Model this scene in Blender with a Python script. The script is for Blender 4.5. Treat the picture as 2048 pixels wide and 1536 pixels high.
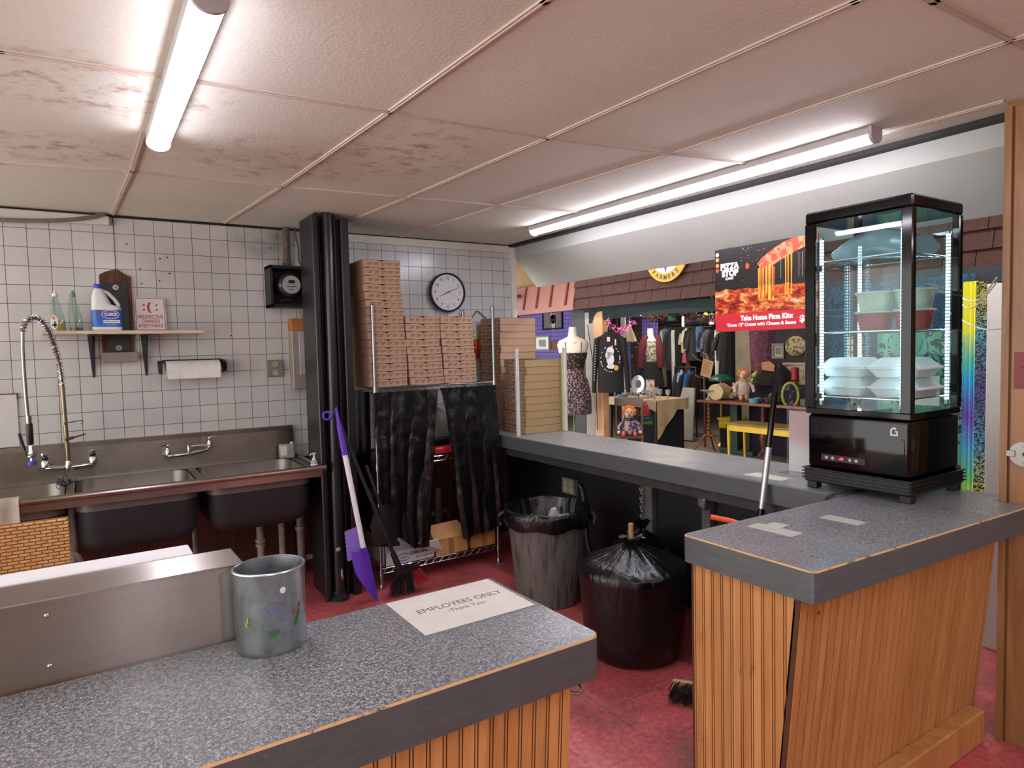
import bpy, bmesh, math, random
from mathutils import Vector, Matrix, noise
random.seed(7)
PI = math.pi
for o in list(bpy.data.objects): bpy.data.objects.remove(o)
SC = bpy.context.scene
COL = SC.collection

# ---------------------------------------------------------------- camera, world, exposure
cam_d = bpy.data.cameras.new('camera'); cam = bpy.data.objects.new('camera', cam_d); COL.objects.link(cam)
F = 1324.82
cam_d.sensor_width = 36; cam_d.sensor_fit = 'HORIZONTAL'; cam_d.lens = F/2048*36
cam_d.clip_start = .05; cam_d.clip_end = 60
yaw, pitch, roll = .5752821, .0536765, -.0240764
fw = Vector((math.sin(yaw)*math.cos(pitch), math.cos(yaw)*math.cos(pitch), -math.sin(pitch)))
rt = Vector((math.cos(yaw), -math.sin(yaw), 0)); up = rt.cross(fw)
r2 = rt*math.cos(roll)+up*math.sin(roll); u2 = -rt*math.sin(roll)+up*math.cos(roll)
cam.matrix_world = Matrix(((r2.x, u2.x, -fw.x, 0), (r2.y, u2.y, -fw.y, 0), (r2.z, u2.z, -fw.z, 1.57), (0, 0, 0, 1)))
SC.camera = cam
w = bpy.data.worlds.new('world'); SC.world = w; w.use_nodes = True
w.node_tree.nodes['Background'].inputs[0].default_value = (1, .97, .92, 1)
w.node_tree.nodes['Background'].inputs[1].default_value = 1.7
SC.view_settings.view_transform = 'Standard'; SC.view_settings.look = 'None'
SC.view_settings.exposure = 1.32; SC.view_settings.gamma = 1; SC.view_settings.use_curve_mapping = False
TUBE = 19.0      # emission of the kitchen tubes
HALL = 26.0      # emission of the hall tubes

# ---------------------------------------------------------------- materials
def hx(h):
    h = h.lstrip('#'); v = [int(h[i:i+2], 16)/255 for i in (0, 2, 4)]
    return tuple([(c/12.92 if c <= .04045 else ((c+.055)/1.055)**2.4) for c in v]+[1])
MATS = {}
class NT:
    def __init__(s, name):
        s.m = bpy.data.materials.new(name); s.m.use_nodes = True; s.t = s.m.node_tree
        s.t.nodes.clear(); s.o = s.n('OutputMaterial')
    def n(s, ty, **kw):
        nd = s.t.nodes.new('ShaderNode'+ty)
        for k, v in kw.items():
            if k.startswith('i_'):
                nm = k[2:].replace('_', ' ')
                s.put(nd.inputs[int(nm)] if nm.isdigit() else nd.inputs[nm], v)
            else: setattr(nd, k, v)
        return nd
    def put(s, sock, v):
        if hasattr(v, 'is_output') or isinstance(v, bpy.types.NodeSocket): s.t.links.new(v, sock)
        else: sock.default_value = v
    def math(s, op, a, b=0, c=0):
        nd = s.n('Math', operation=op); s.put(nd.inputs[0], a); s.put(nd.inputs[1], b); s.put(nd.inputs[2], c); return nd.outputs[0]
    def mix(s, f, a, b, blend='MIX'):
        nd = s.n('Mix', data_type='RGBA', blend_type=blend); s.put(nd.inputs[0], f); s.put(nd.inputs[6], a); s.put(nd.inputs[7], b); return nd.outputs[2]
    def obj(s): return s.n('TexCoord').outputs['Object']
    def map(s, v, loc=(0,0,0), sc=(1,1,1), rot=(0,0,0)):
        nd = s.n('Mapping'); s.put(nd.inputs[0], v); nd.inputs[1].default_value = loc; nd.inputs[2].default_value = rot; nd.inputs[3].default_value = sc; return nd.outputs[0]
    def noise(s, v, scale, detail=4, rough=.5, dist=0):
        nd = s.n('TexNoise'); s.put(nd.inputs['Vector'], v); nd.inputs['Scale'].default_value = scale; nd.inputs['Detail'].default_value = detail; nd.inputs['Roughness'].default_value = rough; nd.inputs['Distortion'].default_value = dist; return nd.outputs['Fac']
    def ramp(s, f, stops, mode='LINEAR'):
        nd = s.n('ValToRGB'); cr = nd.color_ramp; cr.interpolation = mode; s.put(nd.inputs[0], f)
        while len(cr.elements) < len(stops): cr.elements.new(.5)
        for e, (p, c) in zip(cr.elements, stops): e.position = p; e.color = c if len(c) == 4 else tuple(c)+(1,)
        return nd.outputs[0]
    def bump(s, h, st=.3, dist=.01):
        nd = s.n('Bump'); s.put(nd.inputs['Height'], h); nd.inputs['Strength'].default_value = st; nd.inputs['Distance'].default_value = dist; return nd.outputs[0]
    def bsdf(s, col, rough=.5, metal=0, normal=None, **kw):
        p = s.n('BsdfPrincipled'); s.put(p.inputs['Base Color'], col); s.put(p.inputs['Roughness'], rough); s.put(p.inputs['Metallic'], metal)
        if normal is not None: s.put(p.inputs['Normal'], normal)
        for k, v in kw.items(): s.put(p.inputs[k.replace('_', ' ')], v)
        s.t.links.new(p.outputs[0], s.o.inputs[0]); return p
BW = lambda v: (v, v, v, 1)
def M(name, col, rough=.5, metal=0, var=.12, vs=8, bump=0, bs=60, **kw):
    """plain procedural material: base colour with a soft mottling"""
    if name in MATS: return MATS[name]
    c = hx(col) if isinstance(col, str) else col
    t = NT(name); v = t.obj(); n = t.noise(v, vs, 5, .6)
    a = tuple(min(1, x*(1+var)) for x in c[:3])+(1,); b = tuple(x*(1-var) for x in c[:3])+(1,)
    cc = t.ramp(n, [(.3, b), (.7, a)])
    nm = t.bump(t.noise(v, bs, 3), bump, .01) if bump else None
    t.bsdf(cc, rough, metal, nm, **kw); MATS[name] = t.m; return t.m
def emis(name, col, st):
    if name in MATS: return MATS[name]
    t = NT(name); e = t.n('Emission'); e.inputs[0].default_value = hx(col); e.inputs[1].default_value = st
    t.t.links.new(e.outputs[0], t.o.inputs[0]); MATS[name] = t.m; return t.m
def glass(name, tint='#ffffff', refl=1.0, rough=.0, body=0.0, bodycol='#ffffff'):
    if name in MATS: return MATS[name]
    t = NT(name); tr = t.n('BsdfTransparent'); tr.inputs[0].default_value = hx(tint)
    gl = t.n('BsdfGlossy'); gl.inputs['Roughness'].default_value = rough
    lw = t.n('LayerWeight'); lw.inputs[0].default_value = .5
    fr = t.math('ADD', t.math('MULTIPLY', t.math('POWER', lw.outputs['Facing'], 5), .9), .022)
    mx = t.n('MixShader'); t.put(mx.inputs[0], t.math('MINIMUM', t.math('MULTIPLY', fr, refl), 1)); t.t.links.new(tr.outputs[0], mx.inputs[1]); t.t.links.new(gl.outputs[0], mx.inputs[2])
    out = mx.outputs[0]
    if body:
        df = t.n('BsdfDiffuse'); df.inputs[0].default_value = hx(bodycol)
        m2 = t.n('MixShader'); m2.inputs[0].default_value = body; t.t.links.new(out, m2.inputs[1]); t.t.links.new(df.outputs[0], m2.inputs[2]); out = m2.outputs[0]
    t.t.links.new(out, t.o.inputs[0]); MATS[name] = t.m; return t.m

def mk_tile():
    t = NT('white_wall_tile'); v = t.obj(); sx = t.n('SeparateXYZ'); t.put(sx.inputs[0], v)
    cb = t.n('CombineXYZ'); t.put(cb.inputs[0], t.math('ADD', sx.outputs[0], -.205+10.83)); t.put(cb.inputs[1], t.math('ADD', sx.outputs[2], -2.221+10.83))
    br = t.n('TexBrick', offset=0, squash=1); t.put(br.inputs['Vector'], cb.outputs[0])
    for k, x in (('Scale', 1), ('Mortar Size', .0016), ('Mortar Smooth', .15), ('Bias', 0), ('Brick Width', .1083), ('Row Height', .1083)): br.inputs[k].default_value = x
    br.inputs['Color1'].default_value = hx('#c9c8c6'); br.inputs['Color2'].default_value = hx('#c2c2c2'); br.inputs['Mortar'].default_value = hx('#3d3b3a')
    n = t.noise(v, 2.2, 5, .6); dirt = t.ramp(n, [(.35, BW(.86)), (.6, BW(1))])
    c = t.mix(1, br.outputs['Color'], dirt, 'MULTIPLY')
    # soot around the meter and the cross of wood, and warm grime up high
    def blob(cx, cz, rx, rz):
        a = t.math('MULTIPLY', t.math('SUBTRACT', sx.outputs[0], cx), 1/rx); b = t.math('MULTIPLY', t.math('SUBTRACT', sx.outputs[2], cz), 1/rz)
        d = t.math('ADD', t.math('MULTIPLY', a, a), t.math('MULTIPLY', b, b)); return t.math('SUBTRACT', 1, t.math('MINIMUM', d, 1))
    g = t.math('MULTIPLY', blob(1.15, 2.36, .34, .2), t.noise(v, 9, 4)); c = t.mix(g, c, hx('#4b443c'))
    h = t.math('MULTIPLY', blob(.25, 2.2, .6, .3), t.noise(v, 5, 4)); c = t.mix(t.math('MULTIPLY', h, .3), c, hx('#a09482'))
    for hxx, hz in ((.27, 2.27), (.45, 2.19), (.49, 2.2), (.335, 2.12), (.5, 2.1), (.34, 2.03), (.44, 2.05), (.85, 1.7), (1.13, 2.3)):
        c = t.mix(t.math('GREATER_THAN', blob(hxx, hz, .005, .005), .0), c, hx('#1d1a18'))
    t.bsdf(c, t.math('ADD', t.math('MULTIPLY', br.outputs['Fac'], .5), .22), 0, t.bump(t.math('SUBTRACT', 1, br.outputs['Fac']), .5, .002)); return t.m
def mk_ceiling():
    t = NT('stained_ceiling_panel'); v = t.obj(); sx = t.n('SeparateXYZ'); t.put(sx.inputs[0], v)
    base = t.mix(t.noise(v, 1.1, 4), hx('#cccbbd'), hx('#dddccf'))
    fine = t.noise(t.map(v, sc=(1, .35, 1)), 60, 3); base = t.mix(t.math('MULTIPLY', fine, .22), base, hx('#a89684'))
    def blob(cx, cy, rx, ry):
        a = t.math('MULTIPLY', t.math('SUBTRACT', sx.outputs[0], cx), 1/rx); b = t.math('MULTIPLY', t.math('SUBTRACT', sx.outputs[1], cy), 1/ry)
        return t.math('SUBTRACT', 1, t.math('MINIMUM', t.math('ADD', t.math('MULTIPLY', a, a), t.math('MULTIPLY', b, b)), 1))
    st = t.ramp(t.noise(t.map(v, sc=(1, 1.2, 1)), 9, 8, .72), [(.5, BW(0)), (.64, BW(1))])
    reg = t.math('MAXIMUM', t.math('MAXIMUM', blob(.8, 3.12, .5, .38), blob(1.25, 2.75, .36, .5)), t.math('MAXIMUM', blob(-.1, 3.35, .45, .25), blob(.05, 2.55, .5, .3)))
    f = t.math('MULTIPLY', st, t.math('POWER', reg, .6)); base = t.mix(t.math('MULTIPLY', f, .75), base, hx('#8a6144'))
    sm = t.math('MULTIPLY', t.math('MULTIPLY', blob(.9, 3.05, .6, .4), t.noise(v, 4, 5)), .5); base = t.mix(sm, base, hx('#9b8570'))
    b = t.bump(t.noise(v, 90, 4), .35, .004); t.bsdf(base, .75, 0, b); return t.m
def mk_redfloor():
    t = NT('worn_red_floor_tile'); v = t.obj(); sx = t.n('SeparateXYZ'); t.put(sx.inputs[0], v)
    br = t.n('TexBrick', offset=0); t.put(br.inputs['Vector'], t.map(v, loc=(9.15, 9.15, 0)))
    for k, x in (('Scale', 1), ('Mortar Size', .0018), ('Brick Width', .305), ('Row Height', .305)): br.inputs[k].default_value = x
    br.inputs['Color1'].default_value = hx('#a23f42'); br.inputs['Color2'].default_value = hx('#ac4548'); br.inputs['Mortar'].default_value = hx('#3c1518')
    c = t.mix(t.ramp(t.noise(v, 38, 5, .7), [(.4, BW(0)), (.7, BW(1))]), br.outputs['Color'], hx('#c4696a'))
    dirt = t.ramp(t.noise(v, 1.9, 6, .65), [(.5, BW(0)), (.72, BW(.75))]); c = t.mix(dirt, c, hx('#4c3a34'))
    t.bsdf(c, t.ramp(t.noise(v, 5), [(.3, BW(.28)), (.7, BW(.5))])); return t.m
def mk_laminate():
    t = NT('grey_speckled_laminate'); v = t.obj()
    a = t.noise(v, 300, 3, .7); b = t.noise(v, 130, 4, .6)
    c = t.ramp(t.math('ADD', t.math('MULTIPLY', a, .6), t.math('MULTIPLY', b, .4)), [(.39, hx('#363a3d')), (.5, hx('#6c7074')), (.62, hx('#b8bbbe'))])
    wr = t.ramp(t.noise(v, 3.1, 6, .6), [(.45, BW(0)), (.75, BW(.3))]); c = t.mix(wr, c, hx('#77706a'))
    sc = t.ramp(t.noise(t.map(v, sc=(3, 40, 1), rot=(0, 0, .5)), 3, 2, .4), [(.72, BW(0)), (.74, BW(.35))]); c = t.mix(sc, c, hx('#a8a8a6'))
    t.bsdf(c, t.ramp(t.noise(v, 6), [(.3, BW(.26)), (.7, BW(.4))])); return t.m
def mk_edge():
    t = NT('worn_grey_counter_edge'); v = t.obj()
    c = t.mix(t.noise(t.map(v, sc=(1, 1, 5)), 14, 5, .6), hx('#3b4042'), hx('#5b6063'))
    c = t.mix(t.ramp(t.noise(v, 40, 4, .7), [(.7, BW(0)), (.74, BW(.7))]), c, hx('#8f9090')); t.bsdf(c, .42); return t.m
def mk_arris():
    t = NT('chipped_laminate_arris'); v = t.obj()
    c = t.mix(t.ramp(t.noise(v, 22, 5, .7), [(.36, BW(0)), (.44, BW(1))]), hx('#55534f'), hx('#c29a68')); t.bsdf(c, .7); return t.m
def mk_wood(name, dark, light, sc=(14, 14, 1.2), rough=.4, plank=None, knots=True):
    t = NT(name); v = t.obj(); g = t.noise(t.map(v, sc=sc), 3.2, 6, .6, .6)
    c = t.ramp(g, [(.3, hx(dark)), (.7, hx(light))])
    if plank:
        sx = t.n('SeparateXYZ'); t.put(sx.inputs[0], v)
        wn = t.n('TexWhiteNoise', noise_dimensions='1D'); t.put(wn.inputs['W'], t.math('FLOOR', t.math('MULTIPLY', t.math('ADD', sx.outputs[0], sx.outputs[1]), 1/plank)))
        c = t.mix(1, c, t.ramp(wn.outputs[0], [(0, (.82, .78, .72)), (1, (1, 1, 1))]), 'MULTIPLY')
    if knots:
        c = t.mix(t.ramp(t.noise(t.map(v, sc=(9, 9, 3)), 2.2, 5, .7), [(.66, BW(0)), (.76, BW(.8))]), c, hx('#4a2410'))
    t.bsdf(c, rough); return t.m
def mk_steel(name, col, axis, rough=.3, an=.8, dirt=.2):
    t = NT(name); v = t.obj(); sc = [60, 60, 60]; sc[axis] = 1.2
    n = t.noise(t.map(v, sc=tuple(sc)), 5, 3); c = t.mix(n, tuple(x*.82 for x in hx(col)[:3])+(1,), hx(col))
    c = t.mix(t.math('MULTIPLY', t.ramp(t.noise(v, 3, 6, .65), [(.45, BW(0)), (.7, BW(1))]), dirt), c, hx('#4e4740'))
    tg = t.n('CombineXYZ')
    for k in range(3): tg.inputs[k].default_value = 0 if k == axis else .7071
    p = t.bsdf(c, t.math('ADD', t.math('MULTIPLY', n, .03), rough), 1, t.bump(n, .012, .001), Anisotropic=an)
    t.t.links.new(tg.outputs[0], p.inputs['Tangent']); return t.m
def mk_bag():
    t = NT('black_plastic_film'); v = t.obj(); n = t.noise(t.map(v, sc=(1, 1, .3)), 11, 5, .6, 2.2); n2 = t.noise(t.map(v, sc=(1, 1, .6)), 60, 3, .6, 1)
    t.bsdf(hx('#0a0a0c'), t.ramp(t.noise(v, 8), [(.3, BW(.13)), (.7, BW(.3))]), 0, t.bump(t.math('ADD', n, t.math('MULTIPLY', n2, .15)), .28, .03)); return t.m
def mk_card():
    t = NT('kraft_cardboard'); v = t.obj(); c = t.mix(t.noise(t.map(v, sc=(1, 1, 12)), 25, 4), hx('#a08068'), hx('#b3927a')); t.bsdf(c, .8); return t.m
def mk_pizza_art():
    t = NT('poster_pizza_print'); v = t.obj(); sx = t.n('SeparateXYZ'); t.put(sx.inputs[0], v)
    z = sx.outputs[2]; mp = t.map(v, sc=(1, 1, 2.2))
    n = t.noise(mp, 12, 8, .68, .6)
    piz = t.ramp(n, [(.3, hx('#2a0805')), (.42, hx('#6e170b')), (.49, hx('#a83418')), (.55, hx('#b8692c')), (.61, hx('#b99a66')), (.68, hx('#c9c2b2'))])
    bk = t.mix(t.ramp(t.noise(v, 70, 2, .4), [(.72, BW(0)), (.75, BW(1))]), hx('#1a1514'), hx('#b9763a'))
    edge = t.math('ADD', z, t.math('MULTIPLY', t.noise(v, 9, 3), -.07))
    t.bsdf(t.mix(t.math('GREATER_THAN', edge, .215), piz, bk), .35); return t.m
def mk_wicker():
    t = NT('woven_wicker'); v = t.obj(); sx = t.n('SeparateXYZ'); t.put(sx.inputs[0], v)
    br = t.n('TexBrick', offset=.5); cb = t.n('CombineXYZ'); t.put(cb.inputs[0], t.math('ADD', t.math('ADD', sx.outputs[0], sx.outputs[1]), 5)); t.put(cb.inputs[1], t.math('ADD', sx.outputs[2], 5)); t.put(br.inputs[0], cb.outputs[0])
    for k, x in (('Scale', 1), ('Mortar Size', .0026), ('Mortar Smooth', .8), ('Brick Width', .034), ('Row Height', .0125)): br.inputs[k].default_value = x
    br.inputs['Color1'].default_value = hx('#d9a866'); br.inputs['Color2'].default_value = hx('#ecc68c'); br.inputs['Mortar'].default_value = hx('#6a3c16')
    c = t.mix(t.noise(v, 40), br.outputs[0], hx('#a86f33')); t.bsdf(c, .5, 0, t.bump(t.math('SUBTRACT', 1, br.outputs['Fac']), .9, .006)); return t.m
def mk_tie():
    t = NT('tie_dye_cloth'); v = t.obj(); sx = t.n('SeparateXYZ'); t.put(sx.inputs[0], v)
    f = t.math('ADD', t.math('MULTIPLY', sx.outputs[2], .62), t.math('MULTIPLY', t.noise(v, 3, 4), .25))
    c = t.ramp(f, [(.12, hx('#d8cf2c')), (.3, hx('#5fae5c')), (.42, hx('#3a8fc0')), (.6, hx('#5a3f9a')), (.75, hx('#2f8fc4')), (.88, hx('#44a39b')), (1.0, hx('#c9c62c'))])
    t.bsdf(c, .9); return t.m
def mk_scroll(name, bg1, bg2, ink, scale, thr=.53):
    t = NT(name); v = t.obj(); n = t.noise(v, scale, 1.5, .4, 2.4)
    m = t.ramp(n, [(thr-.03, BW(0)), (thr, BW(1)), (thr+.07, BW(1)), (thr+.1, BW(0))])
    t.bsdf(t.mix(m, t.mix(t.noise(v, 2.5), hx(bg1), hx(bg2)), hx(ink)), .85); return t.m
def mk_speck(name, bg, c1, c2, scale=60, thr=.62, rough=.85, bump=0):
    t = NT(name); v = t.obj(); n = t.noise(v, scale, 2, .5)
    cc = t.mix(t.noise(v, scale*.7, 2), hx(c1), hx(c2))
    t.bsdf(t.mix(t.ramp(n, [(thr-.03, BW(0)), (thr, BW(1))]), hx(bg), cc), rough, 0, t.bump(n, bump, .01) if bump else None); return t.m
def mk_grid(name, bg, line, pitch=.05, th=.0035):
    t = NT(name); v = t.obj(); sx = t.n('SeparateXYZ'); t.put(sx.inputs[0], v)
    g = None
    for i in (1, 2):
        a = t.math('LESS_THAN', t.math('FRACT', t.math('MULTIPLY', t.math('ADD', sx.outputs[i], 20), 1/pitch)), th/pitch); g = a if g is None else t.math('MAXIMUM', g, a)
    t.bsdf(t.mix(g, hx(bg), hx(line)), .8); return t.m
def mk_concrete():
    t = NT('grey_concrete'); v = t.obj(); c = t.mix(t.noise(v, 1.3, 7, .65), hx('#5d564e'), hx('#8d857b'))
    c = t.mix(t.ramp(t.noise(t.map(v, sc=(1, 5, 1)), 2, 5), [(.5, BW(0)), (.7, BW(.5))]), c, hx('#a38b70')); t.bsdf(c, .6); return t.m
def mk_can():
    t = NT('grimy_grey_plastic'); v = t.obj(); c = t.mix(t.noise(v, 7, 6, .7), hx('#4a4947'), hx('#6a6966'))
    c = t.mix(t.ramp(t.noise(t.map(v, sc=(14, 14, 1.6)), 2.4, 5, .6), [(.5, BW(0)), (.66, BW(.75))]), c, hx('#2a211e')); t.bsdf(c, .5, 0, t.bump(t.noise(v, 120, 3), .15, .003)); return t.m
def mk_galv():
    t = NT('galvanised_tin'); v = t.obj(); vo = t.n('TexVoronoi'); t.put(vo.inputs[0], v); vo.inputs['Scale'].default_value = 90
    c = t.mix(t.noise(v, 25, 5), hx('#8f989b'), hx('#b9c1c3')); c = t.mix(t.math('MULTIPLY', vo.outputs['Distance'], .4), c, hx('#6f787b'))
    t.bsdf(c, t.ramp(t.noise(v, 18), [(.3, BW(.25)), (.7, BW(.45))]), .9); return t.m

TILE, CEIL, RED, LAM, EDGE, ARR = mk_tile(), mk_ceiling(), mk_redfloor(), mk_laminate(), mk_edge(), mk_arris()
BEAD = mk_wood('honey_pine_beadboard', '#b07a44', '#c9935c', plank=.039, )
PANEL = mk_wood('brown_wall_panelling', '#7a5230', '#9d7046', sc=(8, 8, .8), plank=.1, knots=True)
DARKWOOD = mk_wood('dark_brown_plank', '#2b1710', '#4e2a1c', plank=.12)
BOARDWOOD = mk_wood('rough_dark_board', '#3b2417', '#6b452b', rough=.8)
PALEWOOD = mk_wood('pale_pine_shelf', '#bba891', '#dccdb6', sc=(1, 14, 14), rough=.5, knots=False)
TABLEWOOD = mk_wood('red_brown_table_wood', '#4b2413', '#7a4226', sc=(14, 2, 14), rough=.35, knots=False)
STEELX = mk_steel('brushed_steel', '#b0a9a2', 0, .29, .98)
SINK = mk_steel('sink_steel', '#aaa49c', 0, .33, .6, .35)
BAG, CARD, PIZZA, WICK, TIE, CONC, CAN, GALV = mk_bag(), mk_card(), mk_pizza_art(), mk_wicker(), mk_tie(), mk_concrete(), mk_can(), mk_galv()
BLK = M('black_paint', '#17171a', .35, var=.3, vs=14); BLKM = M('matt_black', '#0c0c0e', .6); BLKG = M('gloss_black', '#040406', .08, var=0, Specular_IOR_Level=.35)
BLKP = M('black_plastic', '#131315', .4); WHT = M('white_plastic', '#dfe0e2', .4, var=.04); CHR = M('chrome', '#c9c9cc', .16, 1, var=.1)
POSTM = M('rack_chrome', '#9d9da0', .32, 1, var=.15)
DULL = M('dull_nickel', '#8f877b', .35, 1, var=.25, vs=20); GREYM = M('painted_grey_metal', '#6e6a66', .5, .3, var=.25, vs=20); WPAINT = M('white_paint', '#cfc8bf', .6, var=.07, vs=2)
FIXT = M('fixture_grey', '#a8a3a4', .5); ALU = M('aluminium', '#b6b8ba', .35, .8); INK = M('dark_ink', '#33281f', .8); BLKINK = M('black_ink', '#101010', .7)
PAPER = M('white_paper', '#e4e2dc', .6, var=.04); REDI = M('red_ink', '#b8323c', .6, var=.03); PURP = M('purple_plastic', '#5b33b0', .4, var=.05); LAV = M('lavender_plastic', '#8a72cf', .4, var=.08)
ORNG = M('orange_plastic', '#e2561e', .45); GRYW = M('grey_painted_wood', '#5c5d60', .55, var=.2, vs=12); YEL = M('yellow_paint', '#c9a41c', .5, var=.15); DGRN = M('dark_green_paint', '#203c30', .5)
SHGL = mk_speck('brown_roof_shingle', '#3a2523', '#5a3a36', '#2c1b1a', 90, .5, .95, .4); AWN = M('red_metal_roofing', '#83574f', .45, var=.08, vs=2); AWND = M('dark_red_seam', '#5d2320', .5)
GLS = glass('clear_glass', '#eef6f6', 1.0); ACR = glass('clear_acrylic', '#fafcfc', 1.0, body=.05, bodycol='#cfd6d8'); PLF = glass('crinkled_clear_plastic', '#dfeef2', 2.2, .25, .38, '#b8d4da')
TUBEM = emis('lit_tube', '#f4f1ff', TUBE); HALLM = emis('lit_hall_tube', '#fff0dc', HALL); LEDM = emis('lit_led', '#c4e8ff', 7)

# ---------------------------------------------------------------- mesh builder
WO = {}          # world origin of every object, so children can be written in world coordinates
class B:
    def __init__(s): s.bm = bmesh.new(); s.x = Matrix.Identity(4); s.hard = 35
    def xf(s, m): s.x = m; return s
    def v(s, p): return s.bm.verts.new(s.x @ Vector(p))
    def face(s, vs, m=0):
        try: f = s.bm.faces.new(vs); f.material_index = m; f.smooth = True; return f
        except ValueError: return None
    def poly(s, pts, m=0): return s.face([s.v(p) for p in pts], m)
    def box(s, a, b, bev=0, m=0, seg=1):
        a, b = Vector(a), Vector(b)
        if bev:
            t = bmesh.new(); bmesh.ops.create_cube(t, size=1)
            for q in t.verts: q.co = Vector((a[i]+(q.co[i]+.5)*(b[i]-a[i]) for i in range(3)))
            bmesh.ops.bevel(t, geom=list(t.edges), offset=bev, segments=seg, affect='EDGES', profile=.5)
            s.merge(t, m); t.free(); return s
        c = [s.v((p[0], q[1], r[2])) for p in (a, b) for q in (a, b) for r in (a, b)]
        for q in ((0, 1, 3, 2), (4, 6, 7, 5), (0, 4, 5, 1), (2, 3, 7, 6), (0, 2, 6, 4), (1, 5, 7, 3)): s.face([c[i] for i in q], m)
        return s
    def merge(s, t, m=0):
        mp = {q: s.v(q.co) for q in t.verts}
        for f in t.faces: s.face([mp[q] for q in f.verts], m)
    def loft(s, rings, m=0, cap=True, close=True):
        vs = [[s.v(p) for p in r] for r in rings]; n = len(vs[0])
        for a, b in zip(vs, vs[1:]):
            for i in range(n if close else n-1): s.face([a[i], a[(i+1) % n], b[(i+1) % n], b[i]], m)
        if cap and close:
            s.face(vs[0][::-1], m); s.face(vs[-1], m)
        return s
    def cyl(s, p0, p1, r0, r1=None, n=16, m=0, cap=True):
        r1 = r0 if r1 is None else r1; p0, p1 = Vector(p0), Vector(p1); d = (p1-p0).normalized()
        u = d.orthogonal().normalized(); w_ = d.cross(u)
        R = lambda p, r: [p+(u*math.cos(2*PI*i/n)+w_*math.sin(2*PI*i/n))*r for i in range(n)]
        return s.loft([R(p0, r0), R(p1, r1)], m, cap)
    def tube(s, pts, r, n=8, m=0, cap=True, smooth=0):
        P = [Vector(p) for p in pts]
        for _ in range(smooth):
            q = [P[0]]
            for a, b in zip(P, P[1:]): q += [a*.75+b*.25, a*.25+b*.75]
            P = q+[P[-1]]
        rr = r if isinstance(r, (list, tuple)) else [r]*len(P); rings = []; u = None
        for i, p in enumerate(P):
            d = (P[min(i+1, len(P)-1)]-P[max(i-1, 0)]).normalized()
            u = d.orthogonal().normalized() if u is None else (u-d*u.dot(d)).normalized()
            w_ = d.cross(u); rings.append([p+(u*math.cos(2*PI*k/n)+w_*math.sin(2*PI*k/n))*rr[i] for k in range(n)])
        return s.loft(rings, m, cap)
    def lathe(s, prof, c, n=24, m=0, cap=True, sx=1, sy=1):
        c = Vector(c); return s.loft([[c+Vector((r*sx*math.cos(2*PI*i/n), r*sy*math.sin(2*PI*i/n), z)) for i in range(n)] for r, z in prof], m, cap)
    def ball(s, c, r, n=12, m=0):
        r = (r,)*3 if isinstance(r, (int, float)) else r; c = Vector(c); k = n//2
        return s.loft([[c+Vector((r[0]*math.sin(a)*math.cos(2*PI*i/n), r[1]*math.sin(a)*math.sin(2*PI*i/n), -r[2]*math.cos(a))) for i in range(n)] for a in [.12+(PI-.24)*j/k for j in range(k+1)]], m)
    def prism(s, pts, vec, m=0):
        vec = Vector(vec); return s.loft([pts, [Vector(p)+vec for p in pts]], m)
    def slab(s, poly, z0, z1, ch=.003, mt=0, ms=1, mc=2):
        P = [Vector(p) for p in poly]; n = len(P); area = sum(P[i].x*P[(i+1) % n].y-P[(i+1) % n].x*P[i].y for i in range(n))
        if area < 0: P.reverse()
        def inset(d):
            o = []
            for i in range(n):
                a = (P[i]-P[i-1]).normalized(); b = (P[(i+1) % n]-P[i]).normalized(); na = Vector((-a.y, a.x)); nb = Vector((-b.y, b.x)); k = (na+nb)
                o.append(P[i]+k*(d/max(.3, 1+na.dot(nb))))
            return o
        I = inset(ch); r = [[(p.x, p.y, z0) for p in P], [(p.x, p.y, z1-ch) for p in P], [(p.x, p.y, z1) for p in I]]
        vs = [[s.v(p) for p in q] for q in r]
        for i in range(n):
            j = (i+1) % n; s.face([vs[0][i], vs[0][j], vs[1][j], vs[1][i]], ms); s.face([vs[1][i], vs[1][j], vs[2][j], vs[2][i]], mc)
        s.face(vs[0][::-1], ms); s.face(vs[2], mt); return s
    def sheet(s, fn, nu, nv, th, m=0):
        """a thin closed sheet: fn(u,v) -> point, thickness along the local normal"""
        G = [[Vector(fn(i/nu, j/nv)) for j in range(nv+1)] for i in range(nu+1)]
        def nrm(i, j):
            a = G[min(i+1, nu)][j]-G[max(i-1, 0)][j]; b = G[i][min(j+1, nv)]-G[i][max(j-1, 0)]; k = a.cross(b)
            return k.normalized() if k.length > 1e-9 else Vector((0, 0, 1))
        A = [[s.v(G[i][j]) for j in range(nv+1)] for i in range(nu+1)]; C = [[s.v(G[i][j]+nrm(i, j)*th) for j in range(nv+1)] for i in range(nu+1)]
        for i in range(nu):
            for j in range(nv):
                s.face([A[i][j], A[i][j+1], A[i+1][j+1], A[i+1][j]], m); s.face([C[i][j], C[i+1][j], C[i+1][j+1], C[i][j+1]], m)
        for i in range(nu):
            s.face([A[i][0], A[i+1][0], C[i+1][0], C[i][0]], m); s.face([A[i+1][nv], A[i][nv], C[i][nv], C[i+1][nv]], m)
        for j in range(nv):
            s.face([A[0][j+1], A[0][j], C[0][j], C[0][j+1]], m); s.face([A[nu][j], A[nu][j+1], C[nu][j+1], C[nu][j]], m)
        return s
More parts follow.
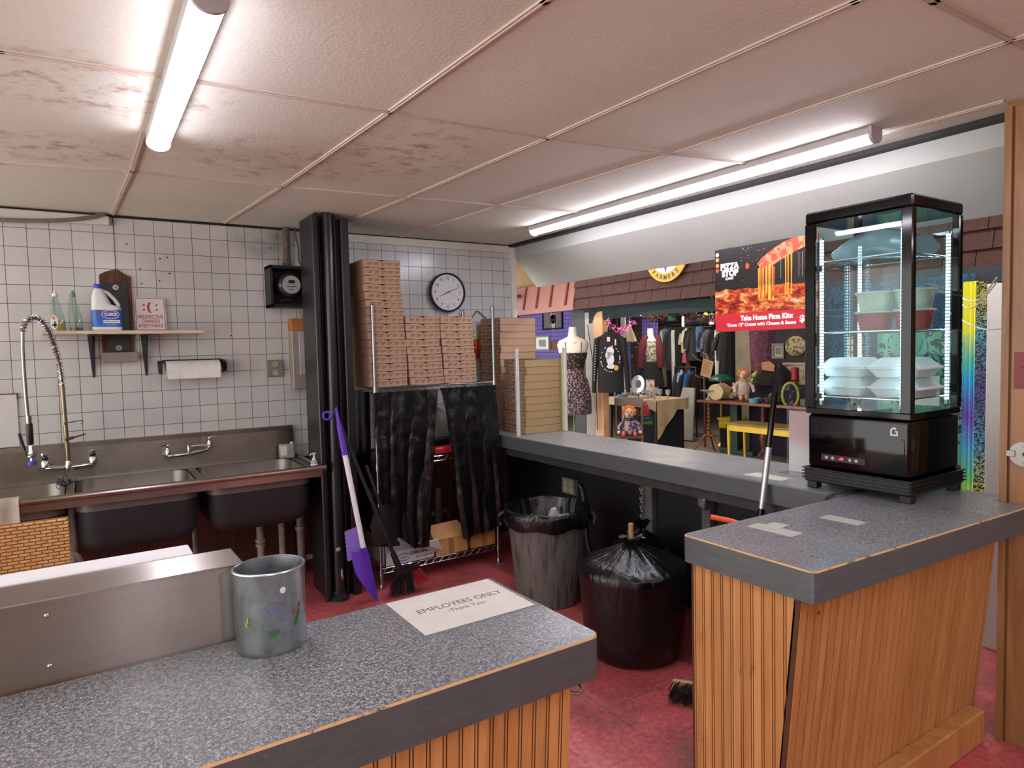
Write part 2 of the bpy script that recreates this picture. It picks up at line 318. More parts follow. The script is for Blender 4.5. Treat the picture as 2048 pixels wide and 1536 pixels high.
    def done(s, name, mats, parent=None, origin=None, label=None, cat=None, group=None, kind=None):
        bmesh.ops.recalc_face_normals(s.bm, faces=s.bm.faces)
        me = bpy.data.meshes.new(name); s.bm.to_mesh(me); s.bm.free()
        if not isinstance(mats, (list, tuple)): mats = [mats]
        for m in mats: me.materials.append(m)
        if parent is not None: org = WO[parent.name]
        elif origin is not None: org = Vector(origin)
        else:
            xs = [q.co for q in me.vertices]; org = Vector(((min(p.x for p in xs)+max(p.x for p in xs))/2, (min(p.y for p in xs)+max(p.y for p in xs))/2, min(p.z for p in xs)))
        me.transform(Matrix.Translation(-org)); me.set_sharp_from_angle(angle=math.radians(s.hard))
        o = bpy.data.objects.new(name, me); COL.objects.link(o); WO[o.name] = org.copy()
        if parent is not None: o.parent = parent
        else: o.location = org
        tag(o, label, cat, group, kind); return o
def tag(o, label=None, cat=None, group=None, kind=None):
    if label: o['label'] = label
    if cat: o['category'] = cat
    if group: o['group'] = group
    if kind: o['kind'] = kind
    return o
def thing(name, label, cat, loc, group=None):
    o = bpy.data.objects.new(name, None); COL.objects.link(o); o.location = loc; o.empty_display_size = .05; WO[o.name] = Vector(loc); return tag(o, label, cat, group)
def struct(b, name, mats, **kw): return b.done(name, mats, origin=(0, 0, 0), kind='structure', **kw)
def kids(o): return [c for c in COL.objects if c.parent == o]
def dup(root, loc, label, rotz=0):
    r = root.copy(); COL.objects.link(r); r.location = loc; r.rotation_euler = (0, 0, rotz); r['label'] = label; WO[r.name] = Vector(loc)
    for ch in kids(root):
        c = ch.copy(); COL.objects.link(c); c.parent = r
        for g in kids(ch):
            d = g.copy(); COL.objects.link(d); d.parent = c
    return r
def frame(c, right, upv):
    """matrix whose x runs along right, y along up, z towards the viewer"""
    r = Vector(right).normalized(); u = Vector(upv); u = (u-r*u.dot(r)).normalized(); n = r.cross(u); c = Vector(c)
    return Matrix(((r.x, u.x, n.x, c.x), (r.y, u.y, n.y, c.y), (r.z, u.z, n.z, c.z), (0, 0, 0, 1)))
def text(b, s, size, mtx, m=0, bold=0, ext=.0004, align='CENTER', width=None, mirror=False):
    cu = bpy.data.curves.new('t', 'FONT'); cu.body = s; cu.size = size; cu.align_x = align; cu.align_y = 'CENTER'; cu.extrude = ext; cu.offset = bold; cu.resolution_u = 3
    ob = bpy.data.objects.new('t', cu); COL.objects.link(ob); bpy.context.view_layer.update()
    me = bpy.data.meshes.new_from_object(ob.evaluated_get(bpy.context.evaluated_depsgraph_get()))
    if me.vertices:
        w0 = max(v.co.x for v in me.vertices)-min(v.co.x for v in me.vertices); k = (width/w0) if width else 1
        t = bmesh.new(); t.from_mesh(me)
        old = b.x; b.x = old @ mtx @ Matrix.Diagonal(((-k if mirror else k), 1, 1, 1)); b.merge(t, m); b.x = old; t.free()
    bpy.data.objects.remove(ob); bpy.data.curves.remove(cu); bpy.data.meshes.remove(me); return b
ORD = ['topmost', 'second from the top', 'third from the top', 'fourth from the top', 'fifth from the top', 'sixth from the top', 'seventh from the top', 'eighth from the top', 'ninth from the top', 'tenth from the top', 'eleventh from the top', 'twelfth from the top', 'thirteenth from the top', 'fourteenth from the top', 'fifteenth from the top', 'bottom one']
def rrect(cx, cy, z, hx_, hy, r, n=5):
    o = []
    for k, (sx, sy) in enumerate(((1, 1), (-1, 1), (-1, -1), (1, -1))):
        for i in range(n+1):
            a = PI/2*k+PI/2*i/n; o.append(Vector((cx+sx*(hx_-r)+r*math.cos(a), cy+sy*(hy-r)+r*math.sin(a), z)))
    return o

# ---------------------------------------------------------------- the setting
b = B(); b.box((-3, -3, -.06), (3.78, 4.75, 0)); struct(b, 'floor', RED)
b = B(); b.box((3.78, -3, -.06), (12, 13, -.002)); b.box((3.16, 4.75, -.06), (3.78, 13, -.002)); struct(b, 'floor', CONC)
b = B(); b.box((-3, -3, 2.44), (3.14, 4.75, 2.5)); struct(b, 'ceiling', CEIL)
b = B(); b.box((-3, 4.75, .84), (3.12, 4.87, 2.44)); struct(b, 'wall_back', TILE)
b = B(); b.box((-3, 4.73, 0), (1.2, 4.87, .84)); b.box((1.2, 4.75, 0), (3.12, 4.87, .84)); struct(b, 'wall_back', DARKWOOD)
# painted strip over the clock wall and at its outer end
b = B(); b.box((1.46, 4.725, 2.375), (3.135, 4.75, 2.43)); struct(b, 'trim_1', WPAINT)
b = B(); b.box((3.085, 4.725, .94), (3.135, 4.87, 2.375)); struct(b, 'trim_2', WPAINT)
b = B(); b.box((-.6, 4.70, 2.372), (.185, 4.75, 2.425), .006); struct(b, 'trim_3', WPAINT)
b = B(); b.box((-3, 4.735, 2.425), (3.12, 4.75, 2.44)); b.box((3.06, .99, 2.42), (3.12, 4.72, 2.44)); struct(b, 'gap_shade_trim', BLKM)  # shade of the gap at the header put in as a black strip
b = B(); b.box((-3, -3.12, 0), (12, -3, 2.44)); struct(b, 'added_wall_front', M('tan_unseen_wall', '#a89c8c', .8))  # unseen wall added to block world light and darken reflections
# ceiling grid
b = B()
def strip(pts, wd=.024):
    for (x0, y0), (x1, y1) in zip(pts, pts[1:]):
        d = Vector((x1-x0, y1-y0, 0)).normalized(); n = Vector((-d.y, d.x, 0))*wd/2
        for k, z0, z1 in ((1, 2.434, 2.44), (.3, 2.431, 2.434)):
            q = [Vector((x0, y0, z0))-d*.01+n*k, Vector((x1, y1, z0))+d*.01+n*k, Vector((x1, y1, z0))+d*.01-n*k, Vector((x0, y0, z0))-d*.01-n*k]
            b.prism(q, (0, 0, z1-z0))
for L in ([(-1.3, 2.48), (-.148, 2.369), (.983, 2.285), (1.667, 2.255), (2.76, 2.1)], [(-1.2, 3.79), (-.25, 3.69), (.254, 3.59), (.92, 3.56), (1.53, 3.50), (2.175, 3.44), (2.76, 3.37)],
          [(-1.3, .93), (1.1, .88), (1.89, .868), (2.93, .85)], [(-1.3, -.4), (2.93, -.5)], [(.33, -.5), (.3, 1.7)], [(.25, 2.96), (.245, 3.58), (.205, 4.7)], [(1.07, -.5), (1.019, 1.377), (.983, 2.285), (.92, 3.562), (.835, 4.7)],
          [(1.76, -.5), (1.707, .974), (1.667, 2.255), (1.6, 3.45), (1.5, 4.7)], [(2.38, -.5), (2.335, .866), (2.306, 2.15), (2.175, 3.44), (2.08, 4.7)], [(2.9, 1.1), (2.85, 3.0), (2.78, 4.7)]): strip(L)
struct(b, 'trim_5', M('aged_ceiling_grid', '#b7aa9d', .6, var=.1, vs=3))
# the sloping header above the service opening
b = B(); pf = [(3.12, 2.43), (3.125, 2.33), (3.35, 2.095), (3.39, 2.1), (3.2, 2.43)]
b.prism([(x, 4.73, z) for x, z in pf], (0, -5.7, 0)); struct(b, 'wall_right', M('cream_painted_board', '#9d9d96', .6, var=.03, vs=2))
# panelled return wall at the right edge
b = B(); b.box((2.945, -2.6, 0), (3.06, 1.095, 2.44)); b.box((2.93, 1.075, .0), (3.06, 1.10, 2.42))
y = 1.073
while y > -2.5:
    yy = max(y-.098, -2.5); b.box((2.931, yy, 0), (2.95, y-.006, 2.42), .002); y -= .104
struct(b, 'wall_right', PANEL)
b = B(); b.box((3.76, 1.30, 0), (3.80, 1.475, 1.83), .004); b.done('partition_panel', WPAINT, label='narrow white partition panel standing just past the brown panelled wall', cat='partition')
# market hall beyond the opening
HALLD = M('hall_dark_paint', '#3d3835', .8)
b = B(); b.box((3.3, -3, 3.1), (12, 13, 3.2)); struct(b, 'ceiling', HALLD)
b = B(); b.box((11.3, -3, 0), (11.4, 13, 3.1)); struct(b, 'wall_far', M('hall_dark_wall', '#2c2629', .9))
b = B(); b.box((3.16, 12.9, 0), (11.3, 13, 3.1)); struct(b, 'wall_left', HALLD)

# ---------------------------------------------------------------- ceiling lamps
def lamp(x0, x1, y0, y1, z0, label, n='ceiling_light', mat=TUBEM, top=2.44):
    t = thing(n, label, 'ceiling light', ((x0+x1)/2, (y0+y1)/2, z0)); xm = (x0+x1)/2; h = (x1-x0)/2
    b = B(); b.box((x0, y0+.012, z0+.028), (x1, y1-.012, top), .004); b.done('housing', FIXT, t)
    b = B(); pr = [(xm+h*.93*math.cos(a), z0+.03-.03*math.sin(a)) for a in [PI*i/10 for i in range(11)]]
    b.prism([(x, y0+.013, z) for x, z in pr], (0, y1-y0-.026, 0)); b.done('diffuser', mat, t)
    for yy in (y0, y1-.013):
        b = B(); pr2 = [(xm+h*1.04*math.cos(a), z0+.028-.033*math.sin(a)) for a in [PI*i/10 for i in range(11)]]+[(x0-.001, top), (x1+.001, top)]
        b.prism([(x, yy, z) for x, z in pr2], (0, .013, 0)); b.done('end_cap', FIXT, t)
    return t
lamp(.252, .335, 1.70, 2.95, 2.372, 'lit white tube light on the ceiling above the steel sink')
lamp(2.735, 2.815, 1.49, 3.95, 2.378, 'long lit tube light running along the cream sloping header')
lamp(.16, .24, -.75, .5, 2.372, 'lit tube light on the ceiling behind the front counter')
lamp(1.95, 2.03, -1.6, .35, 2.372, 'added unseen tube light on the ceiling over the customer side')  # unseen lamp added to brighten the floor and pine front

lamp(.9, .98, -2.7, -1.45, 2.372, 'added unseen tube light on the ceiling far behind the front counter')  # another unseen lamp, added behind the camera for more light

# ---------------------------------------------------------------- counters
def arcc(cx, cy, r, a0, a1, n=5): return [(cx+r*math.cos(a0+(a1-a0)*i/n), cy+r*math.sin(a0+(a1-a0)*i/n)) for i in range(n+1)]
def panel_planks(b, x0, x1, y_top, y_bot, z0, z1, pitch, th=.012, flip=1):
    """vertical beaded boards on a leaning face, seen from -y"""
    x = x0; yb = lambda z: y_bot+(y_top-y_bot)*(z-z0)/(z1-z0)
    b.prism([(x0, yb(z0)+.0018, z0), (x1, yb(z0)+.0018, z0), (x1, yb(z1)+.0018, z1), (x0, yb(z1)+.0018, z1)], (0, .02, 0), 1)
    while x < x1-.004:
        xe = min(x+pitch, x1)
        for a, c, dy in ((x+.003, x+pitch*.78, 0), (x+pitch*.78+.0034, xe-.0003, .001)):
            c = min(c, x1)
            if c-a > .001: b.prism([(a, yb(z0)+dy, z0), (c, yb(z0)+dy, z0), (c, yb(z1)+dy, z1), (a, yb(z1)+dy, z1)], (0, th-dy, 0))
        x += pitch
GROOVE = M('groove_shade', '#4a2810', .7)  # groove shade put into the colour of the shallow backing
t = thing('counter', 'near grey speckled counter with pine front at the lower left, paper notice on it', 'counter', (-1, 1.3, 0))
b = B(); b.slab([(-3, 1.548), (-3, 1.09)]+[(.9, 1.09), (.915, 1.095), (.928, 1.112)]+[(.915, 1.53), (.909, 1.543), (.895, 1.548)], .848, .94, .004); b.done('countertop', [LAM, EDGE, ARR], t)
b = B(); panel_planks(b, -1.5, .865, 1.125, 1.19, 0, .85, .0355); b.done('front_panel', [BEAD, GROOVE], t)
b = B(); b.box((.845, 1.20, 0), (.865, 1.5, .848)); b.done('end_panel', BEAD, t)
b = B(); b.tube([(.87+.018*math.cos(a)+.014, 1.138+.018*math.sin(a), .812+.004*math.sin(a)) for a in [2*PI*i/20 for i in range(21)]], .0035, 8); b.cyl((.858, 1.138, .812), (.872, 1.138, .812), .004); b.done('ring', DULL, t, label='dull metal ring')
t = thing('counter', 'right-hand grey counter on a leaning pine front, glass display case on top', 'counter', (2.3, 1.3, 0))
b = B(); b.slab(arcc(1.67, 1.499, .025, PI, PI/2)[:]+[(2.556, 1.505), (3.05, 1.50), (3.05, 1.108), (2.928, 1.108), (2.928, .993)]+[(1.66, 1.045), (1.648, 1.05), (1.643, 1.06)], .85, .94, .004); b.done('countertop', [LAM, EDGE, ARR], t)
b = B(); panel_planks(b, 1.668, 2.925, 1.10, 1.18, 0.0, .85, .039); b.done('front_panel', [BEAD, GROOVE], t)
b = B(); pf = [(1.118, .85), (1.202, .0), (1.504, 0), (1.504, .85)]
b.prism([(1.6698, y, z) for y, z in pf], (.02, 0, 0), 1)
def side_board(a, c):
    ln = lambda y: max(0, (1.198-y)/.0965)
    q = [(c, ln(c)), (c, .85), (a, .85), (a, ln(a))]
    if a < 1.198 < c: q = [(1.198, 0), (c, 0), (c, .85), (a, .85), (a, ln(a))]
    b.prism([(1.668, y, z) for y, z in q], (.016, 0, 0))
yy = 1.118
while yy < 1.47:
    side_board(yy+.003, yy+.0295); side_board(yy+.0328, yy+.0372); yy += .0375
b.done('side_panel', [BEAD, GROOVE], t)
b = B(); b.box((1.64, 1.112, 0), (2.87, 1.172, .125), .006); b.done('base_board', BEAD, t)
b = B(); b.tube([(1.735, 1.118, .795), (1.735, 1.10, .79), (1.745, 1.095, .783), (1.752, 1.10, .79)], .002, 6, smooth=1); b.done('hook', DULL, t)
t = thing('counter', 'long grey service counter under the hall opening, between pizza boxes and display case', 'counter', (2.8, 3, 0))
b = B(); b.slab([(2.556, 1.508), (3.05, 1.508), (3.05, 4.70), (2.556, 4.70)], .848, .939, .005); b.done('countertop', [LAM, EDGE, EDGE], t)
b = B(); b.box((2.59, 1.51, .79), (2.61, 4.7, .848)); b.done('apron', M('scuffed_dark_board', '#2a2a2c', .6, var=.5, vs=16), t)
b = B(); b.box((2.975, 1.5, 0), (3.05, 4.7, .848)); b.done('back_panel', BLKM, t)
for y0, y1 in ((2.955, 3.055), (2.50, 2.56)):
    b = B(); b.box((2.93, y0, 0), (2.975, y1, .848), .003); b.done('support_post', GRYW, t)
# tape patches
TAPE = M('pale_masking_tape', '#a9aba0', .6, var=.05)
def patch(c, u, v_, hu, hv, z, label):
    c = Vector((c[0], c[1], z)); u = Vector(u+(0,)).normalized(); v_ = Vector(v_+(0,)).normalized()
    b = B(); b.prism([c-u*hu-v_*hv, c+u*hu-v_*hv, c+u*hu+v_*hv, c-u*hu+v_*hv], (0, 0, .0006)); b.done('tape_patch', TAPE, label=label, cat='tape')
patch((1.925, 1.37), (.02, -1), (1, .02), .085, .035, .9401, 'pale tape patch on the right counter, left strip of the crossed pair')
patch((1.965, 1.395), (1, .1), (.1, -1), .045, .03, .9408, 'pale tape patch on the right counter, short strip laid across another')
patch((2.215, 1.30), (.02, -1), (1, .02), .07, .033, .9401, 'single pale tape patch on the right counter in front of the display case')
patch((2.68, 1.94), (0, -1), (1, 0), .1, .045, .9392, 'pale tape patch on the long counter by the leaning black pole')

# ---------------------------------------------------------------- notice, bucket, steel splash guard
t = thing('paper_notice', 'white EMPLOYEES ONLY paper taped flat on the near counter corner', 'notice', (.755, 1.425, .9401))
b = B(); b.box((.595, 1.302, .94005), (.915, 1.548, .9403)); b.done('tape_film', ACR, t)
b = B(); b.box((.608, 1.314, .9404), (.904, 1.541, .941)); b.done('sheet', M('scuffed_paper', '#cfccc4', .5, var=.06, vs=14), t)
b = B(); text(b, 'EMPLOYEES ONLY', .034, frame((.765, 1.44, .9411), (1, 0, 0), (0, 1, 0)), ext=.0001, width=.235); text(b, '-Thank You-', .027, frame((.765, 1.405, .9411), (1, 0, 0), (0, 1, 0)), ext=.0001, width=.105); b.done('lettering', M('grey_ink', '#5c5650', .7), t)
t = thing('bucket', 'galvanised tin pail painted with small flowers on the near counter', 'bucket', (.318, 1.473, .9402))
b = B(); b.lathe([(.070, .9405), (.0715, .944), (.0725, .95), (.073, 1.108), (.0745, 1.112), (.0745, 1.116), (.072, 1.117), (.071, 1.11), (.0705, .95), (.0, .948)], (.318, 1.473, 0), 48, cap=False, sx=1, sy=.93); b.lathe([(.0, .9405), (.07, .9405)], (.318, 1.473, 0), 48, cap=False, sy=.93); b.done('shell', GALV, t)
b = B(); b.tube([(.318+.0735*math.cos(a), 1.473+.0735*.93*math.sin(a), 1.1145) for a in [2*PI*i/48 for i in range(49)]], .0022, 6); b.done('rim', M('bright_tin', '#c9d0d2', .25, .9), t)
def petal(b, az, z, l, wd, ang, m=0):
    """leaf shaped dab of paint on the pail"""
    q = []
    for i in range(10):
        a = 2*PI*i/10; u = l*math.cos(a); v_ = wd*math.sin(a); uu = u*math.cos(ang)-v_*math.sin(ang); zz = u*math.sin(ang)+v_*math.cos(ang); th = az+uu/.073
        q.append((.318+.0737*math.cos(th), 1.473+.0737*.93*math.sin(th), z+zz))
    b.poly(q, m)
b = B(); rnd = random.Random(3); A0 = -1.70
for i in range(15): petal(b, A0+rnd.uniform(-.22, .30), 1.03+rnd.uniform(-.02, .02), .0035, .0018, rnd.uniform(0, 3), 0)
for i in range(6): petal(b, A0-.02+(i-2.5)*.045, .989, .010, .0014, 1.57-(i-2.5)*.22, 1)
petal(b, A0+.62, 1.022, .006, .0035, 1.9, 2); petal(b, A0+.84, 1.034, .0065, .0033, 1.2, 2)
for i in range(6): petal(b, A0+.66+.03*i, .998+.005*i, .0045, .0018, 1.2+i*.5, 1)
petal(b, A0-.75, 1.02, .006, .002, 1.5, 3); petal(b, A0-.8, 1.012, .006, .002, 2.1, 3); petal(b, A0-.71, 1.01, .006, .002, .9, 1)
for i in range(14): petal(b, A0+.02+.38*math.cos(.35+2.45*i/13), 1.028+.027*math.sin(.35+2.45*i/13), .0022, .0006, .8+i*.12, 4)
petal(b, A0+.28, 1.078, .0065, .007, 0, 5)
b.done('painted_flowers', [M('violet_paint', '#6a57b0', .5), M('leaf_green_paint', '#2f6b3c', .5), M('brick_red_paint', '#a8402f', .5), M('lime_paint', '#a7ae3a', .5), GREYM, M('white_dab', '#dcdcd4', .5)], t)
t = thing('splash_guard', 'long brushed stainless steel guard standing behind the near counter', 'steel equipment', (-.6, 1.62, 0))
b = B(); b.prism([(-3, 1.553, 0), (-3, 1.553, 1.105), (-3, 1.715, 1.10), (-3, 1.715, 0)], (3.282, 0, 0)); b.done('body', STEELX, t)
b = B(); b.tube([(-3, 1.5535, 1.1045), (.282, 1.5535, 1.1045)], .0025, 6); b.done('front_lip', CHR, t)
b = B()
for x in (-.08, .263, -.75, -1.4):
    b.ball((x, 1.552, 1.075), (.005, .003, .005), 10); b.ball((x, 1.552, .975), (.005, .003, .005), 10)
b.done('rivets', CHR, t)
b = B(); b.box((-3, 1.718, 1.06), (.20, 1.80, 1.105), .003); b.done('cutting_board', WHT, label='white cutting board strip lying behind the steel guard', cat='cutting board')

# ---------------------------------------------------------------- sink
t = thing('sink', 'long stainless steel two-bowl sink against the tiled wall', 'sink', (.3, 4.4, 0))
x0, x1 = -1.9, 1.235
b = B(); BW_ = [(-.065, .53), (.575, 1.165), (-.70, -.105)]
xs = [x0]+sum([[a, c] for a, c in sorted(BW_)], [])+[x1-.024]
for i in range(0, len(xs), 2): b.box((xs[i], 4.06, .848), (xs[i+1], 4.70, .855))
for a, c in BW_:
    b.box((a, 4.06, .848), (c, 4.10, .855)); b.box((a, 4.67, .848), (c, 4.70, .855))
b.done('deck', SINK, t)
b = B(); b.tube([(x0, 4.045, .866), (x1, 4.045, .866)], .017, 12); b.tube([(x1-.017, 4.045, .866), (x1-.017, 4.70, .866)], .013, 10)
b.box((x0, 4.052, .81), (x1-.02, 4.06, .865)); b.box((x1-.024, 4.06, .82), (x1-.018, 4.70, .862)); b.done('rolled_rim', mk_steel('worn_rim_steel', '#b3aaa2', 0, .25, .7, .5), t)
b = B(); b.prism([(x0, 4.70, .855), (x0, 4.70, 1.045), (x0, 4.722, 1.07), (x0, 4.749, 1.072), (x0, 4.749, .855)], (1.215-x0, 0, 0)); b.done('backsplash', SINK, t)
for a, c in BW_:
    b = B(); cx, cy, hx2, hy2 = (a+c)/2, 4.385, (c-a)/2-.002, .285
    outer = [rrect(cx, cy, z, hx2-k, hy2-k, r) for z, k, r in ((.85, 0, .09), (.60, .008, .09), (.555, .03, .08), (.525, .08, .06))]
    inner = [rrect(cx, cy, z, hx2-k, hy2-k, r) for z, k, r in ((.535, .08, .06), (.56, .035, .08), (.6, .012, .09), (.85, .004, .09))]
    b.loft(outer, cap=False); b.poly(outer[-1][::-1]); b.loft(inner, m=1, cap=False); b.poly(inner[0], 1); b.done('bowl', [M('undercoated_bowl', '#202124', .6, .1, var=.2, vs=5), SINK], t)
    b = B(); b.loft([rrect(cx, cy, .836, hx2+.004, hy2+.004, .09), rrect(cx, cy, .765, hx2+.003, hy2+.003, .09)], cap=False); b.done('bowl_collar', M('grey_collar', '#66605f', .5, .4, var=.15), t)
b = B()
for x, z, r in ((.915, .24, .022), (1.05, .10, .02)): b.cyl((x, 4.45, z), (x, 4.45, .545), r)
for z in (.36, .33): b.cyl((.915, 4.45, z), (.915, 4.45, z+.02), .031)
b.tube([(.915, 4.45, .25), (.9, 4.42, .215), (.80, 4.38, .20)], .026, 12, smooth=2); b.cyl((.915, 4.45, .205), (1.24, 4.45, .20), .019); b.done('drain_pipe', M('flaking_white_pipe', '#8a8178', .6, var=.35, vs=22), t)
b = B(); b.cyl((1.165, 4.42, .1), (1.165, 4.42, .5), .026); b.cyl((1.165, 4.42, .4), (1.165, 4.42, .43), .034); b.done('drain_pipe', GREYM, t)
b = B(); b.cyl((-.085, 4.2, 0), (-.085, 4.2, .85), .02); b.done('leg', GREYM, t); b = B(); b.cyl((.552, 4.6, 0), (.552, 4.6, .85), .018); b.done('leg', GREYM, t)
b = B(); b.tube([(-.12, 4.2, .545), (-.085, 4.18, .548), (-.055, 4.18, .51), (-.035, 4.2, .40), (-.03, 4.2, .1)], .013, 10, smooth=2); b.cyl((-.17, 4.2, .53), (-.10, 4.2, .545), .01, .012, m=1); b.done('water_hose', [GREYM, M('brass', '#a98743', .35, .9)], label='grey water hose with a brass end hanging below the steel sink', cat='hose')

# pre-rinse faucet
t = thing('spray_faucet', 'tall spring-neck spray faucet at the left end of the sink', 'faucet', (-.09, 4.6, .93))
b = B(); b.tube([(-.2, 4.69, .965), (-.2, 4.60, .955), (-.19, 4.585, .95), (-.09, 4.58, .945), (.02, 4.585, .95), (.03, 4.60, .955), (.03, 4.69, .965)], .016, 12, smooth=2)
for x in (-.2, .03): b.lathe([(.012, .95), (.02, .96), (.02, .99), (.013, 1.0)], (x, 4.59, 0), 16); b.lathe([(.026, 0), (.026, .01)], (x, 4.69, .96), 16)
b.lathe([(.018, .93), (.02, .96), (.014, .985)], (-.09, 4.58, 0), 16); b.done('body', CHR, t)
for x in (-.2, .03):
    b = B(); b.lathe([(.014, 1.0), (.016, 1.003), (.016, 1.012), (.012, 1.014)], (x, 4.59, 0), 14, m=1); b.lathe([(.008, 1.013), (.012, 1.022), (.012, 1.032), (.004, 1.036)], (x, 4.59, 0), 12)
    b.tube([(x, 4.59, 1.03), (x+(.035 if x > 0 else -.012), 4.56, 1.036)], .005, 8); b.done('tap_handle', [CHR, BLKP], t)
b = B(); b.cyl((-.09, 4.58, .97), (-.098, 4.58, 1.42), .0115); b.cyl((-.098, 4.58, 1.10), (-.098, 4.58, 1.115), .016); b.cyl((-.098, 4.58, 1.195), (-.098, 4.58, 1.21), .014); b.done('riser', M('tarnished_brass', '#8a7f66', .35, .9, var=.15), t)
b = B(); b.tube([(-.098, 4.58, 1.203), (-.05, 4.6, 1.207), (-.015, 4.6, 1.212), (-.005, 4.6, 1.203), (-.02, 4.6, 1.19)], .003, 6, smooth=1); b.cyl((-.098, 4.58, 1.108), (-.06, 4.62, 1.113), .009); b.cyl((-.06, 4.62, 1.113), (-.002, 4.70, 1.12), .005); b.done('wall_bracket', DULL, t)
path = [Vector(p) for p in ((-.098, 4.58, 1.42), (-.105, 4.56, 1.55), (-.125, 4.51, 1.66), (-.15, 4.45, 1.755), (-.19, 4.39, 1.80), (-.23, 4.35, 1.785), (-.252, 4.335, 1.72))]
for _ in range(3):
    q = [path[0]]
    for a, c in zip(path, path[1:]): q += [a*.75+c*.25, a*.25+c*.75]
    path = q+[path[-1]]
b = B(); L_ = [0]
for a, c in zip(path, path[1:]): L_.append(L_[-1]+(c-a).length)
pts = []; N = 30*12; u = None
for i in range(N+1):
    s_ = L_[-1]*i/N; k = max(j for j in range(len(L_)) if L_[j] <= s_+1e-9); k = min(k, len(path)-2); f = (s_-L_[k])/(L_[k+1]-L_[k]); p = path[k].lerp(path[k+1], f); d = (path[k+1]-path[k]).normalized()
    u = d.orthogonal().normalized() if u is None else (u-d*u.dot(d)).normalized(); a = 2*PI*i/12; pts.append(p+(u*math.cos(a)+d.cross(u)*math.sin(a))*.0165)
b.tube(pts, .0024, 5); b.done('spring', CHR, t)
b = B(); b.tube(path, .009, 10); b.tube([path[-1], (-.257, 4.33, 1.60), (-.254, 4.33, 1.30), (-.248, 4.33, 1.24)], .0095, 10, smooth=1); b.cyl((-.249, 4.33, 1.235), (-.2485, 4.33, 1.275), .013); b.done('hose', mk_steel('hose_steel', '#a8a29a', 2, .25, .2), t)
b = B(); b.lathe([(.014, 1.235), (.016, 1.22), (.016, 1.13), (.013, 1.12)], (-.248, 4.33, 0), 16); b.tube([(-.29, 4.28, 1.19), (-.283, 4.285, 1.15), (-.27, 4.29, 1.10)], [.006, .008, .005], 8); b.done('grip', BLKP, t)
b = B(); b.lathe([(.009, 1.12), (.012, 1.11), (.012, 1.085), (.02, 1.065), (.018, 1.055), (.01, 1.05)], (-.246, 4.33, 0), 14); b.tube([(-.27, 4.29, 1.10), (-.265, 4.30, 1.07), (-.246, 4.32, 1.068)], .005, 8); b.tube([(-.246, 4.33, 1.075), (-.246, 4.325, 1.03)], .008, 8); b.done('spray_valve', CHR, t)
b = B(); b.lathe([(.012, 1.035), (.019, 1.03), (.021, 1.02), (.019, 1.012), (.008, 1.01)], (-.246, 4.325, 0), 18); b.done('nozzle', M('blue_rubber', '#2b4fa8', .5), t)
# small wall faucet
t = thing('wall_faucet', 'low chrome two-handle faucet on the sink backsplash right of the spray faucet', 'faucet', (.55, 4.65, .95))
b = B(); b.tube([(.425, 4.698, .965), (.425, 4.63, .955), (.44, 4.615, .948), (.55, 4.61, .955), (.65, 4.615, .968), (.665, 4.63, .978), (.665, 4.698, .985)], .0115, 12, smooth=2)
for x, z in ((.425, .955), (.665, .98)): b.lathe([(.014, z), (.015, z+.03), (.009, z+.04), (.009, z+.055), (.012, z+.06), (.01, z+.066)], (x, 4.622, 0), 14); b.lathe([(.024, 0), (.024, .008)], (x, 4.69, z), 14)
b.lathe([(.012, .955), (.013, .985), (.010, 1.005)], (.545, 4.61, 0), 12); b.done('body', CHR, t)
b = B(); b.tube([(.545, 4.61, 1.0), (.60, 4.60, 1.003), (.655, 4.585, 1.0)], .0075, 10); b.cyl((.545, 4.61, .995), (.545, 4.61, 1.01), .012); b.done('spout', CHR, t)
for p, q in (((.425, 4.622, 1.02), (.385, 4.60, 1.018)), ((.665, 4.622, 1.045), (.71, 4.60, 1.05))):
    b = B(); b.tube([p, q], [.006, .004], 8); b.done('tap_handle', CHR, t)
b = B(); rnd = random.Random(5)
for i in range(70):
    c = Vector((-.11+rnd.gauss(0, .022), 4.42+rnd.gauss(0, .016), .885+rnd.uniform(-.018, .022))); r = rnd.uniform(.008, .018); ax = Vector((rnd.gauss(0, 1), rnd.gauss(0, 1), rnd.gauss(0, 1))).normalized(); u = ax.orthogonal().normalized(); w_ = ax.cross(u)
    b.tube([c+(u*math.cos(k)+w_*math.sin(k))*r for k in [j*.7 for j in range(10)]], .0013, 3)
b.xf(Matrix.Identity(4)); b.done('steel_scrubber', M('steel_wool', '#77777a', .35, 1), label='curly steel wool scrubber on the sink deck below the spray faucet', cat='scrubber')
# bottles at the sink's right end
t = thing('sanitizer_bottle', 'square clear pump bottle with white label against the backsplash, right end of sink', 'bottle', (1.148, 4.63, .8555))
b = B(); b.box((1.10, 4.60, .8555), (1.20, 4.66, .955), .014, seg=3); b.done('bottle', M('frosted_plastic', '#9fa39c', .35), t); b = B(); b.box((1.105, 4.598, .88), (1.145, 4.6, .945)); b.done('bottle_label', PAPER, t); b = B(); b.cyl((1.185, 4.63, .953), (1.185, 4.63, .965), .01); b.done('cap', WHT, t)
t = thing('pump_bottle', 'small white hand pump bottle on the sink corner beside the black column', 'bottle', (1.19, 4.13, .8555))
b = B(); b.lathe([(.02, .8555), (.022, .86), (.022, .895), (.012, .905)], (1.19, 4.13, 0), 18); b.done('bottle', M('milky_plastic', '#a9adaa', .3), t); b = B(); b.lathe([(.0223, .855), (.0223, .88)], (1.19, 4.13, 0), 18, cap=False); b.done('bottle_label', PAPER, t)
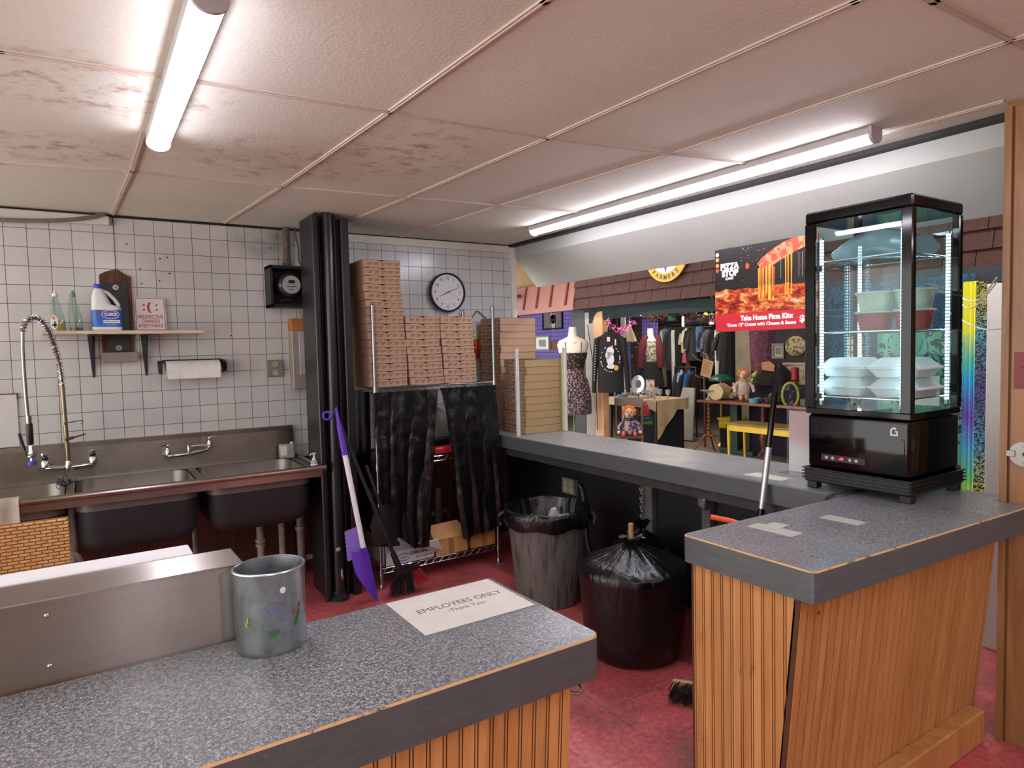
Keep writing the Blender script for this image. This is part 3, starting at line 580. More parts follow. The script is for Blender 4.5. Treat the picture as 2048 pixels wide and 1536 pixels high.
b = B(); b.lathe([(.012, .903), (.013, .915), (.006, .918), (.006, .935), (.012, .94), (.012, .948)], (1.19, 4.13, 0), 14); b.tube([(1.19, 4.13, .945), (1.165, 4.11, .945), (1.16, 4.106, .938)], .004, 8); b.done('pump', WHT, t)
b = B(); b.sheet(lambda u, v_: (-.40+.11*u, 4.025+.08*(v_-.45) if v_ > .45 else 4.022-.008*math.sin(u*7), .892 if v_ > .45 else .77+.27*v_), 8, 10, .004)
b.done('dish_cloth', M('soiled_white_cloth', '#aaa196', .9, vs=20), label='soiled white cloth hanging over the sink rim at the left edge', cat='cloth')
t = thing('wicker_chair', 'tan wicker chair seen from behind, between the sink and the steel guard', 'chair', (-.35, 3.2, 0))
b = B(); b.hard = 60; b.sheet(lambda u, v: (-.62+.548*u, 2.985+.006*math.sin(u*PI), .36+.605*v), 10, 10, -.028); b.done('backrest', WICK, t)
b = B(); b.tube([(-.62, 3.0, .36), (-.62, 3.0, .968), (-.08, 3.0, .968), (-.075, 3.0, .36)], .013, 8); b.done('back_frame', WICK, t)
b = B(); b.box((-.62, 3.0, .40), (-.075, 3.46, .44), .012); b.done('seat', WICK, t)
for x in (-.6, -.095):
    for y in (3.0, 3.44): b = B(); b.cyl((x, y, 0), (x, y, .41), .014, n=10); b.done('leg', WICK, t)
# ---------------------------------------------------------------- wall things
t = thing('shelf', 'pale pine wall shelf on two black brackets above the sink', 'shelf', (.24, 4.64, 1.7))
b = B(); b.box((-.18, 4.545, 1.712), (.655, 4.749, 1.731), .001); b.done('board', PALEWOOD, t)
for x in (.058, .338):
    b = B(); b.prism([(x-.02, 4.749, 1.711), (x+.02, 4.749, 1.711), (x+.009, 4.749, 1.455), (x-.004, 4.749, 1.455)], (0, -.006, 0)); b.box((x-.018, 4.56, 1.704), (x+.018, 4.748, 1.711)); b.prism([(x-.002, 4.748, 1.705), (x-.002, 4.60, 1.705), (x-.002, 4.735, 1.50), (x-.002, 4.748, 1.46)], (.004, 0, 0)); b.done('bracket', M('black_bracket', '#2b2b2d', .45), t)
t = thing('wall_board', 'dark rough wooden board with a black strip fixed to the tiles behind the shelf', 'board', (.2, 4.73, 1.6))
b = B(); b.prism([(.112, 4.749, 1.605), (.28, 4.749, 1.605), (.284, 4.749, 2.068), (.255, 4.749, 2.08), (.209, 4.749, 2.113), (.15, 4.749, 2.095), (.116, 4.749, 2.075)], (0, -.016, 0)); b.done('plank', BOARDWOOD, t)
b = B(); b.box((.138, 4.727, 1.607), (.26, 4.733, 2.025)); b.done('strip', BLKP, t)
for z in (2.0, 1.631):
    b = B(); b.cyl((.198, 4.727, z), (.198, 4.722, z), .0165, n=20); b.ball((.198, 4.722, z), (.006, .003, .006), 8); b.done('washer', DULL, t)
b = B(); b.box((.107, 4.68, 1.545), (.295, 4.726, 1.604), .003); b.done('ledge', M('grey_wood_block', '#857a76', .7, vs=20), t)
b = B(); b.tube([(.206, 4.745, 2.11), (.203, 4.745, 2.43)], .0014, 5); b.done('wall_wire', BLKINK, label='thin dark wire running down the tiles to the pointed wooden board', cat='wire')
# bleach jug
t = thing('bleach_jug', 'white bleach jug with blue cap and blue label on the shelf', 'jug', (.14, 4.63, 1.7315))
SH = 1.7315
def sq(cx, cy, z, a, c, r): return rrect(cx, cy, z, a, c, r, 4)
b = B(); b.loft([sq(.14, 4.63, SH, .07, .045, .02), sq(.14, 4.63, SH+.006, .076, .05, .025), sq(.14, 4.63, SH+.13, .076, .05, .028), sq(.136, 4.63, SH+.142, .072, .048, .03), sq(.116, 4.63, SH+.158, .05, .044, .03), sq(.108, 4.63, SH+.20, .040, .038, .025), sq(.104, 4.63, SH+.23, .028, .028, .02), sq(.103, 4.63, SH+.245, .022, .022, .018), sq(.103, 4.63, SH+.252, .02, .02, .018)])
b.tube([(.118, 4.63, SH+.236), (.15, 4.63, SH+.226), (.183, 4.63, SH+.19), (.203, 4.63, SH+.155), (.196, 4.63, SH+.13)], [.012, .011, .0105, .011, .014], 10, smooth=0); b.done('bottle', WHT, t)
b = B(); b.lathe([(.021, SH+.248), (.022, SH+.252), (.022, SH+.272), (.02, SH+.275)], (.103, 4.63, 0), 20); b.done('cap', M('blue_cap', '#2f45b8', .35), t)
b = B(); b.loft([sq(.14, 4.63, z, .0768, .0508, .028) for z in (SH+.022, SH+.122)], cap=False); b.done('bottle_label', M('blue_label', '#2563c0', .35, var=.25, vs=14), t)
b = B(); FR = lambda x, z, d=.0515: frame((x, 4.63-d, z), (1, 0, 0), (0, 0, 1))
def ov(b, x, z, a, c, y, m=0, n=20, rot=0): b.poly([(x+a*math.cos(k)*math.cos(rot)-c*math.sin(k)*math.sin(rot), y, z+a*math.cos(k)*math.sin(rot)+c*math.sin(k)*math.cos(rot)) for k in [2*PI*i/n for i in range(n)]], m)
ov(b, .158, SH+.095, .046, .026, 4.5785, 0); ov(b, .158, SH+.095, .042, .022, 4.578, 1); text(b, 'CLOROX', .024, frame((.158, 4.577, SH+.095), (1, 0, 0), (0, 0, 1)), 2, .0012, width=.068)
b.box((.12, 4.578, SH+.044), (.205, 4.5788, SH+.062), m=2); text(b, 'DISINFECTING BLEACH', .009, frame((.162, 4.5775, SH+.053), (1, 0, 0), (0, 0, 1)), 3, width=.075)
text(b, 'KILLS GERMS', .008, frame((.162, 4.578, SH+.034), (1, 0, 0), (0, 0, 1)), 2, width=.05); ov(b, .092, SH+.112, .009, .009, 4.5785, 4)
b.done('label_print', [M('label_ring', '#c8cbe0', .4), M('label_violet', '#5a3f92', .4), WHT, M('navy_ink', '#23408a', .5), REDI], t)
def soap(x, cap, liq, liqh, lab, label):
    t = thing('soap_bottle', label, 'bottle', (x, 4.63, SH)); R = lambda z, a, c, dx=0: [(x+dx+a*math.cos(k), 4.63+c*math.sin(k), SH+z) for k in [2*PI*i/20 for i in range(20)]]
    pr = [(.0, .034, .022, .004), (.06, .034, .022, 0), (.12, .026, .019, -.004), (.17, .018, .015, -.008), (.20, .011, .011, -.008)]
    b = B(); b.loft([R(z, a, c, d) for z, a, c, d in pr]); b.done('bottle', glass('clear_bottle', '#dfe8e4', 1.5, body=.10, bodycol='#c4ccc8'), t)
    b = B(); b.loft([R(z, a*.93, c*.93, d) for z, a, c, d in pr if z <= liqh]+([R(liqh, .031, .02, 0)] if liqh not in [q[0] for q in pr] else [])); b.done('liquid', liq, t)
    b = B(); b.lathe([(.012, SH+.198), (.014, SH+.20), (.014, SH+.215), (.006, SH+.222), (.005, SH+.235)], (x-.008, 4.63, 0), 16); b.done('cap', cap, t)
    if lab:
        b = B(); ov(b, x-.018, SH+.05, .018, .042, 4.6065, 0); b.done('bottle_label', PAPER, t); b = B(); ov(b, x-.02, SH+.075, .008, .01, 4.606, 0); b.box((x-.03, 4.6055, SH+.03), (x-.006, 4.606, SH+.04), m=1); b.box((x-.02, 4.6055, SH+.02), (x-.01, 4.606, SH+.055), m=1); b.done('label_print', [M('orange_print', '#d99030', .5), M('teal_print', '#4b6a70', .5)], t)
soap(-.10, WHT, M('yellow_soap', '#b9a400', .2), .06, True, 'clear dish soap bottle with yellow liquid at the left end of the shelf')
soap(-.015, M('green_cap', '#4f8a78', .4), M('dark_green_soap', '#12261c', .2), .02, False, 'nearly empty clear soap bottle with green cap on the shelf')
t = thing('wall_sign', 'white and red PERSPECTIVE CHANGES EVERYTHING sign propped on the shelf', 'sign', (.377, 4.70, SH))
b = B(); m4 = frame((.377, 4.715, SH+.106), (1, 0, 0), (0, .12, 1))
def rr2(a, c, r, z): return [(p.x, p.y, z) for p in rrect(0, 0, 0, a, c, r, 4)]
b.xf(m4); b.prism(rr2(.085, .105, .01, 0), (0, 0, .002)); b.done('plate', M('sign_white', '#d6d3d2', .35, var=.02), t)
b = B().xf(m4); o1, i1 = rr2(.081, .101, .009, .0024), rr2(.077, .097, .007, .0024); vo, vi = [b.v(p) for p in o1], [b.v(p) for p in i1]
for i in range(len(vo)): b.face([vo[i], vo[(i+1) % len(vo)], vi[(i+1) % len(vo)], vi[i]])
for px in (-.034, .036):
    for pz in (.058, .027): b.poly([(px+.0065*math.cos(k), pz+.0055*math.sin(k), .0026) for k in [2*PI*i/16 for i in range(16)]])
q1 = [(.012-.024*math.cos(a)-.005, .042+.036*math.sin(a), .0026) for a in [-1.25+2.5*i/14 for i in range(15)]]; q2 = [(.019-.017*math.cos(a)-.005, .042+.036*math.sin(a), .0026) for a in [1.25-2.5*i/14 for i in range(15)]]
b.poly(q1+q2)
for s_, z, wd in (('PERSPECTIVE', -.018, .138), ('CHANGES', -.046, .10), ('EVERYTHING', -.074, .132)): text(b, s_, .030, Matrix.Translation((0, z, .0026)), 0, .0004, width=wd)
b.done('lettering', REDI, t)
t = thing('towel_holder', 'black wall bracket carrying the paper towel roll under the shelf', 'holder', (.6, 4.7, 1.5))
b = B(); b.box((.43, 4.735, 1.53), (.78, 4.749, 1.55), .004); b.done('wall_bar', BLKP, t)
for x, s_ in ((.42, -1), (.775, 1)):
    b = B(); b.cyl((x, 4.665, 1.50), (x+s_*.02, 4.665, 1.50), .045, .034, 8); b.prism([(x, 4.749, 1.545), (x, 4.67, 1.54), (x, 4.67, 1.47), (x, 4.749, 1.53)], (s_*.018, 0, 0)); b.done('end_arm', BLKP, t)
b = B(); b.cyl((.442, 4.665, 1.488), (.752, 4.665, 1.488), .055, n=32); b.box((.445, 4.607, 1.43), (.75, 4.61, 1.495)); b.done('paper_towel_roll', M('paper_towel', '#dad8d3', .9, bump=.3, bs=120), label='white paper towel roll hanging on the tiled wall', cat='paper towels')
t = thing('wall_outlet', 'grey box with two round tan sockets on the tiles left of the black column', 'outlet', (1.12, 4.74, 1.42))
b = B(); b.box((1.066, 4.725, 1.415), (1.174, 4.749, 1.53), .004); b.done('plate', M('scuffed_grey_plate', '#7f7b78', .5, vs=25), t)
for z in (1.50, 1.443):
    b = B(); b.cyl((1.12, 4.726, z), (1.12, 4.721, z), .02, n=20); b.box((1.112, 4.7205, z-.003), (1.114, 4.7215, z+.008), m=1); b.box((1.125, 4.7205, z-.003), (1.127, 4.7215, z+.008), m=1); b.done('socket', [M('tan_socket', '#b5a184', .5), BLKINK], t)
t = thing('electric_meter', 'electric meter in an open black box behind the top of the column', 'meter', (1.2, 4.65, 1.88))
b = B()
for a, c in (((1.08, 4.6, 1.885), (1.10, 4.749, 2.165)), ((1.33, 4.6, 1.885), (1.35, 4.749, 2.165)), ((1.08, 4.6, 2.145), (1.35, 4.749, 2.165)), ((1.08, 4.6, 1.885), (1.35, 4.749, 1.905)), ((1.1, 4.73, 1.9), (1.33, 4.749, 2.15))): b.box(a, c, .002)
b.done('case', M('sooty_metal', '#262625', .5, .3, var=.3), t)
b = B(); cy = Vector((1.215, 4.73, 2.035)); b.cyl(cy, cy+Vector((0, -.13, 0)), .088, .08, 28); b.cyl(cy+Vector((0, -.13, 0)), cy+Vector((0, -.15, 0)), .08, .066, 28); b.done('meter_body', M('smoked_ring', '#57555a', .2, .7), t)
b = B(); b.cyl(cy+Vector((0, -.149, 0)), cy+Vector((0, -.153, 0)), .06, n=28); b.box((1.195, 4.574, 2.045), (1.235, 4.576, 2.065), m=1); b.box((1.18, 4.574, 2.02), (1.25, 4.576, 2.024), m=1); b.box((1.195, 4.574, 2.0), (1.225, 4.576, 2.004), m=1); b.done('dial', [M('dial_grey', '#aaa8aa', .4), BLKINK], t)
b = B(); b.tube([(1.15, 4.62, 1.925), (1.19, 4.61, 1.945), (1.23, 4.61, 1.93), (1.25, 4.62, 1.905)], .003, 6, smooth=1); b.done('wire', DULL, t)
b = B(); b.cyl((1.222, 4.7, 2.165), (1.225, 4.7, 2.438), .024); b.cyl((1.222, 4.7, 2.166), (1.222, 4.7, 2.20), .03); b.tube([(1.33, 4.70, 2.167), (1.30, 4.70, 2.22), (1.31, 4.7, 2.3), (1.28, 4.7, 2.40), (1.29, 4.7, 2.438)], .006, 6, smooth=2); b.done('conduit', M('rusty_conduit', '#5a4a40', .6, .4, vs=20, var=.3), label='rusty conduit rising from the electric meter to the ceiling', cat='pipe')
t = thing('breaker_panel', 'grey breaker box with an orange-rusted top beside the black column', 'electrical panel', (1.3, 4.68, 1.32))
b = B(); b.box((1.222, 4.65, 1.325), (1.42, 4.749, 1.73), .004); b.box((1.222, 4.65, 1.73), (1.42, 4.749, 1.81), .003, m=1); b.done('case', [M('beige_grey_metal', '#9b918a', .5, .2), M('rust_orange', '#a4692a', .7, vs=14, var=.3)], t)
b = B(); b.box((1.268, 4.642, 1.425), (1.42, 4.652, 1.72), .002); b.done('door', M('light_grey_metal', '#a9a7aa', .4), t); b = B(); b.cyl((1.325, 4.70, 1.81), (1.325, 4.70, 1.884), .018); b.cyl((1.325, 4.70, 1.84), (1.325, 4.70, 1.865), .024); b.done('conduit_nipple', GREYM, t)
b = B(); pts = [(-.6, 4.68, 2.352), (-.3, 4.67, 2.352), (-.05, 4.67, 2.372), (.1, 4.67, 2.405), (.16, 4.68, 2.432)]; b.tube(pts, .012, 8, smooth=2)
rr = []
b.done('flexible_conduit', mk_speck('ribbed_metal', '#6b665f', '#8b857c', '#4a4640', 140, .5, .4), label='flexible metal conduit sagging under the ceiling at the far left', cat='pipe')

b = B(); b.box((-1.6, 4.738, 1.075), (-.322, 4.752, 1.375)); b.box((-1.6, 4.736, 1.375), (-.318, 4.752, 1.381), m=1); b.box((-.322, 4.736, 1.345), (-.317, 4.752, 1.381), m=1); b.cyl((-.40, 4.738, 1.352), (-.40, 4.736, 1.352), .004, n=8, m=1); b.done('wall_panel', [M('off_white_panel', '#c6c5c3', .4, var=.03), M('rust_edge', '#6a3a30', .8)], label='flat white panel with a rusty top edge on the tiles at the far left', cat='panel')
# clock
t = thing('wall_clock', 'round black-rimmed white wall clock above the pizza boxes', 'clock', (2.466, 4.72, 1.87))
CC = Vector((2.466, 4.745, 2.026)); m4 = frame(CC+Vector((0, -.035, 0)), (1, 0, 0), (0, 0, 1))
b = B().xf(m4); n = 48; R = lambda r, z: [(r*math.cos(2*PI*i/n), r*math.sin(2*PI*i/n), z) for i in range(n)]
b.loft([R(.150, -.033), R(.156, -.01), R(.154, .012), R(.147, .016), R(.141, .006), R(.141, 0)], cap=False); b.done('rim', BLKP, t)
b = B().xf(m4); b.loft([R(.142, -.002), R(.142, .001)]); b.done('dial', M('dial_white', '#d9d7da', .5, var=.02), t)
b = B().xf(m4)
for i in range(1, 13):
    a = PI/2-i*PI/6; text(b, str(i), .034, Matrix.Translation((.108*math.cos(a), .112*math.sin(a), .0015)))
for i in range(60):
    a = i*PI/30; l = .007 if i % 5 == 0 else .004; wd = .0011 if i % 5 == 0 else .0006; d = Vector((math.cos(a), math.sin(a), 0)); q = Vector((-d.y, d.x, 0))*wd
    b.prism([d*.134+q+Vector((0, 0, .001)), d*(.134-l)+q+Vector((0, 0, .001)), d*(.134-l)-q+Vector((0, 0, .001)), d*.134-q+Vector((0, 0, .001))], (0, 0, .001))
b.done('numerals', BLKINK, t)
for nm, hr, ln, wd in (('hour_hand', 8.17, .077, .0042), ('minute_hand', 2.28, .113, .0032), ('second_hand', 3.72, .105, .0006)):
    a = PI/2-hr*PI/6; d = Vector((math.cos(a), math.sin(a), 0)); q = Vector((-d.y, d.x, 0))*wd; z = Vector((0, 0, .003 if nm[0] != 'm' else .0045))
    b = B().xf(m4); b.prism([-d*.02+q+z, d*ln+q*.35+z, d*ln-q*.35+z, -d*.02-q+z], (0, 0, .001)); b.done(nm, BLKINK, t)
# metal column and pipe
t = thing('column', 'tall black fluted steel column between the sink and the wire rack', 'column', (1.33, 4.25, 0))
b = B(); b.box((1.238, 4.10, 0), (1.262, 4.42, 2.432), .004); b.box((1.22, 4.085, .0), (1.25, 4.12, 2.41), .005); b.box((1.405, 4.10, 0), (1.456, 4.42, 2.415), .006); b.box((1.262, 4.16, 0), (1.41, 4.42, 2.415)); b.box((1.272, 4.135, 0), (1.285, 4.165, 2.42), .004); b.box((1.365, 4.13, 0), (1.385, 4.165, 2.42), .004); b.done('casing', BLK, t)
b = B(); b.cyl((1.31, 4.10, 0.02), (1.325, 4.12, 2.438), .034, n=24); b.lathe([(.06, 0), (.06, .02), (.042, .035), (.042, .06)], (1.31, 4.10, 0), 20); b.done('pipe', M('black_pipe', '#1d1d20', .3, var=.3, vs=9), t)
b = B()
for p, r, m in (((1.301, 4.068, .33), (.016, .004, .014), 0), ((1.318, 4.069, .17), (.007, .004, .035), 0), ((1.322, 4.069, .145), (.012, .004, .018), 1)): b.ball(p, r, 8, m)
b.done('paint_chips', [M('pale_chip', '#9aa8a2', .7), M('red_chip', '#9a3f33', .7)], t)

# ---------------------------------------------------------------- wire rack
t = thing('wire_rack', 'chrome wire shelving rack draped in black plastic, right of the black column', 'shelving', (2.05, 4.33, 0))
for x, y in ((1.595, 4.10), (2.505, 4.10), (1.595, 4.545), (2.505, 4.545)):
    b = B(); b.cyl((x, y, .03), (x, y, 1.865), .0125, n=14); b.lathe([(.014, 1.862), (.0145, 1.872), (.008, 1.878)], (x, y, 0), 12); b.lathe([(.017, 0), (.017, .02), (.01, .035)], (x, y, 0), 12)
    for z in (1.345, .84, .135): b.lathe([(.0175, z-.05), (.016, z)], (x, y, 0), 12)
    b.done('post', POSTM, t)
def wshelf(z, name='wire_shelf'):
    b = B(); x0, x1, y0, y1 = 1.6, 2.5, 4.095, 4.55
    for yy in (y0, y1):
        b.tube([(x0, yy, z), (x1, yy, z)], .0035, 6); b.tube([(x0, yy, z-.032), (x1, yy, z-.032)], .003, 6)
        n = 30; b.tube([(x0+(x1-x0)*i/n, yy, z-.002 if i % 2 else z-.03) for i in range(n+1)], .0022, 5)
    for xx in (x0, x1): b.tube([(xx, y0, z), (xx, y1, z)], .0035, 6); b.tube([(xx, y0, z-.032), (xx, y1, z-.032)], .003, 6)
    for i in range(1, 36): xx = x0+(x1-x0)*i/36; b.tube([(xx, y0, z+.003), (xx, y1, z+.003)], .0017, 4)
    b.done(name, CHR, t)
wshelf(1.331); wshelf(.84); wshelf(.135)

# ---------------------------------------------------------------- pizza boxes
BXM = [CARD, M('box_print', '#6b4c35', .8), M('box_slot_gap_shade', '#120d0a', .9), M('box_plain_side', '#b08c68', .8, var=.06)]
def pizza_proto(w, d, h, face='y', name='pizza_box'):
    """printed face towards -y (or -x), hand hole and slots along the lid edge"""
    b = B(); t_ = .0015
    b.box((-w/2, -d/2, 0), (w/2, d/2, h-.004), .0012, m=0); b.box((-w/2-.001, -d/2-.0008, h-.011), (w/2+.001, d/2, h-.001), .001, m=0)
    if face == 'y': fx = lambda u, z, e: (u, -d/2-e, z); W_ = w
    else: fx = lambda u, z, e: (-w/2-e, -u, z); W_ = d
    def q(u0, u1, z0, z1, e, m): b.poly([fx(u0, z0, e), fx(u1, z0, e), fx(u1, z1, e), fx(u0, z1, e)], m)
    for i in range(5):
        u = W_*(-.37+.185*i); q(u-.003, u-.001, h*.34, h*.68, .0012, 1); q(u, u+W_*.13, h*.60, h*.66, .0012, 1); q(u+.002, u+W_*.10, h*.47, h*.53, .0012, 1); q(u, u+W_*.065, h*.33, h*.38, .0012, 1)
    for e in (0,): b.box((-w/2-.0013, -d/2-.0013, h-.0008), (w/2+.0013, d/2, h-.0002), m=2)  # gap shade between stacked boxes put in as a thin dark band
    b.poly([fx(.012*math.cos(a), h-.001-.009*math.sin(a), .0016) for a in [PI*i/10 for i in range(11)]], 2)
    q(-.03, .03, h-.0035, h-.0012, .0014, 2); q(-W_*.5, -W_*.32, .0005, .003, .0014, 2); q(W_*.33, W_*.5, .0005, .0025, .0014, 2)
    return b
rnd = random.Random(11)
def stack(w, d, h, n, cx, cy, z0, drift, where, group, face='y', yaw0=0, first=0):
    proto = None
    for k in range(n):
        i = n-1-k; z = z0+k*h; dx, dy = drift(k); lab = 'brown pizza box, %s %s' % (ORD[i] if i < n-1 else 'bottom one', where)
        a = yaw0+rnd.uniform(-.022, .022)
        if proto is None:
            b = pizza_proto(w, d, h, face); proto = b.done('pizza_box', BXM, origin=(0, 0, 0), label=lab, cat='pizza box', group=group); proto.location = (cx+dx, cy+dy, z); proto.rotation_euler = (0, 0, a)
        else: dup(proto, (cx+dx, cy+dy, z), lab, a)
d1 = [0, 0, 0, 0, 0, 0, -.006, -.010, -.014, -.010, -.013, -.02, -.026, -.028, -.026, -.024]
stack(.255, .34, .0519, 16, 1.705, 4.29, 1.3365, lambda k: (d1[k], 0), 'in the tall left stack on the wire rack', 'boxes in the tall left stack on the wire rack')
d2 = [.006, 0, -.002, -.004, -.008, -.016, -.012, -.012, -.012]
stack(.252, .34, .0519, 9, 1.975, 4.29, 1.3365, lambda k: (d2[k], 0), 'in the middle stack on the wire rack', 'boxes in the middle stack on the wire rack')
d3 = [.004, .002, 0, -.002, -.012, -.012, -.02, -.02, -.02]
stack(.252, .34, .0519, 9, 2.24, 4.29, 1.3365, lambda k: (d3[k], 0), 'in the right-hand stack on the wire rack', 'boxes in the right-hand stack on the wire rack')
d4 = [0, .004, -.004, .003, 0, -.004, .002, 0, .01, .004, -.004, .006, -.004, .004, 0, .004]
stack(.335, .30, .0545, 16, 2.91, 4.535, .9395, lambda k: (d4[k], d4[-k]*.5), 'in the tall corner stack', 'boxes in the tall corner stack on the long counter', 'x')
stack(.335, .29, .0545, 10, 2.875, 4.145, .9395, lambda k: (d4[k]*1.3, 0), 'in the stack behind the glass guard', 'boxes in the stack behind the glass guard', 'x')
# glass guard
t = thing('glass_guard', 'clear glass guard between two white metal posts at the end of the long counter', 'glass panel', (2.82, 3.95, .9395))
for x, m in ((2.606, ALU), (3.035, ALU)):
    b = B(); b.box((x-.012, 3.938, .9395), (x+.012, 3.962, 1.568), .002); b.done('post', M('white_metal_post', '#c6c8c8', .4, .3), t)
b = B(); b.box((2.618, 3.947, .945), (3.023, 3.953, 1.53)); b.done('pane', glass('greenish_glass', '#fbfcf4', .8, body=.02, bodycol='#c9ccb0'), t)
b = B(); b.box((3.005, 3.944, .945), (3.023, 3.956, 1.53)); b.done('edge_channel', M('yellowish_channel', '#a9ab86', .5), t)

# ---------------------------------------------------------------- plastic curtains
def curtain(name, xl, xr, zt, zb, y, label, seed, amp=.02):
    def fn(u, v):
        z = zt+(zb(u)-zt)*v; a = xl(v); c = xr(v); x = a+(c-a)*u
        pl = math.sin(u*34+seed+v*1.5+3*math.sin(v*2+u*3))*.0035*(.4+v)+math.sin(u*11+seed*2+v*2)*.016*(.3+v)+.016*noise.noise(Vector((x*6+seed, z*2.2, seed)))+.0035*noise.noise(Vector((x*16+z*9, z*12-x*6, seed)))+.0012*noise.noise(Vector((x*40, z*20, seed)))
        return (x, y-.012-abs(pl)*1.2-.02*v*0, z)
    b = B(); b.hard = 80; b.sheet(fn, 90, 120, -.0015); return b.done(name, BAG, label=label, cat='plastic sheet')
curtain('plastic_curtain', lambda v: 1.572+.03*v*v, lambda v: 2.035-.075*v**.7-.03*v, 1.305, lambda u: .43-.19*min(1, u*1.5), 4.085, 'black plastic sheet hanging as the left curtain of the wire rack', 1.3)
curtain('plastic_curtain', lambda v: 2.045+.12*v**.55+.03*v**3, lambda v: 2.50+.045*v, 1.31, lambda u: .235+.05*u, 4.085, 'black plastic sheet hanging as the right curtain of the wire rack', 4.1)
b = B(); b.hard = 80; b.sheet(lambda u, v: (1.575-.012-.012*abs(math.sin(u*9))-.01*v, 4.12+.42*u, 1.31-.95*v+.04*math.sin(u*5)*v), 24, 30, -.0015); b.done('plastic_curtain', BAG, label='black plastic sheet covering the left side of the wire rack', cat='plastic sheet')
# middle shelf contents
b = B(); b.hard = 60; b.loft([[(2.14+.13*k*math.cos(a)*(1+.12*math.sin(5*a)), 4.33+.10*k*math.sin(a), z+.01*math.sin(3*a)) for a in [2*PI*i/24 for i in range(24)]] for z, k in ((.845, .8), (.90, 1.05), (.99, 1), (1.07, .8), (1.13, .45), (1.15, .15))])
b.done('white_plastic_bag', M('grey_white_film', '#8d8b8a', .4, bump=.8, bs=18), label='grey-white plastic bag bundle on the middle rack shelf between the black curtains', cat='bag')
b = B(); b.cyl((2.05, 4.19, .925), (2.45, 4.27, .935), .028, n=20); b.cyl((2.0495, 4.19, .925), (2.049, 4.19, .925), .017, n=16); b.done('liner_roll', BLKP, label='roll of black plastic liners on the middle rack shelf', cat='roll')
b = B(); b.box((2.02, 4.12, .8445), (2.28, 4.25, .90), .018, seg=3); b.box((2.145, 4.118, .862), (2.20, 4.122, .893), m=1); b.done('snack_packet', [M('red_packet', '#b11f2a', .3), M('packet_print', '#b9a4ae', .4)], label='red printed packet on the middle rack shelf', cat='packet')
# bottom shelf boxes
WBX = M('white_carton', '#b9b7ba', .7, var=.05)
t = thing('liner_carton', 'open white CAN LINERS carton on the bottom rack shelf', 'carton', (1.80, 4.22, .139))
b = B(); x0, x1, y0, y1, z0, z1 = 1.625, 1.985, 4.10, 4.42, .139, .245
for a, c in (((x0, y0, z0), (x1, y1, z0+.004)), ((x0, y0, z0), (x1, y0+.004, z1-.012)), ((x0, y1-.004, z0), (x1, y1, z1)), ((x0, y0, z0), (x0+.004, y1, z1+.06)), ((x1-.004, y0, z0), (x1, y1, z1))): b.box(a, c)
b.done('box', WBX, t); b = B(); b.prism([(1.86, 4.098, .236), (1.845, 4.05, .275), (1.985, 4.04, .275), (2.03, 4.06, .19), (1.985, 4.098, .18)], (0, .004, .003)); b.prism([(1.628, 4.12, .295), (1.72, 4.07, .33), (1.73, 4.1, .27), (1.66, 4.14, .25)], (0, .004, .003)); b.done('flap', WBX, t)
b = B(); text(b, 'CAN LINERS', .032, frame((1.885, 4.0985, .202), (1, 0, .02), (0, 0, 1)), 0, .001, width=.165); text(b, 'BOLSAS DE BASURA', .012, frame((1.905, 4.0985, .170), (1, 0, .02), (0, 0, 1)), 0, width=.12)
b.done('lettering', M('navy_print', '#1e2340', .7), t); b = B(); text(b, 'Stalline', .018, frame((1.755, 4.0985, .182), (1, 0, .1), (-.1, 0, 1)), 1, width=.05)
q1 = [(1.755+.048*math.cos(a), 4.0985, .184+.026*math.sin(a)) for a in [.2+5.4*i/30 for i in range(31)]]; q2 = [(1.757+.043*math.cos(a), 4.0985, .184+.021*math.sin(a)) for a in [5.6-5.4*i/30 for i in range(31)]]
for i in range(30): b.poly([q1[i], q1[i+1], q2[29-i], q2[30-i]], 1)
b.done('logo', [M('navy_print', '#1e2340', .7), M('blue_print', '#2f6ea8', .6)], t)
t = thing('cardboard_box', 'open brown cardboard box in the middle of the bottom rack shelf', 'carton', (2.12, 4.2, .139))
b = B(); b.box((2.0, 4.105, .139), (2.25, 4.35, .25), .002); b.prism([(1.985, 4.10, .252), (2.255, 4.10, .252), (2.20, 4.16, .355), (1.97, 4.16, .345)], (0, .004, 0)); b.done('box', M('tan_cardboard', '#b98b58', .8), t)
b = B(); b.box((2.10, 4.103, .139), (2.14, 4.106, .25)); b.done('tape', M('brown_tape', '#96693b', .4), t)
t = thing('cardboard_box', 'closed brown cardboard box at the right end of the bottom rack shelf', 'carton', (2.41, 4.2, .139))
b = B(); b.box((2.285, 4.11, .139), (2.485, 4.38, .272), .002); b.done('box', M('orange_cardboard', '#a87a4a', .8), t)
b = B(); b.box((2.37, 4.108, .139), (2.41, 4.111, .272)); b.done('tape', M('brown_tape', '#96693b', .4), t)
b = B(); b.box((2.44, 4.1085, .24), (2.446, 4.11, .266)); b.box((2.455, 4.1085, .238), (2.461, 4.11, .266)); b.done('mark', BLKINK, t)
# pipes seen under the rack's middle
b = B(); b.cyl((2.22, 4.5, .18), (2.225, 4.5, .52), .022); b.cyl((2.08, 4.52, .33), (2.3, 4.52, .33), .018); b.cyl((2.225, 4.5, .30), (2.225, 4.5, .42), .03, m=1); b.done('valve_pipe', [GREYM, M('verdigris_brass', '#6f6a4a', .5, .6)], label='short brass valve pipe against the wall behind the wire rack', cat='pipe')

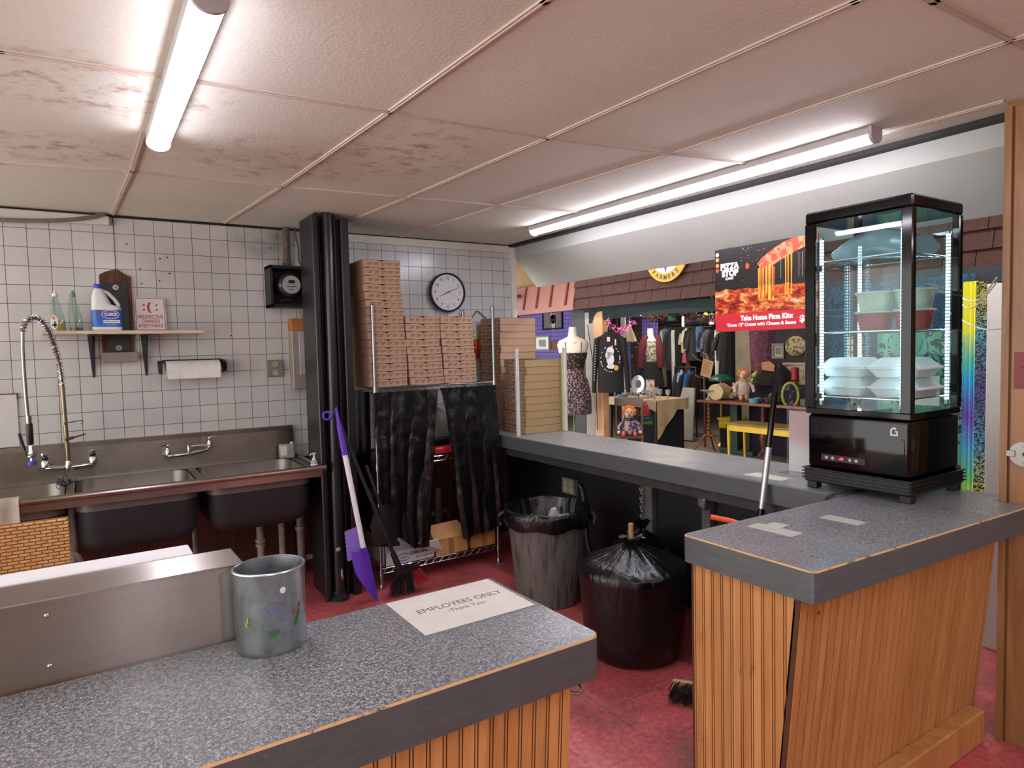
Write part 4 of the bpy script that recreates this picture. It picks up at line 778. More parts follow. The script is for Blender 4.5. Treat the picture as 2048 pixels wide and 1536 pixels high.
# ---------------------------------------------------------------- cleaning tools
t = thing('shovel', 'purple plastic shovel with white shaft leaning on the black column', 'shovel', (1.46, 3.95, 0))
A = Vector((1.325, 3.97, 1.0)); C = Vector((1.425, 3.95, .33))
b = B(); b.cyl(A, C, .0165, n=18); b.done('shaft', WHT, t)
b = B(); b.cyl(A+(C-A).normalized()*.06, A-(C-A).normalized()*.13, .021, .016, 16); b.tube([A-(C-A).normalized()*.12, A-(C-A).normalized()*.24, (1.255, 3.985, 1.165)], [.014, .010, .008], 10)
b.tube([(1.236+.022*math.cos(a), 3.985, 1.188+.024*math.sin(a)) for a in [2*PI*i/16 for i in range(17)]], .007, 8); b.done('grip', PURP, t)
b = B(); b.sheet(lambda u, v: (1.335+.115*u+.01*v+(.045*v*u), 3.93-.035*math.sin(PI*u)+.0*v, (.345-.03*u)-.335*v*(.25+.75*u**.6)), 14, 12, .004)
b.cyl(C+(A-C).normalized()*.02, C-(A-C).normalized()*.1, .024, .02, 14); b.done('blade', PURP, t)
b = B(); b.sheet(lambda u, v: (1.31+.105*u-.006*abs(math.sin(v*22))*(1-u)+.012*v, 3.945+.01*u, .47-.19*v+.02*u), 8, 40, .004); b.done('comb_edge', LAV, t, label='lavender toothed edge')
t = thing('dustpan', 'black long-handled dustpan standing behind the broom', 'dustpan', (1.57, 4.0, .3))
b = B(); b.sheet(lambda u, v: (1.485+.175*u+.02*v, 3.985-.05*math.sin(PI*u)*(1-.3*v), .60-.13*abs(2*u-1)**3-(.27-.03*u-.13*abs(2*u-1)**3)*v), 16, 12, .004); b.prism([(1.477, 3.99, .33), (1.685, 3.99, .30), (1.69, 4.05, .31), (1.48, 4.05, .34)], (0, 0, .02)); b.done('pan', BLKP, t)
b = B(); b.cyl((1.565, 3.975, .56), (1.49, 4.03, .85), .010, n=12); b.done('handle', BLKP, t)
t = thing('broom', 'black angled broom with red bristle tips leaning beside the purple shovel', 'broom', (1.7, 3.93, 0))
b = B(); b.cyl((1.30, 4.03, 1.21), (1.615, 3.90, .245), .0125, n=14); b.cyl((1.47, 3.965, .70), (1.485, 3.958, .655), .0165, n=14); b.done('handle', BLKP, t)
b = B(); b.cyl((1.60, 3.905, .29), (1.635, 3.9, .19), .018, .022, 12); b.prism([(1.595, 3.885, .12), (1.62, 3.885, .19), (1.70, 3.885, .195), (1.775, 3.885, .18), (1.78, 3.885, .165), (1.61, 3.885, .135)], (0, .04, 0)); b.done('head', BLKP, t)
for nm, u0, u1, mt in (('bristles', 0, .68, M('black_bristle', '#1b1b1d', .7)), ('bristles', .68, 1, M('red_bristle', '#a3262c', .6))):
    b = B(); rnd = random.Random(2)
    for i in range(230 if u0 == 0 else 110):
        u = rnd.uniform(u0, u1); y = rnd.uniform(3.885, 3.925); p = Vector((1.60+.175*u, y, .135+.035*u)); fl = (u-.4)*.08+(.02 if u0 else 0)
        q = Vector((p.x+fl+rnd.uniform(-.008, .008), y+rnd.uniform(-.012, .006), .012+.012*rnd.random()+(.045*u if u0 else 0))); b.tube([p, (p+q)/2+Vector((rnd.uniform(-.003, .003), 0, 0)), q], .0011, 3)
    b.done(nm, mt, t, label=('red bristles' if u0 else None))

# ---------------------------------------------------------------- trash can, bags
t = thing('trash_can', 'grimy grey round trash can with black liner under the long counter', 'trash can', (2.38, 3.31, 0))
X, Y = 2.38, 3.31
b = B(); b.lathe([(.19, .0), (.195, .005), (.24, .48), (.248, .485), (.252, .55), (.262, .553), (.262, .572), (.252, .574), (.235, .50), (.185, .02), (.0, .02)], (X, Y, 0), 40, cap=False); b.lathe([(0, .001), (.19, .001)], (X, Y, 0), 40, cap=False); b.done('body', CAN, t)
for s_ in (-1, 1):
    b = B(); dx, dy = .81*s_, -.59*s_; c = Vector((X+dx*.262, Y+dy*.262, .53)); pr = Vector((-dy, dx, 0))
    b.prism([c+pr*.05+Vector((0, 0, .03)), c-pr*.05+Vector((0, 0, .03)), c-pr*.045+Vector((dx*.04, dy*.04, .0)), c-pr*.04+Vector((dx*.03, dy*.03, -.045)), c+pr*.04+Vector((dx*.03, dy*.03, -.045)), c+pr*.045+Vector((dx*.04, dy*.04, 0))], (-dx*.012, -dy*.012, 0)); b.done('handle', CAN, t)
b = B(); b.hard = 70; n = 72
def lr(r, z, w1, ph): return [(X+(r+w1*math.sin(9*a+ph)+w1*.6*math.sin(23*a))*math.cos(a), Y+(r+w1*math.sin(9*a+ph)+w1*.6*math.sin(23*a))*math.sin(a), z+w1*1.5*math.sin(7*a+ph)) for a in [2*PI*i/n for i in range(n)]]
b.loft([lr(.262, .485, .006, 0), lr(.272, .515, .004, 1), lr(.27, .555, .003, 2), lr(.266, .585, .003, 0), lr(.25, .592, .003, 1), lr(.236, .56, .005, 2), lr(.22, .48, .012, 3), lr(.18, .40, .02, 1), lr(.05, .36, .01, 1)], cap=False); b.done('liner', BAG, t)
b = B(); b.hard = 20; rnd = random.Random(4)
b.loft([[(2.375+.035*k*math.cos(a)+rnd.uniform(-.006, .006), 3.23+.03*k*math.sin(a)+rnd.uniform(-.006, .006), z+rnd.uniform(-.005, .005)) for a in [2*PI*i/9 for i in range(9)]] for z, k in ((.47, .6), (.50, 1.1), (.55, 1), (.59, .6))]); b.done('crumpled_paper', M('crumpled_pinkish_paper', '#a99d9f', .8, var=.25, vs=40), label='crumpled pale paper lying in the lined trash can', cat='paper')
def bagmesh(name, X, Y, r, h, htop, seed, label, twist=1.0):
    rnd = random.Random(seed); n = 120; b = B(); b.hard = 60
    lobes = [(rnd.choice((7, 9, 11, 13)), rnd.uniform(0, 6), rnd.uniform(.3, 1)) for _ in range(3)]
    def ring(k, z, w, cx=0, cy=0):
        o = []
        for i in range(n):
            a = 2*PI*i/n; f = sum(am*math.sin(m*a+ph+z*3) for m, ph, am in lobes)/2+.7*noise.noise(Vector((math.cos(a)*3, math.sin(a)*3, z*7+seed)))+.9*abs(math.sin(14*a+2*math.sin(3*a+seed)))*max(0, min(1, (z-.35)/.1))*(1 if z < .555 else .15)
            rr_ = r*(k+w*f); o.append((X+cx+rr_*math.cos(a), Y+cy+rr_*math.sin(a), z+w*.35*r*math.sin(5*a+seed)))
        return o
    hs = h
    b.loft([ring(.80, .004, .0), ring(.9, .03, .01), ring(.96, hs*.25, .018), ring(1.0, hs*.6, .02), ring(1.02, hs*.9, .02), ring(1.03, hs*.985, .02), ring(.99, hs*1.02, .025), ring(.80, hs*1.07, .04), ring(.52, hs*1.13, .05), ring(.28, hs*1.19, .045), ring(.12, hs*1.24, .03), ring(.10, htop-.05, .02), ring(.16, htop-.02, .06), ring(.22, htop, .09), ring(.08, htop-.012, .03)]); return b.done(name, BAG, label=label, cat='garbage bag')
bagmesh('garbage_bag', 2.31, 2.475, .262, .455, .60, 3, 'full black garbage bag tied around a stick, on the red floor by the right counter')
bagmesh('garbage_bag', 2.69, 2.80, .17, .40, .55, 8, 'smaller black garbage bag slumped behind the tied full one')
b = B(); b.cyl((2.31, 2.475, .5), (2.305, 2.475, .665), .0125, n=14); b.done('wooden_stick', M('pale_dowel', '#a9805a', .6), label='short wooden stick poking out of the tied garbage bag', cat='stick')
t = thing('hand_brush', 'black bristle hand brush with pale wooden back on the red floor', 'brush', (2.2, 1.98, 0))
mx = Matrix.Translation((2.25, 1.93, .035)) @ Matrix.Rotation(-.96, 4, 'Z'); b = B(); b.xf(mx); b.box((-.16, 0, -.02), (.16, .022, .03), .006); b.done('wooden_back', M('pale_brush_wood', '#b39469', .6), t)
b = B().xf(mx); rnd = random.Random(9)
for i in range(420):
    x, z = rnd.uniform(-.155, .155), rnd.uniform(-.018, .026); b.tube([(x, 0, z), (x*1.08+rnd.uniform(-.006, .006), -.085-.015*rnd.random(), max(-.033, z*1.5-.008+rnd.uniform(-.006, .006)))], .0014, 3)
b.done('bristles', M('black_bristle', '#1b1b1d', .7), t)
t = thing('pole', 'black pole with a silver-wrapped middle leaning on the long counter edge', 'pole', (2.36, 1.85, 0))
def pp(z): return Vector((2.355+.187*z, 1.85, z))
b = B(); b.cyl(pp(.02), pp(1.465), .0135, n=16); b.cyl(pp(1.462), pp(1.47), .0145, n=16); b.done('shaft', BLKG, t); b = B(); b.cyl(pp(.83), pp(1.10), .0142, n=16); b.done('silver_wrap', ALU, t)
b = B(); b.lathe([(.016, 0), (.018, .01), (.016, .03)], (2.358, 1.85, 0), 14); b.done('foot_cap', BLKP, t)
b = B(); b.tube([(2.62, 1.72, .0), (2.60, 1.74, .45), (2.53, 1.80, .70), (2.47, 1.95, .755), (2.41, 2.05, .768)], .012, 10, smooth=1); b.done('orange_hook_handle', ORNG, label='bright orange curved handle showing behind the right counter edge', cat='handle')
t = thing('socket_box', 'grey four-socket outlet box on the black panel below the long counter', 'outlet', (2.95, 3.79, .49))
b = B(); b.box((2.93, 3.70, .495), (2.975, 3.875, .62), .004); b.done('box', M('box_grey_metal', '#5b5b58', .4, .5), t); b = B(); b.box((2.9285, 3.73, .505), (2.9305, 3.865, .612)); b.done('plate', M('plate_grey', '#7c7a70', .5), t)
for y in (3.765, 3.83):
    for z in (.58, .535):
        b = B(); b.cyl((2.929, y, z), (2.926, y, z), .016, n=14); b.box((2.9252, y-.006, z-.006), (2.9262, y-.003, z+.006), m=1); b.box((2.9252, y+.003, z-.006), (2.9262, y+.006, z+.006), m=1); b.done('socket', [M('ivory_socket', '#b0a888', .5), BLKINK], t)
b = B(); b.tube([(2.945, 3.695, .58), (2.94, 3.66, .57), (2.95, 3.645, .48), (2.955, 3.64, .3), (2.96, 3.62, .12), (2.95, 3.5, .02)], .008, 8, smooth=2); b.done('cable', M('grey_cable', '#5d5c58', .6), label='grey cable dropping from the four-socket box', cat='cable')
b = B(); z = .70
for i in range(11):
    a = (i % 2)*PI/2+.4; c = Vector((2.905, 3.02, z-.028*i)); d = Vector((math.cos(a), math.sin(a), 0)); b.tube([c+d*.009*math.cos(k)+Vector((0, 0, .018*math.sin(k))) for k in [2*PI*j/12 for j in range(13)]], .0028, 5)
b.cyl((2.93, 3.02, .705), (2.90, 3.02, .715), .004); b.done('chain', DULL, label='metal chain hanging on the grey post below the long counter', cat='chain')
b = B(); b.hard = 25; rnd = random.Random(6); b.loft([[(2.90+.022*k*math.cos(a)+rnd.uniform(-.006, .006), 2.52+.03*k*math.sin(a)+rnd.uniform(-.008, .008), z+rnd.uniform(-.006, .006)) for a in [2*PI*i/9 for i in range(9)]] for z, k in ((.63, .3), (.655, .9), (.69, 1), (.72, .7), (.75, .5))]); b.done('foil_scrap', M('crumpled_foil', '#8b8a8a', .4, .5, var=.3, vs=40), label='crumpled grey scrap stuck at the top of the far right post below the long counter', cat='scrap')

# ---------------------------------------------------------------- display case
FX0, FX1, FY0, FY1 = 2.60, 3.0, 1.262, 1.70
t = thing('display_fridge', 'black countertop display fridge with glass sides and lit interior on the right counter', 'display fridge', (2.8, 1.48, .9402))
b = B(); b.box((2.612, 1.275, 1.03), (3.02, 1.695, 1.262), .018, seg=3); b.done('lower_body', BLKG, t)
b = B(); b.box((2.604, 1.262, .968), (3.03, 1.708, 1.03), .008)
for z in (.986, 1.0, 1.014, 1.028): b.box((2.598, 1.256, z-.003), (3.036, 1.712, z+.002), .001)
b.done('ribbed_base', BLKP, t)
for x in (2.632, 3.0):
    for y in (1.29, 1.675): b = B(); b.box((x-.018, y-.022, .9405), (x+.022, y+.022, .972), .003); b.done('foot', BLKP, t)
b = B(); b.box((FX0, FY0, 2.06), (FX1, FY1, 2.11), .008); b.done('top_cap', BLKG, t)
b = B(); b.box((FX0+.002, FY0+.002, 1.262), (FX1-.004, FY1-.004, 1.287), .003); b.done('bottom_frame', BLKG, t)
for x0, x1, y0, y1 in ((FX0, FX0+.016, FY1-.048, FY1), (FX0, FX0+.03, FY0, FY0+.042), (FX1-.03, FX1, FY0, FY0+.03), (FX1-.03, FX1, FY1-.03, FY1)):
    b = B(); b.box((x0, y0, 1.285), (x1, y1, 2.062), .004); b.done('corner_post', BLKG, t)
for nm, a, c in (('front_pane', (FX0+.004, FY0+.042, 1.288), (FX0+.009, FY1-.048, 2.06)), ('side_pane', (FX0+.03, FY0+.003, 1.286), (FX1-.03, FY0+.008, 2.06)), ('side_pane', (FX0+.016, FY1-.008, 1.286), (FX1-.03, FY1-.003, 2.06)), ('rear_pane', (FX1-.008, FY0+.03, 1.286), (FX1-.003, FY1-.03, 2.06))):
    b = B(); b.box(a, c); b.done(nm, GLS, t)
for x, y in ((FX0+.026, FY1-.062), (FX1-.036, FY1-.035), (FX1-.036, FY0+.04), (FX0+.036, FY0+.052)):
    b = B(); b.box((x-.006, y-.006, 1.30), (x+.006, y+.006, 2.0)); st = b.done('led_strip', ALU, t)
    b = B(); z = 1.32
    while z < 1.99:
        b.box((x-.0072, y-.0035, z), (x+.0072, y+.0035, z+.008)); b.box((x-.0035, y-.0072, z), (x+.0035, y+.0072, z+.008)); z += .0135
    b.done('diodes', LEDM, st)
for z in (1.335, 1.604, 1.90):
    b = B(); xa, xb, ya, yb = FX0+.035, FX1-.045, FY0+.045, FY1-.065
    b.tube([(xa, ya, z), (xb, ya, z), (xb, yb, z), (xa, yb, z), (xa, ya, z)], .003, 6)
    for i in range(1, 22): y = ya+(yb-ya)*i/22; b.tube([(xa, y, z), (xb, y, z)], .0014, 4)
    b.done('wire_shelf', CHR, t)
b = B(); b.box((FX0+.02, FY1-.06, 1.55), (FX0+.03, FY1-.05, 1.60)); b.box((FX0+.012, FY1-.066, 1.86), (FX0+.035, FY1-.05, 1.885)); b.box((FX0+.012, FY1-.066, 1.325), (FX0+.035, FY1-.05, 1.35)); b.done('shelf_clip', BLKP, t)
b = B(); b.box((2.609, 1.44, 1.066), (2.6125, 1.63, 1.095), .0015); b.done('control_panel', BLKP, t)
b = B()
for y in (1.604, 1.577, 1.503, 1.477): b.cyl((2.609, y, 1.081), (2.6065, y, 1.081), .0065, n=14)
b.done('buttons', M('button_grey', '#a9a9ad', .4), t)
b = B(); b.box((2.608, 1.524, 1.072), (2.609, 1.557, 1.091)); b.done('display', M('red_display', '#3a0410', .3), t)
b = B(); text(b, '-15', .014, frame((2.6075, 1.54, 1.081), (0, -1, 0), (0, 0, 1)), 0, .0005); b.done('digits', emis('lit_red_digits', '#ff2a55', 3), t)
b = B(); m4 = frame((2.611, 1.33, 1.213), (0, -1, 0), (0, 0, 1)); b.xf(m4)
o = [(.004, .004), (.014, .004), (.014, -.015), (-.014, -.015), (-.014, .009), (0, .019), (.009, .012)]; i_ = [(.004, -.001), (.0085, -.001), (.0085, -.0095), (-.0085, -.0095), (-.0085, .006), (0, .0125), (.006, .0075)]
for k in range(len(o)-1): b.prism([o[k]+(0,), o[k+1]+(0,), i_[k+1]+(0,), i_[k]+(0,)], (0, 0, .0006))
b.done('emblem', M('emblem_white', '#c9c9cd', .4), t)
b = B(); b.tube([(2.9, 1.45, .972), (2.72, 1.47, .95), (2.60, 1.50, .955), (2.545, 1.53, .95), (2.53, 1.56, .93), (2.528, 1.57, .85), (2.54, 1.58, .5)], .0055, 8, smooth=2); b.done('power_cord', BLKP, label='black power cord running from under the display fridge over the counter edge', cat='cable')
# foam boxes
FOAM = M('white_foam', '#d6dcdd', .6, var=.02)
def foam(loc, label, first=None):
    if first: return dup(first, loc, label)
    t = thing('foam_box', label, 'takeout box', loc, 'foam takeout boxes on the lowest fridge shelf'); x, y, z = loc; S = lambda k, h: rrect(x, y, z+h, k, k, .014, 3)
    b = B(); b.loft([S(.076, 0), S(.097, .032), S(.103, .034), S(.103, .038)]); b.done('tray', FOAM, t)
    b = B(); b.loft([S(.103, .0385), S(.103, .0425), S(.096, .044), S(.068, .075), S(.062, .078)]); b.box((x-.106, y-.02, z+.034), (x-.098, y+.02, z+.041), .002); b.done('lid', FOAM, t); return t
f0 = foam((2.745, 1.572, 1.34), 'white foam takeout box at the bottom of the left pair in the display fridge')
foam((2.745, 1.572, 1.419), 'white foam takeout box on top of the left pair in the display fridge', f0)
foam((2.76, 1.365, 1.34), 'white foam takeout box at the bottom of the right pair in the display fridge', f0)
foam((2.755, 1.365, 1.419), 'white foam takeout box on top of the right pair in the display fridge', f0)
def tub(loc, col, colname, label):
    t = thing('food_tub', label, 'food tub', loc, None); x, y, z = loc; R = lambda r, h: [(x+r*math.cos(a), y+r*math.sin(a), z+h) for a in [2*PI*i/32 for i in range(32)]]
    b = B(); b.loft([R(.058, 0), R(.070, .072)]); b.done('tub', M(colname, col, .45, var=.15, vs=30), t); b = B(); b.loft([R(.074, .070), R(.076, .073), R(.076, .078), R(.07, .079)]); b.done('lid', M('tub_lid', '#a9bdbb', .4), t); return t
tub((2.765, 1.487, 1.6085), '#8e3f3f', 'red_sauce_tub', 'left tub of red sauce on the middle shelf of the display fridge'); tub((2.765, 1.335, 1.6085), '#8e3f3f', 'red_sauce_tub', 'right tub of red sauce on the middle shelf of the display fridge')
tub((2.765, 1.487, 1.688), '#a9b59c', 'pale_cheese_tub', 'left tub of pale shredded cheese stacked on red sauce in the display fridge'); tub((2.77, 1.335, 1.688), '#a9b59c', 'pale_cheese_tub', 'right tub of pale shredded cheese stacked on red sauce in the display fridge')
b = B(); b.hard = 60; rings = []
for i in range(15):
    s_ = i/14; y = 1.625-.32*s_; zc = 1.925+.045*math.sin(PI*min(1, s_*1.1))+.012*s_; hh = .035+.018*math.sin(PI*s_); rings.append([(2.79+.115*math.cos(a)*(1+.05*math.sin(5*a+i)), y, max(1.9045, zc+hh*math.sin(a)*(1+.15*math.sin(3*a+i*.7)))) for a in [2*PI*k/28 for k in range(28)]])
b.loft(rings); b.done('plastic_bag', PLF, label='bulky clear plastic bag lying on the top shelf of the display fridge', cat='bag')
t = thing('menu_holder', 'clear upright acrylic menu holder behind the display fridge on the long counter', 'menu holder', (2.83, 1.87, .9395))
b = B(); b.box((2.86, 1.74, .9395), (2.863, 1.965, 1.25)); b.box((2.79, 1.74, .9395), (2.863, 1.965, .943)); b.done('acrylic', ACR, t)
def artm():
    t_ = NT('menu_back_print'); v = t_.obj(); sx = t_.n('SeparateXYZ'); t_.put(sx.inputs[0], v)
    c = t_.ramp(t_.math('ADD', t_.math('MULTIPLY', sx.outputs[2], 3.2), t_.math('MULTIPLY', t_.noise(v, 18, 4), .25)), [(.1, hx('#efedeb')), (.45, hx('#f4f2f0')), (.7, hx('#ead2d6')), (.98, hx('#e8c8cd'))])
    df = t_.n('BsdfDiffuse'); tl = t_.n('BsdfTranslucent'); t_.put(df.inputs[0], c); t_.put(tl.inputs[0], c); mx_ = t_.n('MixShader'); mx_.inputs[0].default_value = .55; t_.t.links.new(df.outputs[0], mx_.inputs[1]); t_.t.links.new(tl.outputs[0], mx_.inputs[2]); t_.t.links.new(mx_.outputs[0], t_.o.inputs[0]); return t_.m
b = B(); b.box((2.864, 1.75, .945), (2.8645, 1.955, 1.238)); b.done('menu_sheet', artm(), t)
b = B(); text(b, 'NOW', .022, frame((2.8595, 1.90, 1.19), (0, -1, 0), (0, 0, 1)), 0, .0002, mirror=True); text(b, 'AVAILABLE', .020, frame((2.8595, 1.87, 1.165), (0, -1, 0), (0, 0, 1)), 0, .0002, mirror=True); b.done('lettering', M('pale_letter', '#c4b9bb', .6), t)

# ---------------------------------------------------------------- poster
PX = 3.27
t = thing('pizza_poster', 'square pizza poster with red Take Home Pizza Kits banner hanging beside the display fridge', 'poster', (PX, 2.4, 1.64))
YL, YR, ZB, ZT = 2.735, 2.06, 1.64, 2.135
b = B(); b.box((PX, YR, ZB+.065), (PX+.004, YL, ZT)); b.done('print', PIZZA, t)
b = B(); b.box((PX-.003, YR+.03, ZB), (PX-.001, YL-.005, ZB+.105)); bn = b.done('red_banner', M('banner_red', '#b3232c', .4, var=.02), t)
fm = lambda y, z, e=.004: frame((PX-e, y, z), (0, -1, 0), (0, 0, 1))
b = B(); b.poly([(PX-.0008, y, z) for y, z in ((2.435, 2.02), (2.42, 2.005), (2.40, 1.99), (2.36, 1.985), (2.33, 2.0), (2.29, 2.02), (2.24, 2.04), (2.19, 2.06), (2.14, 2.075), (2.06, 2.09), (2.06, 2.135), (2.2, 2.135), (2.26, 2.12), (2.31, 2.10), (2.36, 2.075), (2.40, 2.05))])
b.done('pizza_slice', mk_speck('slice_print', '#b8442a', '#e8a070', '#d9542a', 26, .52, .4), t)
b = B(); rnd = random.Random(8)
for i in range(15):
    y = 2.425-.105*i/14+rnd.uniform(-.003, .003); w0 = rnd.uniform(.0015, .005); zt = 2.0+rnd.uniform(-.01, .01); zb = 1.80+rnd.uniform(0, .03)
    b.poly([(PX-.001, y+w0, zt), (PX-.001, y+w0*.5, (zt+zb)/2), (PX-.001, y+w0*1.4, zb), (PX-.001, y-w0*1.4, zb), (PX-.001, y-w0*.5, (zt+zb)/2), (PX-.001, y-w0, zt)], i % 3)
for y in (2.235, 2.215, 2.25): b.poly([(PX-.001, y+.005, 2.05), (PX-.001, y+.003, 1.9), (PX-.001, y+.008, 1.83), (PX-.001, y-.006, 1.83), (PX-.001, y-.003, 1.9), (PX-.001, y-.005, 2.05)], 0)
for y in (2.28, 2.17, 2.15, 2.11): b.poly([(PX-.001, y+.001, 2.05), (PX-.001, y+.0007, 1.92), (PX-.001, y-.0007, 1.92), (PX-.001, y-.001, 2.05)], 3)
b.done('cheese_strands', [M('strand_orange', '#e88a22', .4), M('strand_yellow', '#f2bd4a', .4), M('strand_red', '#cf4a20', .4), M('strand_pale', '#c9a58a', .4)], t)
b = B(); rnd = random.Random(12)
for z, m in ((2.105, 0), (2.075, 1), (2.04, 2), (2.01, 3)): b.poly([(PX-.001, 2.716+.013*math.cos(k), z+.012*math.sin(k)) for k in [2*PI*i/16 for i in range(16)]], m)
b.poly([(PX-.0012, 2.50+.014*math.cos(k), 2.015+.018*math.sin(k)) for k in [2*PI*i/16 for i in range(16)]], 3)
for i in range(26):
    y, z, r = rnd.uniform(2.38, 2.62), rnd.uniform(1.99, 2.12), rnd.uniform(.0012, .003); b.poly([(PX-.0012, y+r*math.cos(k), z+r*math.sin(k)) for k in [PI*i/4 for i in range(8)]], rnd.choice((0, 2)))
b.done('dots', [M('dot_white', '#d9d4ce', .4), M('dot_amber', '#e8973a', .4), M('dot_orange', '#d9822c', .4), M('dot_rust', '#b0461f', .4)], t)
b = B(); text(b, 'PIZZA', .05, fm(2.625, 2.025, .003), 0, .0035, width=.135); text(b, 'STOP', .05, fm(2.622, 1.985, .003), 0, .0035, width=.12); text(b, 'Q-MART', .02, fm(2.625, 1.955, .003), 0, .001, width=.06)
b.done('title_lettering', M('letter_white', '#d9d6d0', .4, var=.01), t); b = B()
text(b, 'Take Home Pizza Kits:', .04, fm(2.375, 1.713), 0, .0022, width=.345); text(b, 'Three 12" Crusts with Cheese & Sauce', .026, fm(2.415, 1.676), 0, .0012, width=.46); text(b, '$1', .05, fm(2.135, 1.692), 0, .002, width=.05)
b.done('lettering', M('letter_white', '#d9d6d0', .4, var=.01), bn)
for y in (2.65, 2.15): b = B(); b.tube([(PX+.002, y, ZT-.003), (3.305, y, 2.15)], .001, 4); b.done('hanging_wire', DULL, t)
# fittings on the brown wall
b = B(); b.box((2.926, .90, 1.375), (2.9305, 1.055, 1.51), .001); 
for y, z in ((1.03, 1.455), (1.0, 1.42), (.98, 1.435), (.97, 1.42)): b.cyl((2.926, y, z), (2.9255, y, z), .003, n=8, m=1)
b.done('cover_plate', [M('dark_red_plate', '#74242c', .5), BLKINK], label='dark red square plate on the brown panelled wall', cat='plate')
b = B(); b.cyl((2.9305, 1.02, 1.13), (2.922, 1.02, 1.13), .046, n=28); b.box((2.916, 1.045, 1.118), (2.93, 1.075, 1.142), .002)
for k in range(8): a = k*PI/4; b.cyl((2.9222, 1.02+.03*math.cos(a), 1.13+.03*math.sin(a)), (2.9215, 1.02+.03*math.cos(a), 1.13+.03*math.sin(a)), .004 if k % 2 else .006, n=10, m=1)
b.cyl((2.9222, 1.015, 1.13), (2.9214, 1.015, 1.13), .009, n=14, m=2); b.done('box_cover', [M('zinc_plate', '#98948f', .4, .7), DULL, M('dark_hole', '#4b3423', .8)], label='round zinc cover plate low on the brown panelled wall', cat='plate')
for k, pts in enumerate((((2.99, 1.14, 1.78), (3.3, 1.35, 1.68), (3.76, 1.6, 1.75)), ((2.99, 1.14, 1.80), (3.3, 1.33, 1.71), (3.76, 1.62, 1.79)), ((2.99, 1.12, 1.60), (3.3, 1.32, 1.60), (3.7, 1.62, 1.70)))):
    b = B(); b.tube(pts, .003, 6, smooth=3); b.done('white_cable', WHT, label=['middle white cable sagging between the brown wall and the dark shop front', 'top white cable sagging between the brown wall and the dark shop front', 'lowest white cable sagging between the brown wall and the dark shop front'][k], cat='cable')
# small things at the wall behind the rack
b = B(); b.hard = 40; b.tube([(2.67, 4.74, 1.79), (2.74, 4.735, 1.885), (2.76, 4.735, 1.88), (2.87, 4.735, 1.79)], .0045, 6); b.done('picture_cord', M('twisted_brown_cord', '#6e4b3a', .8), label='brown cord hung in a peak on the tiles right of the clock', cat='cord')
b = B()
for x in (2.60, 2.625): b.cyl((x, 4.70, 1.81), (x, 4.70, 1.875), .006, n=10, m=0)
b.tube([(2.585, 4.70, 1.87), (2.575, 4.70, 1.83)], .005, 6, m=1); b.box((2.57, 4.69, 1.79), (2.64, 4.749, 1.812), m=1); b.done('wall_clip', [CHR, REDI], label='small chrome and red clip on the tiles below the clock', cat='clip')
t = thing('letter_banner', 'narrow stacked letter banner on the tiles behind the right rack post', 'banner', (2.7, 4.74, 1.49))
for z0, z1, c, s_, ink in ((1.655, 1.725, '#c9c4a6', 'Z', '#b3a526'), (1.575, 1.654, '#d8541f', 'S', '#3a1a10'), (1.49, 1.574, '#a82430', '!', '#5a1018')):
    b = B(); b.box((2.645, 4.742, z0), (2.76, 4.749, z1)); pc = b.done('panel', M('banner'+s_, c, .6, var=.04), t); b = B(); text(b, s_, .07, frame((2.705, 4.741, (z0+z1)/2), (1, 0, 0), (0, 0, 1)), 0, .003); b.done('letter', M('bink'+s_, ink, .6), pc)

# ---------------------------------------------------------------- the market hall beyond the counter
CAMZ = Vector((0, 0, 1.57))
def at(px, py, x):
    """world point on the plane X = x that the photograph shows at (px, py)"""
    d = fw+r2*((px-1024)/F)-u2*((py-768)/F); return CAMZ+d*(x/d.x)
def E_(cx, cy, z, a, c, phi=0, n=24, rip=0, k=7, ph=0):
    o = []
    for i in range(n):
        t_ = 2*PI*i/n; f = 1+rip*math.sin(k*t_+ph); x, y = a*f*math.cos(t_), c*f*math.sin(t_); o.append((cx+x*math.cos(phi)-y*math.sin(phi), cy+x*math.sin(phi)+y*math.cos(phi), z))
    return o
FACE = -.62       # turn of things that face the service opening
# fascia of shingles and red metal awning
t = thing('shingle_fascia', 'brown shingled fascia above the shop fronts across the aisle', 'roof fascia', (5.9, 3, 2.1))
b = B(); b.box((5.90, -1.0, 2.1), (5.98, 7.36, 3.05)); b.done('backing', M('dark_backing', '#241a1b', .9), t)
b = B(); rnd = random.Random(5)
for r in range(6):
    z0 = 2.095+.15*r; y = 7.36
    while y > -1:
        wd = rnd.choice((.24, .28, .31)); a = y-wd; b.prism([(5.835+.004*(r % 2)+rnd.uniform(0, .004), y-.004, z0), (5.90, y-.004, z0), (5.90, y-.004, z0+.165), (5.885, y-.004, z0+.165)], (0, -(wd-.007), 0)); y = a
b.done('shingles', SHGL, t)
t = thing('metal_awning', 'faded red standing-seam metal awning at the left of the hall', 'awning', (5.9, 8.4, 2.1))
b = B(); b.prism([(5.83, 7.37, 2.09), (5.83, 7.37, 2.17), (5.90, 7.37, 2.52), (5.95, 7.37, 2.52), (5.95, 7.37, 2.09)], (0, 2.2, 0)); b.done('sheet', AWN, t)
for y in (7.52, 7.89, 8.24, 8.58, 8.92): b = B(); b.prism([(5.822, y, 2.165), (5.81, y, 2.175), (5.88, y, 2.515), (5.90, y, 2.515)], (0, .035, 0)); b.done('seam', AWND, t)
b = B(); b.tube([(5.78, 8.62, 2.38), (5.78, 9.3, 2.375)], .022, 10); b.box((5.78, 8.75, 2.37), (5.88, 8.78, 2.39)); b.done('black_pipe', BLKP, label='short black pipe end sticking out across the red metal awning', cat='pipe')
